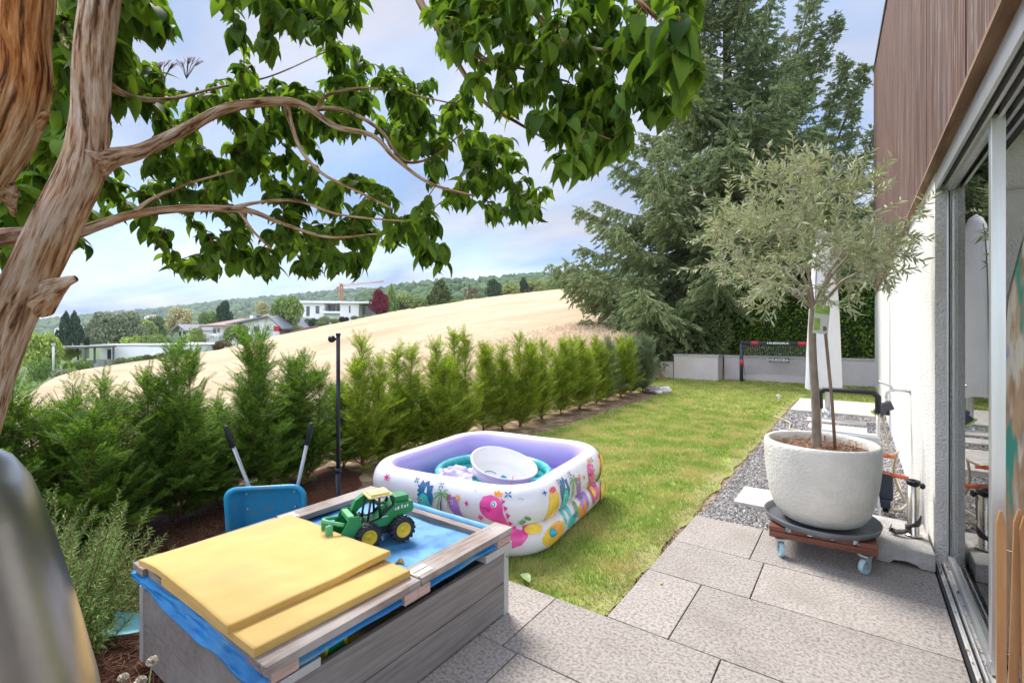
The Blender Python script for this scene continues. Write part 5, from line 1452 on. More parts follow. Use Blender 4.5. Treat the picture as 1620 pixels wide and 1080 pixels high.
mb = MB(); mb.tube(smooth_pts([(-1.16, 9.3, .012), (-.98, 9.0, .015), (-.86, 8.7, .012), (-.84, 8.45, .012), (-.8, 8.2, .012), (-.60, 7.9, .045), (-.58, 7.5, .045), (-.62, 7.0, .045), (-.72, 6.6, .01), (-.78, 6.35, .01)], 8), .010, 8)
tag(mb.build('garden_hose', m_hose), 'pale hose lying across the gravel and path slabs near the lawn', 'garden hose')
mb = MB(); mb.tube([(.245, 4.60, .03), (.285, 4.68, .03)], .021, 14); mb.tube([(.235, 4.58, .03), (.246, 4.602, .03)], .015, 12)
tag(mb.build('hose_coupling', m_cgrey), 'small dark grey hose coupling lying on the gravel by the wall', 'hose coupling')

# closed parasol in a white cover
m_cover = surf('white_parasol_cover', (.66, .66, .67), (.72, .72, .73), scale=3, rough=.7, bump=.5, bscale=3.5, bdist=.05, stretch=(1, 1, .7))
ps = thing('parasol', 'closed parasol in a tall white cover standing on a pale pole beside the path', 'parasol', (-.46, 9.62, .0))
V = []; F = []; n = 40; zs = [.50, .56, .8, 1.1, 1.4, 1.7, 2.0, 2.3, 2.6, 2.85, 3.0, 3.1, 3.16]; rs = [.235, .235, .23, .222, .215, .205, .196, .184, .168, .148, .12, .08, .01]
for z, r in zip(zs, rs):
    for k in range(n):
        a = 2 * pi * k / n; q = 1 + .13 * cos(a * 4 + z * .7) * min(1, (3.1 - z) * .6) + .05 * mnoise.noise(Vector((cos(a) * 1.5, sin(a) * 1.5, z * 2.2)))
        V.append((r * q * cos(a), .8 * r * q * sin(a), z + (.03 * sin(a * 3) if z == .5 else 0)))
for i in range(len(zs) - 1):
    for k in range(n): F.append((i * n + k, i * n + (k + 1) % n, (i + 1) * n + (k + 1) % n, (i + 1) * n + k))
mb = MB(); mb.add(V, F, 0, True); cv = mb.build('cover', m_cover, ps)
mb = MB(); zl = []
for z, r in zip(zs[:-2], rs[:-2]): a = radians(-118); q = 1 + .13 * cos(a * 4 + z * .7); zl.append((r * q * cos(a) * 1.03, .8 * r * q * sin(a) * 1.03, z))
mb.tube(zl, .006, 6); mb.tube([zl[0], (zl[0][0] - .01, zl[0][1], .34)], .004, 5); mb.build('zip', m_black, cv)
m_ppole = surf('pale_pole', (.60, .61, .63), rough=.4, metal=.3)
mb = MB(); mb.tube([(.06, 0, .03), (.055, 0, .62), (.05, 0, 1.4)], [.033, .045, .05], 18); mb.build('pole', m_ppole, ps)
mb = MB(); mb.tube([(.06, 0, .0), (.06, 0, .16)], .05, 16); mb.box((-.10, -.08, .0), (.16, .08, .03), 0, .006); mb.tube([(.06, -.06, .10), (.10, -.10, .10)], .012, 8); mb.build('base', m_zincg, ps)

# little tap on a stake at the lawn
o = G(1232, 636, -.02)
gt = thing('lawn_sprinkler', 'small pale sprinkler head on the lawn left of the parasol', 'sprinkler', (o.x, o.y, -.02))
mb = MB(); mb.tube([(0, 0, 0), (0, 0, .10)], .012, 10); mb.build('stem', m_cwhite, gt)
mb = MB(); mb.tube([(0, 0, .09), (0, 0, .12)], .028, 12); mb.tube([(-.05, 0, .135), (.05, 0, .125)], .014, 8); mb.ball((0, 0, .15), .022, 10); mb.build('head', m_cwhite, gt)

# football goal
m_gnavy = surf('navy_goal_tube', (.03, .035, .065), (.045, .05, .08), scale=5, rough=.45)
m_gred = surf('red_goal_sleeve', (.62, .04, .07), rough=.5)
m_net = surf('white_net', (.60, .60, .62), rough=.8)
gw, gh, gd = 1.90, 1.15, .62
g0 = G(1173, 604, -.02)
goal = thing('football_goal', 'small dark football goal with red sleeves and white net before the retaining wall', 'football goal', (g0.x, g0.y, -.02), 0)
for x in (0, gw):
    mb = MB(); mb.tube([(x, 0, 0), (x, 0, gh)], .052, 16); mb.build('post', m_gnavy, goal)
mb = MB(); mb.tube([(-.04, 0, gh), (gw + .04, 0, gh)], .052, 16); mb.build('crossbar', m_gnavy, goal)
mb = MB(); mb.tube([(0, 0, .03), (0, gd, .03), (gw, gd, .03), (gw, 0, .03)], .02, 8); mb.tube([(0, 0, gh - .1), (0, gd, .03)], .012, 8); mb.tube([(gw, 0, gh - .1), (gw, gd, .03)], .012, 8); mb.build('ground_frame', m_gnavy, goal)
for (a, b) in (((.26, 0, gh), (.46, 0, gh)), ((gw - .46, 0, gh), (gw - .20, 0, gh)), ((0, 0, .50), (0, 0, .66)), ((gw, 0, .50), (gw, 0, .66)), ((gw - .3, gd - .001, .03), (gw - .12, gd - .001, .03))):
    mb = MB(); mb.tube([a, b], .056 if a[1] == 0 else .03, 16); mb.build('sleeve', m_gred, goal)
mb = MB()
def net_pt(u, v): return Vector((u * gw, gd * v, gh - .05 - (gh - .08) * v ** 1.0 + .0)) + Vector((0, .05 * sin(pi * u) * sin(pi * v), -.05 * sin(pi * v)))
nx_, nz_ = 32, 20
for i in range(nx_ + 1): mb.tube([net_pt(i / nx_, j / 6) for j in range(7)], .0028, 3, cap=False)
for j in range(nz_ + 1): mb.tube([net_pt(i / 8, j / nz_) for i in range(9)], .0028, 3, cap=False)
for x in (0, gw):
    for k in range(1, 12):
        t = k / 12; mb.tube([(x, 0 + gd * t, .03), (x, gd * t, gh - .05 - (gh - .08) * t)], .0028, 3, cap=False); z = .03 + (gh - .08) * t; mb.tube([(x, 0, z), (x, gd * (1 - t), z)], .0028, 3, cap=False)
net = mb.build('net', m_net, goal)
def text(name, body, size, mat, parent, M, ext=.002, sx=1.0):
    cu = bpy.data.curves.new(name, 'FONT'); cu.body = body; cu.size = size; cu.align_x = 'CENTER'; cu.align_y = 'CENTER'; cu.extrude = ext; cu.offset = size * .03
    t = bpy.data.objects.new(name, cu); COL.objects.link(t)
    bpy.context.view_layer.update()
    me = bpy.data.meshes.new_from_object(t); bpy.data.objects.remove(t)
    me.materials.clear(); me.materials.append(mat)
    o = link(name, me, parent); o.matrix_local = M @ Matrix.Diagonal((sx, 1, 1, 1)); return o
m_txt = surf('white_lettering', (.85, .85, .85), rough=.5)
text('lettering', 'HUDORA', .075, m_txt, goal, Matrix.Translation((gw / 2, -.054, gh)) @ Matrix.Rotation(pi / 2, 4, 'X'), sx=1.7)
mb = MB(); mb.box((gw / 2 - .26, .18, .60), (gw / 2 + .26, .19, .73), 0, .002); bn = mb.build('banner', surf('black_banner', (.03, .03, .035), rough=.6), goal)
text('banner_lettering', 'HUDORA', .085, m_txt, bn, Matrix.Translation((gw / 2, .178, .665)) @ Matrix.Rotation(pi / 2, 4, 'X'), sx=1.35)
mb = MB()
for a, b in (((-.24, .615), (.24, .617)), ((-.24, .713), (.24, .715))): mb.box((gw / 2 + a[0], .1775, a[1]), (gw / 2 + b[0], .1799, b[1] + .002))
mb.build('banner_stripe', m_txt, bn)

# retaining wall, low stepped wall, stones
m_rw = surf('lilac_grey_render', (.58, .53, .56), (.64, .60, .62), scale=2.5, rough=.9, bump=.5, bscale=50, bdist=.01, c3=(.58, .54, .49), c3scale=.7, c3lo=.5, c3hi=.65)
m_cop = surf('coping', (.42, .39, .38), (.52, .49, .47), scale=8, rough=.9)
yw = 15.95
rw = thing('retaining_wall', 'long lilac grey rendered retaining wall with coping at the end of the lawn', 'retaining wall', (-1.4, yw, 0))
def rwb(name, x0, y0, x1, y1, h, par):
    mb = MB(); mb.box((x0, y0, -.1), (x1, y1, h - .04)); mb.build('wall', m_rw, par); mb = MB(); mb.box((x0 - .02, y0 - .025, h - .039), (x1 + .02, y1 + .02, h + .01), 0, .004); mb.build('coping', m_cop, par)
rwb('a', -1.95, .0, 4.6, .3, .72, rw)
rw2 = thing('garden_wall', 'lower stepped lilac wall left of the goal under the spruce', 'garden wall', (-1.4, yw, 0))
rwb('b', -3.3, -.65, -1.99, -.02, .74, rw2); rwb('c', -4.35, -.60, -3.34, -.05, .48, rw2); rwb('d', -5.6, -.58, -4.39, -.10, .22, rw2)
mb = MB(); m_earth = m_soil
mb.box((-9, yw + .31, -.1), (6, yw + 12, .60)); mb.box((-9, yw - .04, -.1), (-3.36, yw + .305, .34)); tag(mb.build('raised_bed', m_earth), kind='structure')
m_rock = surf('pale_rock', (.62, .60, .58), (.78, .76, .74), scale=12, rough=.8, bump=.6)
m_rock2 = surf('grey_rock', (.28, .24, .24), (.42, .38, .38), scale=10, rough=.85, bump=.6)
for i, (px, py, s, m_, lb) in enumerate([(1052, 620, .15, m_rock, 'white rock at the hedge end on the far lawn, rightmost of the stones'), (1043, 622, .08, m_rock, 'small white rock between the grey and the larger white stone'), (1034, 620, .16, m_rock2, 'grey rock beside the last yew of the hedge')]):
    q = G(px, py, 0); mb = MB(); mb.ball((0, 0, 0), s, 14, 0, (1.2, .8, .6), .5, False)
    tag(mb.build('rock', m_, loc=(q.x, q.y, s * .35)), lb, 'rock', 'stones at the hedge end')
# ================================================================ PLANTS
# ---------------------------------------------------------------- the big-leaved tree over the terrace
def barkmat(name, cols, sc=26):
    m, nt = newmat(name)
    out = N(nt, 'ShaderNodeOutputMaterial'); b = N(nt, 'ShaderNodeBsdfPrincipled'); nt.links.new(b.outputs[0], out.inputs[0]); b.inputs['Roughness'].default_value = .85; b.inputs['Specular IOR Level'].default_value = .2
    tc = N(nt, 'ShaderNodeTexCoord')
    ba = N(nt, 'ShaderNodeAttribute'); ba.attribute_name = 'bark'
    def nz_(s, st, d=6, dist=0.0):
        mp = N(nt, 'ShaderNodeMapping'); mp.inputs['Scale'].default_value = st; nt.links.new(ba.outputs['Vector'], mp.inputs[0])
        n = N(nt, 'ShaderNodeTexNoise'); n.inputs['Scale'].default_value = s; n.inputs['Detail'].default_value = d; n.inputs['Distortion'].default_value = dist; n.inputs['Roughness'].default_value = .62
        nt.links.new(mp.outputs[0], n.inputs['Vector']); return n
    n1 = nz_(sc * 3.2, (1, 1, .10), 9, .35); n2 = nz_(9, (1, 1, .35), 5)
    r = N(nt, 'ShaderNodeValToRGB'); e = r.color_ramp.elements
    e[0].position = .36; e[0].color = c4(cols[0]); e[1].position = .66; e[1].color = c4(cols[3]); k = e.new(.45); k.color = c4(cols[1]); k = e.new(.53); k.color = c4(cols[2])
    nt.links.new(n1.outputs['Fac'], r.inputs[0])
    r2 = N(nt, 'ShaderNodeValToRGB'); r2.color_ramp.elements[0].position = .44; r2.color_ramp.elements[1].position = .64; nt.links.new(n2.outputs['Fac'], r2.inputs[0])
    mx = N(nt, 'ShaderNodeMix', data_type='RGBA'); nt.links.new(r2.outputs[0], mx.inputs[0]); nt.links.new(r.outputs[0], mx.inputs[6])
    m2 = N(nt, 'ShaderNodeMix', data_type='RGBA', blend_type='MULTIPLY'); m2.inputs[0].default_value = 1; nt.links.new(r.outputs[0], m2.inputs[6]); m2.inputs[7].default_value = c4(cols[4]); nt.links.new(m2.outputs[2], mx.inputs[7])
    nt.links.new(mx.outputs[2], b.inputs['Base Color'])
    bp = N(nt, 'ShaderNodeBump'); bp.inputs['Strength'].default_value = 1.0; bp.inputs['Distance'].default_value = .02; nt.links.new(n1.outputs['Fac'], bp.inputs['Height']); nt.links.new(bp.outputs[0], b.inputs['Normal'])
    return m
m_bark = barkmat('pale_ridged_bark', [(.09, .04, .02), (.40, .24, .14), (.60, .44, .33), (.74, .64, .56), (1.0, .80, .60)])
m_bark2 = barkmat('orange_ridged_bark', [(.07, .03, .012), (.34, .18, .08), (.50, .31, .17), (.66, .55, .44), (1.0, .62, .34)])
m_twig = surf('reddish_twig', (.17, .07, .04), (.32, .17, .10), scale=30, rough=.8, bump=.4)
def spline(pts, n=8):
    P_ = [Vector(p[:3]) for p in pts]; R_ = [p[3] for p in pts]
    P_ = [P_[0] * 2 - P_[1]] + P_ + [P_[-1] * 2 - P_[-2]]; out = []; rr = []
    for i in range(1, len(P_) - 2):
        for k in range(n):
            t = k / n; a, b, c, d = P_[i - 1], P_[i], P_[i + 1], P_[i + 2]
            out.append(.5 * ((2 * b) + (c - a) * t + (2 * a - 5 * b + 4 * c - d) * t * t + (3 * b - a - 3 * c + d) * t ** 3)); rr.append(R_[i - 1] + (R_[i] - R_[i - 1]) * t)
    out.append(P_[-2]); rr.append(R_[-1]); return out, rr
def limb(mb, pts, n=12, ridge=0.0, seed=0, mi=0, steps=8):
    c, r = spline(pts, steps)
    t0 = (c[1] - c[0]).normalized(); nrm = t0.cross(Vector((.3, 1, .1))).normalized(); V = []; F = []; s = 0; mb.bark = getattr(mb, 'bark', []) + [(0.0, 0.0, 0.0)] * (len(mb.v) - len(getattr(mb, 'bark', [])))
    for i, p in enumerate(c):
        t = (c[min(i + 1, len(c) - 1)] - c[max(i - 1, 0)]).normalized(); nrm = (nrm - t * nrm.dot(t)).normalized(); bn = t.cross(nrm)
        if i: s += (p - c[i - 1]).length
        for k in range(n):
            a = 2 * pi * k / n; q = 1
            if ridge:
                tw = a + s * .9
                q += ridge * (mnoise.noise(Vector((cos(tw) * 4.5, sin(tw) * 4.5, s * 2.4 + seed))) + .45 * mnoise.noise(Vector((cos(tw) * 11, sin(tw) * 11, s * 5 + seed)))) + ridge * .9 * mnoise.noise(Vector((cos(a) * 1.2, sin(a) * 1.2, s * 3.5 + seed * 2)))
            V.append(p + (nrm * cos(a) + bn * sin(a)) * r[i] * q); mb.bark.append((r[i] * cos(a + s * .9), r[i] * sin(a + s * .9), s + seed))
    for i in range(len(c) - 1):
        for k in range(n): F.append((i * n + k, i * n + (k + 1) % n, (i + 1) * n + (k + 1) % n, (i + 1) * n + k))
    F.append(tuple(reversed(range(n)))); F.append(tuple((len(c) - 1) * n + k for k in range(n)))
    mb.add(V, F, mi, True); return c, r
def pp(px, py, D, r): v = P(px, py, D); return (v.x, v.y, v.z, r)
root = P(-130, 1500, 1.25); base = (root.x, root.y, 0)
tree = thing('broadleaf_tree', 'multi-stemmed tree with pale ridged bark and large drooping leaves overhanging the terrace', 'tree', base)
OB = Vector(base)
def shift(mb):
    mb.v = [(v[0] - OB.x, v[1] - OB.y, v[2] - OB.z) for v in mb.v]; return mb
mb = MB()
rt = (OB.x, OB.y, -.05, .13)
limb(mb, [rt, pp(-118, 1000, 1.25, 0.0777), pp(-78, 780, 1.25, 0.0629), pp(-40, 640, 1.25, 0.0577), pp(0, 535, 1.25, 0.0540), pp(48, 440, 1.27, 0.0503), pp(92, 350, 1.3, 0.0488), pp(131, 268, 1.33, 0.0488), pp(142, 190, 1.35, 0.0429), pp(146, 100, 1.36, 0.0444), pp(160, 0, 1.38, 0.0459), pp(175, -120, 1.4, 0.0414), pp(200, -330, 1.45, 0.0333), pp(190, -620, 1.5, .018), pp(260, -900, 1.6, .004)], 72, .085, 1.0, steps=16)
limb(mb, [pp(58, 480, 1.28, .042), pp(84, 457, 1.26, .026), pp(104, 446, 1.245, .013), pp(119, 441, 1.24, .0085)], 24, .12, 5)
shift(mb).build('trunk', m_bark, tree)
mb = MB()
limb(mb, [rt, pp(-190, 900, 1.2, 0.0740), pp(-170, 600, 1.15, 0.0629), pp(-110, 400, 1.1, 0.0577), pp(-40, 280, 1.08, 0.0548), pp(12, 200, 1.07, 0.0518), pp(38, 130, 1.07, 0.0459), pp(38, 60, 1.07, 0.0444), pp(48, -40, 1.07, 0.0444), pp(60, -260, 1.1, 0.0370), pp(40, -560, 1.15, .024), pp(90, -900, 1.3, .010), pp(180, -1150, 1.4, .003)], 64, .085, 7.0, steps=14)
limb(mb, [pp(14, 222, 1.09, .030), pp(40, 205, 1.085, .022), pp(66, 186, 1.08, .010), pp(76, 179, 1.08, .005)], 20, .12, 3)
shift(mb).build('trunk', m_bark2, tree)
BR = []
def br(pts, n=12, ridge=.05, mat=m_bark, name='branch', steps=7):
    mb = MB(); c, r = limb(mb, pts, n, ridge, random.random() * 9, steps=steps); shift(mb).build(name, mat, tree)
    BR.append((c, r)); return c
br([pp(140, 262, 1.330, .05), pp(175, 250, 1.380, .028), pp(225, 238, 1.500, .021), pp(292, 205, 1.650, .019), pp(350, 175, 1.750, .018), pp(400, 164, 1.775, .017), pp(455, 161, 1.800, .016), pp(490, 172, 1.812, .013), pp(530, 200, 1.825, .010), pp(590, 215, 1.837, .009), pp(625, 250, 1.837, .008), pp(680, 290, 1.850, .006), pp(750, 310, 1.863, .004)], 20, .07)
br([pp(452, 162, 1.800, .013), pp(462, 200, 1.788, .008), pp(478, 240, 1.788, .007), pp(510, 275, 1.788, .006), pp(560, 300, 1.800, .005), pp(620, 330, 1.812, .003)], 10)
br([pp(490, 172, 1.812, .010), pp(545, 175, 1.850, .008), pp(600, 205, 1.875, .007), pp(640, 255, 1.887, .006), pp(690, 245, 1.900, .004), pp(740, 200, 1.913, .003)], 10)
br([pp(500, 175, 1.812, .008), pp(520, 150, 1.837, .006), pp(580, 140, 1.863, .005), pp(650, 150, 1.887, .004), pp(720, 165, 1.913, .003)], 10)
br([pp(-120, 420, 1.150, .04), pp(-40, 385, 1.200, .026), pp(30, 372, 1.320, .022), pp(110, 371, 1.500, .018), pp(160, 355, 1.600, .016), pp(215, 338, 1.700, .015), pp(290, 330, 1.762, .014), pp(360, 330, 1.788, .013), pp(400, 335, 1.800, .010), pp(450, 355, 1.812, .007), pp(520, 375, 1.837, .005), pp(600, 370, 1.863, .003)], 16, .06)
br([pp(365, 330, 1.788, .010), pp(410, 320, 1.775, .006), pp(470, 318, 1.775, .005), pp(540, 340, 1.788, .004), pp(640, 350, 1.812, .003)], 8)
br([pp(210, 338, 1.700, .008), pp(240, 315, 1.700, .006), pp(300, 290, 1.750, .004), pp(370, 270, 1.762, .003)], 8)
br([pp(380, 335, 1.792, .008), pp(400, 365, 1.788, .005), pp(430, 395, 1.788, .003)], 8)
# stems further back and above
br([pp(146, 150, 1.36, .03), pp(120, 110, 1.5, .014), pp(98, 40, 1.6, .011), pp(90, -60, 1.7, .008)], 10)
br([pp(150, 120, 1.36, .02), pp(200, 150, 1.6, .010), pp(260, 158, 1.8, .008), pp(340, 140, 2.1, .006), pp(430, 120, 2.3, .004), pp(520, 80, 2.5, .003)], 8)
br([pp(160, 20, 1.38, .02), pp(200, -30, 1.45, .011), pp(260, -60, 1.5, .009), pp(420, -60, 1.6, .007), pp(520, 10, 1.8, .004), pp(500, 60, 1.9, .003)], 8)
br([pp(12, 300, 1.1, .02), pp(20, 330, 1.4, .008), pp(30, 340, 1.7, .006), pp(90, 320, 1.9, .004)], 8)
c1 = br([pp(200, -330, 1.45, .04), pp(400, -330, 1.5, .030), pp(560, -200, 1.5, .022), pp(640, -60, 1.5, .014), pp(668, 10, 1.5, .012), pp(705, 60, 1.5, .011), pp(730, 110, 1.52, .008), pp(770, 165, 1.55, .006), pp(820, 195, 1.6, .005), pp(870, 225, 1.65, .003)], 12)
br([pp(705, 60, 1.5, .008), pp(735, 75, 1.5, .006), pp(765, 95, 1.5, .005), pp(830, 110, 1.55, .004), pp(900, 130, 1.6, .003)], 8)
br([pp(560, -200, 1.5, .022), pp(700, -80, 1.45, .014), pp(820, -10, 1.4, .010), pp(850, 25, 1.4, .008), pp(885, 62, 1.4, .007), pp(925, 75, 1.4, .006), pp(985, 85, 1.4, .004), pp(1050, 110, 1.4, .003)], 10)
br([pp(700, -80, 1.45, .010), pp(880, -60, 1.3, .008), pp(980, -20, 1.2, .006), pp(1040, 30, 1.15, .005), pp(1085, 70, 1.1, .003)], 8)
br([pp(700, -40, 1.5, .008), pp(760, 30, 1.6, .005), pp(830, 60, 1.7, .004), pp(900, 90, 1.8, .003), pp(950, 160, 1.8, .003)], 8)
br([pp(925, 75, 1.4, .005), pp(960, 120, 1.45, .004), pp(980, 170, 1.5, .003)], 8)

m_leaf = None
def bigleafmat():
    m, nt = newmat('broad_leaf')
    out = N(nt, 'ShaderNodeOutputMaterial'); b = N(nt, 'ShaderNodeBsdfPrincipled'); b.inputs['Roughness'].default_value = .6; b.inputs['Specular IOR Level'].default_value = .2
    ge = N(nt, 'ShaderNodeNewGeometry'); r = N(nt, 'ShaderNodeValToRGB'); r.color_ramp.elements[0].color = (.022, .062, .009, 1); r.color_ramp.elements[1].color = (.13, .23, .03, 1)
    nt.links.new(ge.outputs['Random Per Island'], r.inputs[0])
    mx = N(nt, 'ShaderNodeMix', data_type='RGBA'); nt.links.new(ge.outputs['Backfacing'], mx.inputs[0]); nt.links.new(r.outputs[0], mx.inputs[6])
    m2 = N(nt, 'ShaderNodeMix', data_type='RGBA', blend_type='MULTIPLY'); m2.inputs[0].default_value = 1; nt.links.new(r.outputs[0], m2.inputs[6]); m2.inputs[7].default_value = (1.5, 1.35, 1.5, 1)
    nt.links.new(m2.outputs[2], mx.inputs[7]); nt.links.new(mx.outputs[2], b.inputs['Base Color'])
    t = N(nt, 'ShaderNodeBsdfTranslucent'); m3 = N(nt, 'ShaderNodeMix', data_type='RGBA', blend_type='MULTIPLY'); m3.inputs[0].default_value = 1; nt.links.new(r.outputs[0], m3.inputs[6]); m3.inputs[7].default_value = (3.2, 2.9, 1.3, 1); nt.links.new(m3.outputs[2], t.inputs[0])
    ms = N(nt, 'ShaderNodeMixShader'); ms.inputs[0].default_value = .34; nt.links.new(b.outputs[0], ms.inputs[1]); nt.links.new(t.outputs[0], ms.inputs[2]); nt.links.new(ms.outputs[0], out.inputs[0])
    return m
m_leaf = bigleafmat()
# leaf templates: ovate, pointed, folded along the rib and arching downwards
def leaf_tpl(curl, fold):
    ts = [0, .07, .2, .38, .56, .74, .88, 1.0]; ws = [.0, .13, .215, .245, .225, .15, .06, .0]; V = []; F = []
    for t, w in zip(ts, ws):
        y = sin(t * curl) / curl; z = -(1 - cos(t * curl)) / curl
        for s in (-1, 0, 1): V.append((s * w, y, z + (abs(s) * w * fold)))
    for i in range(7):
        for k in range(2): a = i * 3 + k; F.append((a, a + 1, a + 4, a + 3))
    return np.array(V), np.array(F)
TPL = [leaf_tpl(.6, .25), leaf_tpl(1.3, .5), leaf_tpl(2.1, .4), leaf_tpl(1.0, .9)]
nodes = []            # (pos) of the whole wooden skeleton
for c, r in BR:
    for i in range(0, len(c), 2):
        if r[i] < .02: nodes.append(c[i])
NA = np.array([p[:] for p in nodes])
poly_main = [(0, 290), (90, 190), (180, 100), (235, 95), (300, 135), (375, 120), (372, 95), (395, 85), (480, 110), (545, 50), (565, 70), (615, 110), (700, 130), (780, 165), (808, 220), (868, 300), (855, 345), (790, 345), (715, 318), (690, 345), (708, 420), (668, 412), (640, 375), (590, 395), (565, 440), (500, 425), (440, 440), (400, 412), (330, 425), (290, 430), (235, 370), (190, 330), (140, 350), (125, 395), (60, 400), (0, 425), (-60, 400), (-60, 300)]
poly_left = [(80, -30), (250, -30), (265, 25), (240, 60), (225, 90), (150, 230), (80, 260), (30, 330), (0, 300), (60, 180)]
poly_top = [(335, -30), (570, -30), (555, 40), (530, 90), (500, 60), (440, 50), (430, 85), (375, 60)]
poly_right = [(665, -30), (1105, -30), (1105, 60), (1088, 150), (1040, 172), (985, 165), (985, 225), (960, 255), (900, 262), (880, 215), (800, 190), (745, 150), (720, 95), (690, 60)]
poly_rlow = [(850, 150), (985, 150), (985, 235), (950, 260), (900, 262), (870, 225)]
holes = [(198, 205, 42, 38), (300, 225, 24, 16), (570, 240, 60, 32), (645, 262, 34, 26), (1050, 25, 48, 20), (505, 262, 24, 12), (160, 315, 26, 16), (420, 100, 28, 14), (705, 60, 0, 0), (700, 330, 20, 14), (1010, 35, 40, 18), (60, 260, 18, 14), (380, 70, 30, 18), (730, 205, 22, 12), (770, 130, 22, 12)]
def sample(poly, n, dlo, dhi, seed, dn=0.0):
    out = []; p = np.asarray(poly, float); lo = p.min(0); hi = p.max(0)
    while len(out) < n:
        x = random.uniform(lo[0], hi[0]); y = random.uniform(lo[1], hi[1])
        if not in_poly(np.array([x]), np.array([y]), poly)[0]: continue
        if any(h[2] and ((x - h[0]) / h[2]) ** 2 + ((y - h[1]) / h[3]) ** 2 < 1 for h in holes): continue
        if mnoise.noise(Vector((x * .016, y * .022, seed))) < -.28 + dn: continue
        out.append(P(x, y, random.uniform(dlo, dhi)))
    return out
ends = []
ends += [(p, .072) for p in sample(poly_main, 770, 1.85, 2.6, 1)]
ends += [(p, .088) for p in sample(poly_left, 190, 1.5, 2.1, 2)]
ends += [(p, .075) for p in sample(poly_top, 75, 1.6, 2.1, 3, .1)]
ends += [(p, .068) for p in sample(poly_right, 255, 1.2, 1.9, 4)]
ends += [(p, .075) for p in sample([(-200, -60), (1000, -60), (900, -420), (500, -700), (100, -1000), (-250, -600)], 130, 1.3, 2.4, 6)]
ends += [(p, .07) for p in sample(poly_rlow, 35, 1.4, 1.8, 5)]
ends += [(P(x, y, D), .082) for x, y, D in [(1085, 60, 1.02), (1060, 100, 1.05), (1095, 110, 1.04), (1040, 60, 1.08), (1075, 20, 1.05), (1090, 130, 1.1), (1020, 110, 1.15)]]
ends += [(P(x, y, D), .082) for x, y, D in [(268, 40, 1.7), (690, 400, 2.0), (700, 415, 2.0), (672, 405, 2.0), (560, 425, 2.0), (640, 200, 1.9), (660, 240, 2.1), (850, 330, 2.1), (240, 25, 1.7), (905, 255, 1.5), (880, 245, 1.5), (925, 255, 1.5), (950, 235, 1.5), (130, 385, 1.9), (55, 350, 1.9), (375, 60, 1.8), (1000, 60, 1.3)]]
tw = MB(); LR = []; LL = []; LS = []; LT = []
ends.sort(key=lambda e: float(np.min(np.linalg.norm(NA - np.array(e[0][:]), axis=1))))
for e, ls in ends:
    a = np.array(e[:]); d = np.linalg.norm(NA - a, axis=1); k = int(np.argmin(d)); b = Vector(NA[k]); ln_ = float(d[k])
    if ln_ < .02: continue
    mid = b.lerp(e, .5) + Vector((random.uniform(-1, 1), random.uniform(-1, 1), random.uniform(.2, 1.2))) * ln_ * .12
    c, r_ = spline([(*b, min(.004, .0015 + ln_ * .008)), (*mid, .0022), (*e, .0012)], 4)
    tw.tube(c, r_, 5, 0)
    new = [c[2], c[4], c[6], c[8]]; NA = np.vstack([NA, np.array([p[:] for p in new])])
    m = random.randint(7, 11)
    for q in range(m):
        t = 1 - (q // 2) * random.uniform(.12, .22); t = max(.1, t); i = min(7, int(t * 8)); p = c[i].lerp(c[i + 1], t * 8 - i)
        fwd = (e - b).normalized(); out = Vector((random.uniform(-1, 1), random.uniform(-1, 1), 0)).normalized()
        dv = fwd * .35 + out * random.uniform(.5, 1.0) + Vector((0, 0, random.uniform(-.75, -.05)))
        up = Vector((random.uniform(-.45, .45), random.uniform(-.45, .45), 1))
        LL.append(p[:]); LR.append((dv[:], up[:])); LS.append(ls * random.uniform(.5, 1.35)); LT.append(random.randrange(4))
shift(tw).build('twigs', m_twig, tree)
LL = np.array(LL) - np.array(OB[:]); D_ = np.array([a for a, b in LR]); U_ = np.array([b for a, b in LR]); LS = np.array(LS); LT = np.array(LT)
Vs = []; Fs = []; off = 0
for t in range(4):
    k = LT == t; V, F = batch(TPL[t][0], TPL[t][1], frames(D_[k], U_[k]), LL[k], LS[k]); Vs.append(V); Fs.append(F + off); off += len(V)
np_mesh('crown', np.concatenate(Vs), np.concatenate(Fs), m_leaf, tree, smooth=True)
# lichen-tuft twigs poking out above the canopy
mb = MB()
for (px, py) in ((300, 110), (262, 115)):
    b = P(px - 5, py + 15, 1.9)
    for k in range(9):
        a = random.uniform(-.9, .9); e = P(px + 22 * sin(a), py - 22 * cos(a) + 4, 1.9 + random.uniform(-.05, .05)); m1 = b.lerp(e, .6) + Vector((0, 0, .008)); mb.tube([b, m1, e], .0011, 4)
        for q in range(3): mb.tube([m1, P(px + 24 * sin(a + random.uniform(-.5, .5)), py - 24 * cos(a) + 4, 1.9)], .0008, 3)
shift(mb).build('bare_twigs', m_twig, tree)

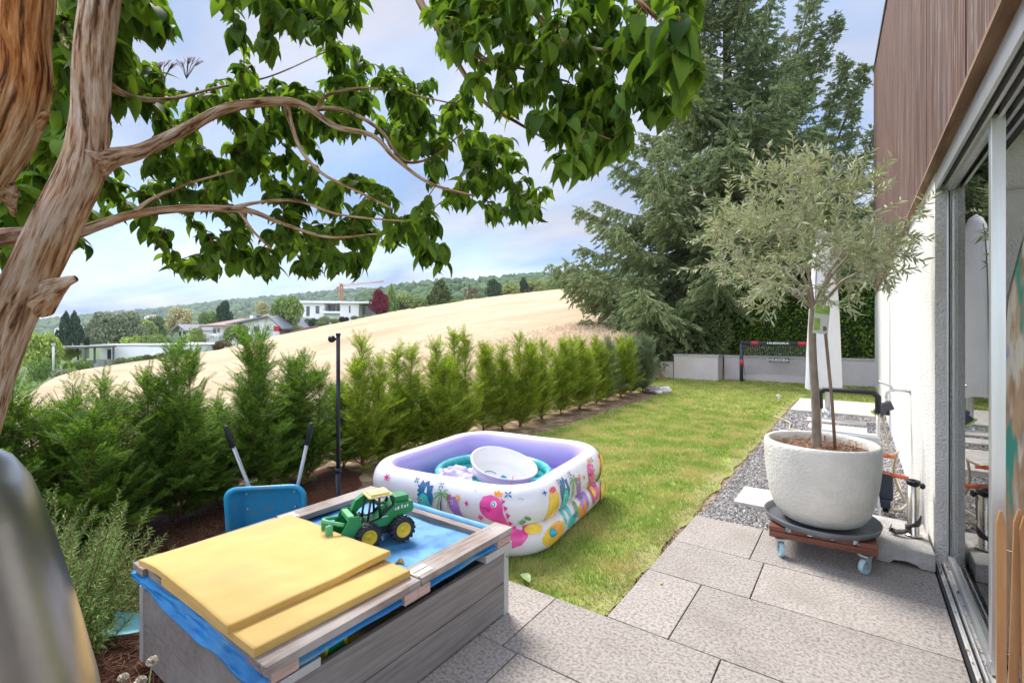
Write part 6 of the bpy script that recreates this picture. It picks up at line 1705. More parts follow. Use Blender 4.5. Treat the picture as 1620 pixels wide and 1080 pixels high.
# ---------------------------------------------------------------- yew hedge
m_yew = [leafmat('yew_needles_dark', (.018, .060, .008), (.20, .33, .04), trans=.25, rough=.5, spec=.3, tcol=(2.2, 2.2, 1.2)), leafmat('yew_needles_light', (.06, .13, .012), (.38, .46, .05), trans=.3, rough=.5, spec=.3, tcol=(2.0, 2.0, 1.0)),
         leafmat('blue_yew_needles', (.08, .14, .06), (.30, .38, .20), trans=.2, rough=.5, spec=.3)]
m_ystem = surf('yew_stem', (.10, .04, .025), (.26, .13, .08), scale=30, rough=.85, bump=.5)
def spray_tpl(n=9, L_=.15, nl=.034, nw=.0056):
    """short shoot: needles in two rows, swept forward"""
    V = []; F = []
    for i in range(n):
        y = L_ * (i + .5) / n; l = nl * (1.1 - .55 * abs(i / n - .3))
        for s in (-1, 1):
            b = len(V); V += [(0, y - nw, 0), (s * l * .55, y + l * .30 - nw, .0015), (s * l, y + l * .62, 0), (s * l * .55, y + l * .30 + nw, .003)]
            F.append((b, b + 1, b + 2, b + 3))
    b = len(V); V += [(-.0012, 0, 0), (.0012, 0, 0), (.0006, L_ * 1.05, 0), (-.0006, L_ * 1.05, 0)]; F.append((b, b + 1, b + 2, b + 3))
    return np.array(V), np.array(F)
SPR = spray_tpl(); SPR2 = spray_tpl(7, .14, .031, .006)
def make_yew(seed, h, w, nb, nleader, tpl, mat, open_=.0):
    random.seed(seed); st_ = MB(); Ld = []; pos = []; dirs = []; sc = []
    for q in range(nleader):
        a = random.uniform(0, 2 * pi); hh = h * (random.uniform(.78, 1.0) if q else 1.0); sp = w * .28 * (q > 0)
        p0 = Vector((random.uniform(-.03, .03), random.uniform(-.03, .03), -.02)); p2 = Vector((sp * cos(a), sp * sin(a), hh)); p1 = p0.lerp(p2, .5) + Vector((sp * .3 * cos(a), sp * .3 * sin(a), -.05))
        c, r = spline([(*p0, .016 - .002 * nleader), (*p1, .009), (*p2, .002)], 8); st_.tube(c, r, 6); Ld.append(c)
    for k in range(nb):
        c = random.choice(Ld); t = (k + random.random()) / nb; t = .03 + .95 * t ** .9; f = t * (len(c) - 1); i = min(int(f), len(c) - 2); p = c[i].lerp(c[i + 1], f - i)
        a = random.uniform(0, 2 * pi); env = w * (.17 + .83 * (1 - t) ** 1.15) * (.8 + .2 * min(1, t * 5)) * .66
        L_ = env * random.uniform(.55, 1.15); el_ = radians(random.uniform(12, 60) + 18 * t)
        d = Vector((cos(a) * cos(el_), sin(a) * cos(el_), sin(el_))); e = p + d * L_; m1 = p + d * L_ * .5 - Vector((0, 0, .03 * L_))
        st_.tube([p, m1, e], [.0035, .0024, .001], 4)
        ns = max(4, int(L_ / .025))
        side = d.cross(Vector((0, 0, 1))).normalized()
        for s in range(ns):
            tt = .12 + .88 * (s + .5) / ns; b = (p.lerp(m1, tt * 2) if tt < .5 else m1.lerp(e, tt * 2 - 1)); sg = 1 if s % 2 else -1
            dv = d * random.uniform(.5, .9) + side * sg * random.uniform(.5, 1.0) + Vector((0, 0, random.uniform(-.35, .45)))
            pos.append(b[:]); dirs.append(dv.normalized()[:]); sc.append(random.uniform(.55, 1.15) * (1.1 - .35 * tt))
        pos.append(e.lerp(p, .06)[:]); dirs.append(d[:]); sc.append(1.0)
    for c in Ld:   # leader tips
        for s in range(14):
            p = c[-1].lerp(c[-3], s / 13); a = random.uniform(0, 2 * pi); pos.append(p[:]); dirs.append(Vector((cos(a) * .6, sin(a) * .6, .9)).normalized()[:]); sc.append(.55 + .03 * s)
    up = np.tile([0, 0, 1.0], (len(pos), 1)) + RNG.normal(size=(len(pos), 3)) * .35
    V, F = batch(tpl[0], tpl[1], frames(np.array(dirs), up), np.array(pos), np.array(sc))
    return st_, V, F
def yew_thing(proto_args, mat):
    st_, V, F = make_yew(*proto_args)
    t = thing('yew', 'yew', 'yew', (0, 0, 0)); st_.build('stem', m_ystem, t); np_mesh('foliage', V, F, mat, t); return t
protos = {
 'n1': yew_thing((11, 1.46, .86, 190, 4, SPR, 0), m_yew[0]), 'n2': yew_thing((12, 1.38, 1.08, 260, 6, SPR, 0), m_yew[0]), 'n3': yew_thing((13, 1.50, .84, 210, 3, SPR, 0), m_yew[0]),
 'm1': yew_thing((14, 1.38, .86, 230, 3, SPR2, 0), m_yew[1]), 'm2': yew_thing((15, 1.40, .66, 190, 2, SPR2, 0), m_yew[1]), 'm3': yew_thing((18, 1.35, .88, 270, 4, SPR2, 0), m_yew[1]),
 'f1': yew_thing((16, 1.42, .98, 330, 5, SPR2, 0), m_yew[1]), 'f2': yew_thing((17, 1.40, .98, 340, 5, SPR2, 0), m_yew[2])}
used = set()
def yew_at(px, x, kind, s=1.0, label=''):
    u = (px - 810) / FPX; D = x / (u * cos(YAW) - sin(YAW)); y = D * (u * sin(YAW) + cos(YAW))
    pr_ = protos[kind]
    if kind in used: o = copy_tree(pr_)
    else: o = pr_; used.add(kind)
    s *= (.95 if px > 560 else 1.0); o.location = (x, y, -.03); o.rotation_euler = (0, 0, random.uniform(0, 6.28)); o.scale = (random.uniform(.80, .95),) * 2 + (s,)
    tag(o, label, 'yew', 'young yew plants in the hedge row')
random.seed(5)
Y = [(95, -4.55, 'n3', 0.64, 'yew set back left of the broad loose yew'), (225, -4.5, 'n1', 0.68, 'yew set back behind the broad loose yew and the brown-stemmed one'), (345, -4.5, 'n2', 0.64, 'low spreading yew left of the tall dark pointed yew'), (448, -4.55, 'n3', 0.62, 'yew filling the gap behind the wheelbarrow handles'), (540, -4.55, 'n1', 0.64, 'yew growing directly behind the black pole'), (600, -4.5, 'm3', 0.70, 'bushy yew between the bright one and the thin pale one'), (660, -4.55, 'm3', 0.68, 'low yew in the gap left of the fan-topped yew'), (712, -4.55, 'm3', 0.64, 'low yew between the fan-topped and the slender spire yew'), (-95, -4.4, 'n2', .95, 'dark yew at the left end of the hedge, mostly behind the tree trunk'), (20, -4.3, 'n1', .86, 'sparse dark yew just right of the big tree trunk'), (165, -4.15, 'n2', .83, 'broad loose yew between the trunk and the tall brown-stemmed yew'),
     (278, -4.3, 'n3', .91, 'open yew with bare brown stems showing below the flat white house'), (412, -4.35, 'n3', .97, 'tall dark pointed yew left of the blue wheelbarrow handles'), (482, -4.4, 'n1', .88, 'narrow yew between the blue wheelbarrow handles and the black pole'),
     (572, -4.35, 'm1', 1.04, 'bright full yew immediately right of the black pole'), (628, -4.45, 'm2', .95, 'thin pale yew second to the right of the black pole'), (690, -4.3, 'm1', 1.0, 'bushy yew with a fan of long top shoots behind the left pool edge'),
     (735, -4.45, 'm2', 1.08, 'slender dark spire yew behind the pool'), (768, -4.4, 'm2', .95, 'slim low-topped yew right of the slender spire'), (795, -4.4, 'm1', .93, 'light green yew between the slim one and the feathery topped one'),
     (822, -4.3, 'm3', 1.06, 'yew with feathery pointed top behind the far pool corner'), (858, -4.35, 'm3', .98, 'yellow green dense yew just beyond the pool corner'), (888, -4.35, 'f1', .98, 'wide light green yew midway along the dense part of the hedge'),
     (917, -4.35, 'f1', 1.0, 'wide bright yew with a spiky top past the middle of the dense hedge part'), (943, -4.35, 'm3', 1.02, 'narrow dull green yew before the bluish ones'), (962, -4.4, 'f2', .99, 'first bluish grey yew in the dense hedge end'),
     (982, -4.4, 'f1', 1.0, 'green yew standing between two bluish ones'), (1000, -4.4, 'f2', 1.0, 'bluish yew second from the far hedge end'), (1016, -4.35, 'f2', 1.03, 'last bluish yew at the far end of the hedge by the stones')]
for a in Y: yew_at(*a)
for k in protos:
    if k not in used: bpy.data.objects.remove(protos[k])

# ---------------------------------------------------------------- rosemary
m_ros = leafmat('rosemary_needles', (.07, .17, .03), (.34, .48, .14), trans=.25, rough=.55, spec=.25)
def make_rosemary():
    random.seed(3); stm = MB(); pos = []; dirs = []; sc = []
    for k in range(210):
        a = random.uniform(0, 2 * pi); q = random.random() ** .5; L_ = random.uniform(.34, .72) * (1.12 - .5 * q); tilt = q * 1.05
        d = Vector((cos(a) * sin(tilt), sin(a) * sin(tilt), cos(tilt))); p0 = Vector((cos(a), sin(a), 0)) * .10 * q; e = p0 + d * L_ + Vector((0, 0, .06)); m1 = p0 + d * L_ * .55 - Vector((0, 0, .02))
        stm.tube([p0, m1, e], [.004, .003, .0012], 4)
        n = int(L_ / .0048)
        for i in range(n):
            t = .22 + .78 * i / n; b = p0.lerp(m1, t * 2) if t < .5 else m1.lerp(e, 2 * t - 1); a2 = i * 2.4
            s = d.orthogonal().normalized(); s2 = d.cross(s); dv = d * .75 + s * cos(a2) + s2 * sin(a2); pos.append(b[:]); dirs.append(dv.normalized()[:]); sc.append(random.uniform(.6, 1.15) * (1.15 - .6 * max(0, t - .8) * 4))
    T = np.array([(-.0017, 0, 0), (.0017, 0, 0), (.0022, .018, .002), (0, .031, .001), (-.0022, .018, .002)]); TF = np.array([(0, 1, 2), (0, 2, 4), (4, 2, 3)])
    up = rnd_dir(len(pos)); V, F = batch(T, TF, frames(np.array(dirs), up), np.array(pos), np.array(sc)); return stm, V, F
stm, V, F = make_rosemary()
q = P(88, 600, 2.2)
t = thing('rosemary', 'fine needled rosemary bush between the steel column and the sandbox', 'rosemary', (q.x, q.y, -.03)); stm.build('stem', m_ystem, t); np_mesh('foliage', V, F, m_ros, t)
t2 = copy_tree(t); q = P(20, 600, 2.5); t2.location = (q.x, q.y, -.03); t2.rotation_euler = (0, 0, 2.1); t2.scale = (.9, .9, .95); t2['label'] = 'second rosemary bush half hidden behind the steel column and trunk'; 
# dried flower heads at the very front
m_dryf = surf('dried_flower', (.62, .55, .42), (.80, .74, .62), scale=40, rough=.9); m_gst = surf('green_stalk', (.30, .40, .12), rough=.6)
for i, (px, py, D, s, lb) in enumerate([(241, 1046, 1.62, .017, 'cream round seed head on a green stalk in front of the sandbox corner'), (195, 1072, 1.7, .016, 'pale withered flower head left of the round seed head'), (222, 1078, 1.66, .018, 'pale withered flower head low beside the green stalk')]):
    p = P(px, py, D); f = thing('dried_flower', lb, 'flower', (p.x - .02, p.y - .03, -.02), 0, 'dried flowers at the sandbox corner'); f['group'] = 'dried flowers at the sandbox corner'
    mb = MB(); mb.tube([(0, 0, 0), (.008, .01, p.z * .5), (.02, .03, p.z + .02)], .0022, 6); mb.build('stem', m_gst, f)
    nn = 70; dd = rnd_dir(nn); dd[:, 2] = np.abs(dd[:, 2]) * 1.2 - .3
    T = np.array([(-.18, 0, 0), (.18, 0, 0), (.25, .8, .1), (0, 1, 0), (-.25, .8, .1)]); TF = np.array([(0, 1, 2), (0, 2, 4), (4, 2, 3)])
    V, F = batch(T, TF, frames(dd, rnd_dir(nn)), np.tile([.02, .03, p.z + .02], (nn, 1)), np.full(nn, s * 1.15)); np_mesh('petals', V, F, m_dryf, f)

# ---------------------------------------------------------------- olive tree
m_oliv = None
def olivemat():
    m, nt = newmat('olive_leaf'); out = N(nt, 'ShaderNodeOutputMaterial'); b = N(nt, 'ShaderNodeBsdfPrincipled'); b.inputs['Roughness'].default_value = .55; b.inputs['Specular IOR Level'].default_value = .3
    ge = N(nt, 'ShaderNodeNewGeometry'); r = N(nt, 'ShaderNodeValToRGB'); r.color_ramp.elements[0].color = (.27, .33, .15, 1); r.color_ramp.elements[1].color = (.58, .63, .36, 1); nt.links.new(ge.outputs['Random Per Island'], r.inputs[0])
    mx = N(nt, 'ShaderNodeMix', data_type='RGBA'); nt.links.new(ge.outputs['Backfacing'], mx.inputs[0]); nt.links.new(r.outputs[0], mx.inputs[6]); mx.inputs[7].default_value = (.60, .61, .50, 1); nt.links.new(mx.outputs[2], b.inputs['Base Color'])
    t = N(nt, 'ShaderNodeBsdfTranslucent'); t.inputs[0].default_value = (.32, .36, .12, 1); ms = N(nt, 'ShaderNodeMixShader'); ms.inputs[0].default_value = .25; nt.links.new(b.outputs[0], ms.inputs[1]); nt.links.new(t.outputs[0], ms.inputs[2]); nt.links.new(ms.outputs[0], out.inputs[0]); return m
m_oliv = olivemat()
m_obark = surf('olive_bark', (.20, .16, .12), (.34, .28, .22), scale=22, rough=.85, stretch=(1, 1, .4), bump=.4)
m_otw = surf('olive_twig', (.28, .23, .18), (.42, .36, .29), scale=22, rough=.85)
ot = thing('olive_tree', 'olive tree with a round silvery crown growing in the cream pot', 'olive tree', (pcx - .02, pcy, .68))
mb = MB(); oc = Vector((pcx - .02, pcy, .68))
limb(mb, [(0, 0, -.02, .030), (-.005, 0, .25, .026), (-.02, 0, .55, .024), (-.025, 0, .80, .022), (-.015, 0, .97, .022)], 16, .05, 2); mb.build('trunk', m_obark, ot)
random.seed(21); mb = MB(); pos = []; dirs = []; sc = []
crown_c = Vector((-.07, -.04, 1.40)); CR = Vector((.64, .64, .53))
def olive_twig(p, d, L_, r, depth, lf=True):
    side = d.orthogonal().normalized(); side.rotate(Matrix.Rotation(random.uniform(0, 6.28), 3, d)); e = p + d * L_ + side * L_ * .10 + Vector((0, 0, (-.05 if depth == 0 else .03) * L_)); m1 = p.lerp(e, .5) + side * L_ * .07
    mb.tube([p, m1, e], [r, r * .75, r * .5], 5 if depth else 4, cap=False)
    if depth == 0:
        n = int(L_ / .013)
        for i in range(n):
            t = .1 + .9 * i / n; b = p.lerp(m1, 2 * t) if t < .5 else m1.lerp(e, 2 * t - 1)
            for s in (-1, 1):
                dv = d * random.uniform(.55, 1.1) + side * s * .9 + Vector((random.uniform(-.3, .3), random.uniform(-.3, .3), random.uniform(-.3, .5)))
                pos.append(b[:]); dirs.append(dv.normalized()[:]); sc.append(random.uniform(.65, 1.15))
            side.rotate(Matrix.Rotation(1.57, 3, d))
        return
    nk = {3: 4, 2: 5, 1: 5}[depth]
    for i in range(nk):
        t = random.uniform(.4, 1.0) if i else 1.0; b = p.lerp(m1, 2 * t) if t < .5 else m1.lerp(e, 2 * t - 1)
        dd = (d + Vector((random.uniform(-1, 1), random.uniform(-1, 1), random.uniform(-.55, .75))) * .75)
        away = (b - crown_c); q = sqrt((away.x / CR.x) ** 2 + (away.y / CR.y) ** 2 + (away.z / CR.z) ** 2)
        if q > 1.0 and depth > 1: continue
        dd = (dd.normalized() + away.normalized() * .3).normalized(); olive_twig(b, dd, L_ * random.uniform(.55, .8), r * .58, depth - 1)
top_ = Vector((-.015, 0, .95)); ON = [top_ + Vector((0, 0, .02 * k)) for k in range(4)]
for k in range(11):
    a = 2 * pi * k / 11 + random.uniform(-.2, .2); el_ = radians(random.uniform(22, 75)); d = Vector((cos(a) * cos(el_), sin(a) * cos(el_), sin(el_))); e = top_ + d * random.uniform(.28, .42)
    m1 = top_.lerp(e, .5) + Vector((0, 0, .03)); mb.tube([top_ - Vector((0, 0, random.uniform(0, .06))), m1, e], [.013, .010, .007], 6); ON += [m1, m1.lerp(e, .5), e]
OA = np.array([p[:] for p in ON]); oe = []
while len(oe) < 400:
    v = Vector((random.uniform(-1, 1), random.uniform(-1, 1), random.uniform(-1, 1)))
    if v.length > 1 or v.length < .35: continue
    if v.z < -.2 and Vector((v.x, v.y)).length < .35: continue
    p = crown_c + Vector((v.x * CR.x, v.y * CR.y, v.z * CR.z))
    if mnoise.noise(p * 3.6) < -.10: continue
    oe.append(p)
oe.sort(key=lambda p: float(np.min(np.linalg.norm(OA - np.array(p[:]), axis=1))))
for e in oe:
    dd = np.linalg.norm(OA - np.array(e[:]), axis=1); b = Vector(OA[int(np.argmin(dd))]); L_ = (e - b).length
    if L_ < .02: continue
    m1 = b.lerp(e, .5) + Vector((random.uniform(-1, 1), random.uniform(-1, 1), random.uniform(-.3, 1))) * L_ * .12; mb.tube([b, m1, e], [.0035, .0025, .0012], 4, cap=False)
    OA = np.vstack([OA, np.array([m1[:], e[:]])]); d = (e - b).normalized(); d = (d + (e - crown_c).normalized() * .5 + Vector((0, 0, .15))).normalized(); tip = e + d * random.uniform(.05, .13)
    mb.tube([e, tip], [.0013, .0007], 3, cap=False); side = d.orthogonal().normalized(); n = random.randint(7, 12)
    for i in range(n):
        c_ = m1.lerp(e, (i / n) * 2) if i < n / 2 else e.lerp(tip, 2 * i / n - 1)
        side.rotate(Matrix.Rotation(1.4, 3, d))
        for sg in (-1, 1):
            dv = d * random.uniform(.5, 1.1) + side * sg * .9 + Vector((random.uniform(-.3, .3), random.uniform(-.3, .3), random.uniform(-.3, .4))); pos.append(c_[:]); dirs.append(dv.normalized()[:]); sc.append(random.uniform(.65, 1.15))
lx = RT
# a few long shoots that reach past the crown
for (du, dz, L_) in ((-.9, .10, .62), (-.95, .35, .60), (.85, .28, .66), (.8, -.02, .55), (-.35, .9, .58), (.25, .95, .5), (.6, .75, .62), (-.7, .7, .62), (-.98, -.12, .66), (-.9, .25, .72), (-.8, .5, .66), (.95, .12, .6), (-.1, 1.0, .62), (.9, .5, .66), (-.5, .8, .66)):
    d = (RT * du + Vector((0, 0, dz)) + FW * random.uniform(-.2, .2)).normalized(); b = crown_c + Vector((d.x * .22, d.y * .22, d.z * .2 - .12)); e = b + d * L_
    mb.tube([b, b.lerp(e, .5) + Vector((0, 0, .02)), e], [.004, .003, .0015], 5)
    for i in range(26):
        t = .3 + .7 * i / 26; s = random.choice((-1, 1)); pos.append(b.lerp(e, t)[:]); dv = d * .8 + d.orthogonal() * s * .8 + Vector((random.uniform(-.3, .3),) * 3); dirs.append(dv.normalized()[:]); sc.append(random.uniform(.8, 1.2))
mb.build('branches', m_otw, ot)
T = np.array([(0, 0, 0), (-.0048, .014, .001), (.0048, .014, .001), (-.0058, .030, 0), (.0058, .030, 0), (0, .052, -.004)]); TF = np.array([(0, 2, 1), (1, 2, 4), (1, 4, 3), (3, 4, 5)])
pos = np.array(pos); print('olive leaves', len(pos))
V, F = batch(T, TF, frames(np.array(dirs), np.tile([0, 0, 1.0], (len(pos), 1)) + RNG.normal(size=(len(pos), 3)) * .6), pos, np.array(sc) * 1.12); np_mesh('crown', V, F, m_oliv, ot)
# stake and nursery tag
sk = thing('plant_stake', 'thin brown wooden stake standing in the pot right of the olive trunk', 'stake', (pcx + .085, pcy - .02, .66))
mb = MB(); mb.tube([(.0, 0, 0), (-.02, 0, .35), (-.055, 0, .78)], .0095, 8); mb.build('rod', surf('stake_wood', (.20, .13, .09), (.30, .20, .14), scale=20, rough=.7, stretch=(1, 1, .2)), sk)
nt_ = thing('plant_tag', 'small white and green nursery label hanging on the olive trunk', 'plant label', (pcx - .02 + .02, pcy - .05, 1.60))
Mq = Matrix.Rotation(YAW + radians(8), 4, 'Z') @ Matrix.Rotation(radians(6), 4, 'Y')
mb = MB(); mb.box((-.035, -.001, -.16), (.075, .001, .03), 0, 0, Mq); mb.build('card', surf('white_card', (.78, .78, .74), rough=.4), nt_)
mb = MB(); mb.box((-.033, -.0022, -.03), (.073, -.0012, .028), 0, 0, Mq); mb.box((-.033, -.0022, -.14), (.01, -.0012, -.06), 0, 0, Mq); mb.build('green_print', surf('leaf_print', (.25, .45, .05), (.5, .65, .15), scale=30, rough=.5), nt_)
mb = MB(); mb.ball(Mq @ Vector((.04, -.002, -.125)), .018, 10, 0, (1, .15, 1)); mb.build('olive_print', surf('olive_print_mat', (.25, .12, .06), rough=.5), nt_)
# ================================================================ SPRUCES AND TALL HEDGES
m_spr = [leafmat('spruce_needles', (.08, .11, .045), (.50, .60, .30), trans=.3, rough=.6, spec=.2), leafmat('spruce_needles_green', (.11, .15, .06), (.46, .54, .26), trans=.3, rough=.6, spec=.2)]
m_sbark = surf('spruce_bark', (.05, .032, .022), (.12, .08, .06), scale=9, rough=.9, bump=.6)
def shoot_tpl():
    V = []; F = []
    for a in (0, pi / 3, 2 * pi / 3):
        for s in (-1, 1):
            c, d = cos(a) * s, sin(a) * s; b = len(V)
            V += [(0, 0, 0), (.30 * c, .28, .30 * d), (.05 * c, .34, .05 * d), (.26 * c, .62, .26 * d), (.04 * c, .66, .04 * d), (.16 * c, .92, .16 * d), (0, 1.05, 0)]
            F += [(b, b + 1, b + 2), (b + 2, b + 3, b + 4), (b + 4, b + 5, b + 6)]
    return np.array(V), np.array(F)
SHT = shoot_tpl()
class Spruce:
    def __init__(s): s.mb = MB(); s.p = []; s.d = []; s.s = []
    def shoot(s, p, d, sc): s.p.append(p[:]); s.d.append(d[:]); s.s.append(sc)
    def bough(s, p, d, L_, droop=.25, r=.03, hang=1.0, size=.17, dens=1.0):
        """limb that sags then lifts at its tip, with side twigs that hang"""
        d = d.normalized(); side = d.cross(Vector((0, 0, 1)))
        side = side.normalized() if side.length > .05 else Vector((1, 0, 0)); pts = []
        n = 7
        for i in range(n + 1):
            t = i / n; pts.append(p + d * L_ * t + Vector((0, 0, -droop * L_ * sin(pi * t * .85) * .8 + droop * L_ * .25 * max(0, t - .7))) + side * .04 * L_ * sin(3 * t + L_))
        s.mb.tube(pts, [r * (1 - .85 * i / n) for i in range(n + 1)], 5, 0, cap=False)
        ns = max(3, int(L_ / .17 * dens))
        for k in range(ns):
            t = .16 + .84 * (k + random.random()) / ns; f = t * n; i = min(int(f), n - 1); b = pts[i].lerp(pts[i + 1], f - i)
            for sg in (-1, 1):
                l2 = L_ * .30 * (1.05 - t) ** .6 * random.uniform(.6, 1.2) + .15
                dv = (d * random.uniform(.4, .8) + side * sg * random.uniform(.6, 1.1) + Vector((0, 0, -random.uniform(.05, .75) * hang))).normalized()
                m = max(2, int(l2 / .105))
                for q in range(m):
                    tt = (q + random.random()) / m; c = b + dv * l2 * tt + Vector((0, 0, -.18 * hang * l2 * tt * tt))
                    for _ in range(2):
                        dd = dv * .9 + Vector((random.uniform(-1, 1), random.uniform(-1, 1), random.uniform(-.8, .5) - .30 * hang)) * .6; s.shoot(c, dd.normalized(), size * random.uniform(.6, 1.25))
                if hang > .4 and random.random() < .7:
                    hl = random.uniform(.25, .75) * hang
                    for q in range(int(hl / .11)): s.shoot(b + Vector((random.uniform(-.06, .06), random.uniform(-.06, .06), -.11 * q)), Vector((random.uniform(-.35, .35), random.uniform(-.35, .35), -1)).normalized(), size * random.uniform(.5, 1.0))
        e = pts[-1]
        for k in range(6): s.shoot(e.lerp(pts[-2], k / 6), (d + Vector((random.uniform(-.6, .6), random.uniform(-.6, .6), random.uniform(-.2, .7)))).normalized(), size * 1.1)
    def finish(s, name, label, mat, base, group=None):
        t = thing(name, label, 'tree', base, 0, group); b = Vector(base)
        s.mb.v = [tuple(Vector(v) - b) for v in s.mb.v]; s.mb.build('trunk', m_sbark, t)
        P_ = np.array(s.p) - np.array(base); V, F = batch(SHT[0], SHT[1], frames(np.array(s.d), rnd_dir(len(s.p))), P_, np.array(s.s)); np_mesh('crown', V, F, mat, t); print(name, len(s.p)); return t
# main spruce, left of the pair
random.seed(41)
S = Spruce(); D0 = 19.0; q = P(1150, 525, D0); bx, by = q.x, q.y
S.mb.tube([(bx, by, -.1), (bx + .1, by, 6), (bx, by, 12), (bx - .1, by, 19)], [.34, .26, .16, .03], 10)
h = 1.3
while h < 18.6:
    R_ = 6.6 * (1 - (h - 1) / 18.2) ** 1.05 + .25
    if h < 2.4: R_ *= .62
    n = 6 if h < 9 else 5
    for k in range(n):
        a = 2 * pi * k / n + h * 2.4 + random.uniform(-.25, .25)
        d = Vector((cos(a), sin(a), random.uniform(.02, .28) + .25 * (h > 12)))
        R_k = R_ * (1.10 if d.dot(RT) < -.2 and h < 11 else (.82 if d.dot(RT) > .3 and h > 6 else 1.0))
        facing = d.dot(FW)           # boughs on the far side matter little
        if facing > .55 and random.random() < .75: continue
        S.bough(Vector((bx, by, h + random.uniform(-.1, .1))), d, R_k * random.uniform(.74, 1.12), .20, .035, 1.0, .19, 1.15 if R_ > 2 else 1.3)
    h += .50 if h < 9 else .48
S.finish('spruce', 'huge dense blue green spruce with drooping boughs at the end of the lawn', m_spr[0], (bx, by, -.1), 'spruces behind the goal')
# right spruce: several leaders sweep up and to the right
random.seed(42)
S = Spruce(); D1 = 21.0; q = P(1225, 525, D1); bx, by = q.x, q.y
S.mb.tube([(bx, by, -.1), (bx, by, 5), (bx + .1, by, 10)], [.36, .3, .15], 10)
leaders = [((1195, 400), (1235, 200), (1300, -60), 1.05), ((1215, 430), (1260, 200), (1322, 30), .95), ((1225, 420), (1290, 260), (1338, 90), .85), ((1230, 430), (1310, 260), (1368, 108), .85), ((1230, 440), (1320, 320), (1400, 190), 1.1), ((1230, 460), (1310, 400), (1420, 320), 1.3)]
for a, b, c, w in leaders:
    A, B, C_ = P(a[0], a[1], D1 + random.uniform(-.6, .6)), P(b[0], b[1], D1), P(c[0], c[1], D1 - .4)
    A = Vector((bx, by, max(1.5, A.z - 1.5)))
    c_, r = spline([(*A, .12), (*B, .06), (*C_, .012)], 12); S.mb.tube(c_, r, 6, cap=False)
    L_ = sum((c_[i + 1] - c_[i]).length for i in range(len(c_) - 1)); n = int(L_ / .15)
    for k in range(n):
        t = (k + .5) / n; f = t * (len(c_) - 1); i = min(int(f), len(c_) - 2); p = c_[i].lerp(c_[i + 1], f - i); tg = (c_[i + 1] - c_[i]).normalized()
        for m_ in range(2):
            ang = random.uniform(0, 2 * pi); o = tg.orthogonal().normalized(); o.rotate(Matrix.Rotation(ang, 3, tg)); d = (o + tg * random.uniform(.2, .7)); L2 = 1.35 * w * (1.12 - t) ** .8 * random.uniform(.5, 1.25)
            if t < .12: continue
            S.bough(p, d, max(.25, L2), .16, .012, .55, .135, 1.25)
for k in range(30):
    h = 1.4 + k * .17; a = k * 2.4; d = Vector((cos(a), sin(a), .1))
    S.bough(Vector((bx, by, h)), d, random.uniform(2.2, 3.6), .18, .03, 1.0, .19, .8)
S.finish('spruce', 'lighter green spruce with several tops leaning right beside the house', m_spr[1], (bx, by, -.1), 'spruces behind the goal')
# low spruce boughs hanging to the ground on the left
random.seed(43)
S = Spruce(); q = P(1012, 525, 16.5); bx, by = q.x, q.y
S.mb.tube([(bx, by, -.1), (bx, by, 3.4)], [.08, .01], 6)
h = .4
while h < 3.4:
    for k in range(6):
        a = 2 * pi * k / 6 + h * 3; S.bough(Vector((bx, by, h)), Vector((cos(a), sin(a), .15)), 1.35 * (1 - (h - .3) / 3.4) + .2, .15, .012, .8, .16, 1.2)
    h += .26
S.finish('spruce', 'small dark spruce filling the corner under the big spruce at the hedge end', m_spr[0], (bx, by, -.1), 'spruces behind the goal')

# clipped hedges behind the wall
m_hleaf = [leafmat('hedge_leaf_dark', (.05, .13, .014), (.28, .44, .05), trans=.2, rough=.5, spec=.3), leafmat('hedge_leaf_mid', (.09, .15, .05), (.32, .42, .16), trans=.2, rough=.5, spec=.3)]
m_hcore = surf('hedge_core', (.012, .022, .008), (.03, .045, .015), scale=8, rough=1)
def hedge(name, label, x0, x1, y0, y1, z0, z1, n, size, mat, wob=.14, group=None):
    cx, cy = (x0 + x1) / 2, (y0 + y1) / 2; t = thing(name, label, 'hedge', (cx, cy, z0), 0, group)
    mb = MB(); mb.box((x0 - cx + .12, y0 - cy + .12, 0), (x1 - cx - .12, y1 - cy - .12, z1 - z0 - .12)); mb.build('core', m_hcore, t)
    A = [(x1 - x0) * (z1 - z0), (y1 - y0) * (z1 - z0), (y1 - y0) * (z1 - z0), (x1 - x0) * (y1 - y0)]; pr_ = np.array(A) / sum(A); pos = []; nr = []
    for f in RNG.choice(4, size=n, p=pr_):
        u, v = RNG.uniform(size=2)
        if f == 0: p = Vector((x0 + u * (x1 - x0), y0, z0 + v * (z1 - z0))); d = Vector((0, -1, 0))
        elif f == 1: p = Vector((x0, y0 + u * (y1 - y0), z0 + v * (z1 - z0))); d = Vector((-1, 0, 0))
        elif f == 2: p = Vector((x1, y0 + u * (y1 - y0), z0 + v * (z1 - z0))); d = Vector((1, 0, 0))
        else: p = Vector((x0 + u * (x1 - x0), y0 + v * (y1 - y0), z1)); d = Vector((0, 0, 1))
        w = wob * (mnoise.noise(p * 1.6) + .7 * mnoise.noise(p * 5)) - abs(RNG.normal()) * .05
        pos.append((p + d * w - Vector((cx, cy, z0)))[:]); nr.append((d * .9 + Vector(RNG.normal(size=3)) * .75)[:])
    T = np.array([(0, 0, 0), (-.35, .4, .06), (.35, .4, .06), (0, 1, 0)]); TF = np.array([(0, 2, 3, 1)])
    V, F = batch(T, TF, frames(np.array(nr), rnd_dir(n)), np.array(pos), size * RNG.uniform(.6, 1.3, n)); np_mesh('foliage', V, F, mat, t)
hedge('hedge', 'tall clipped dark green hedge behind the goal and retaining wall', -3.9, 3.2, 16.8, 18.2, .4, 2.95, 26000, .085, m_hleaf[0])
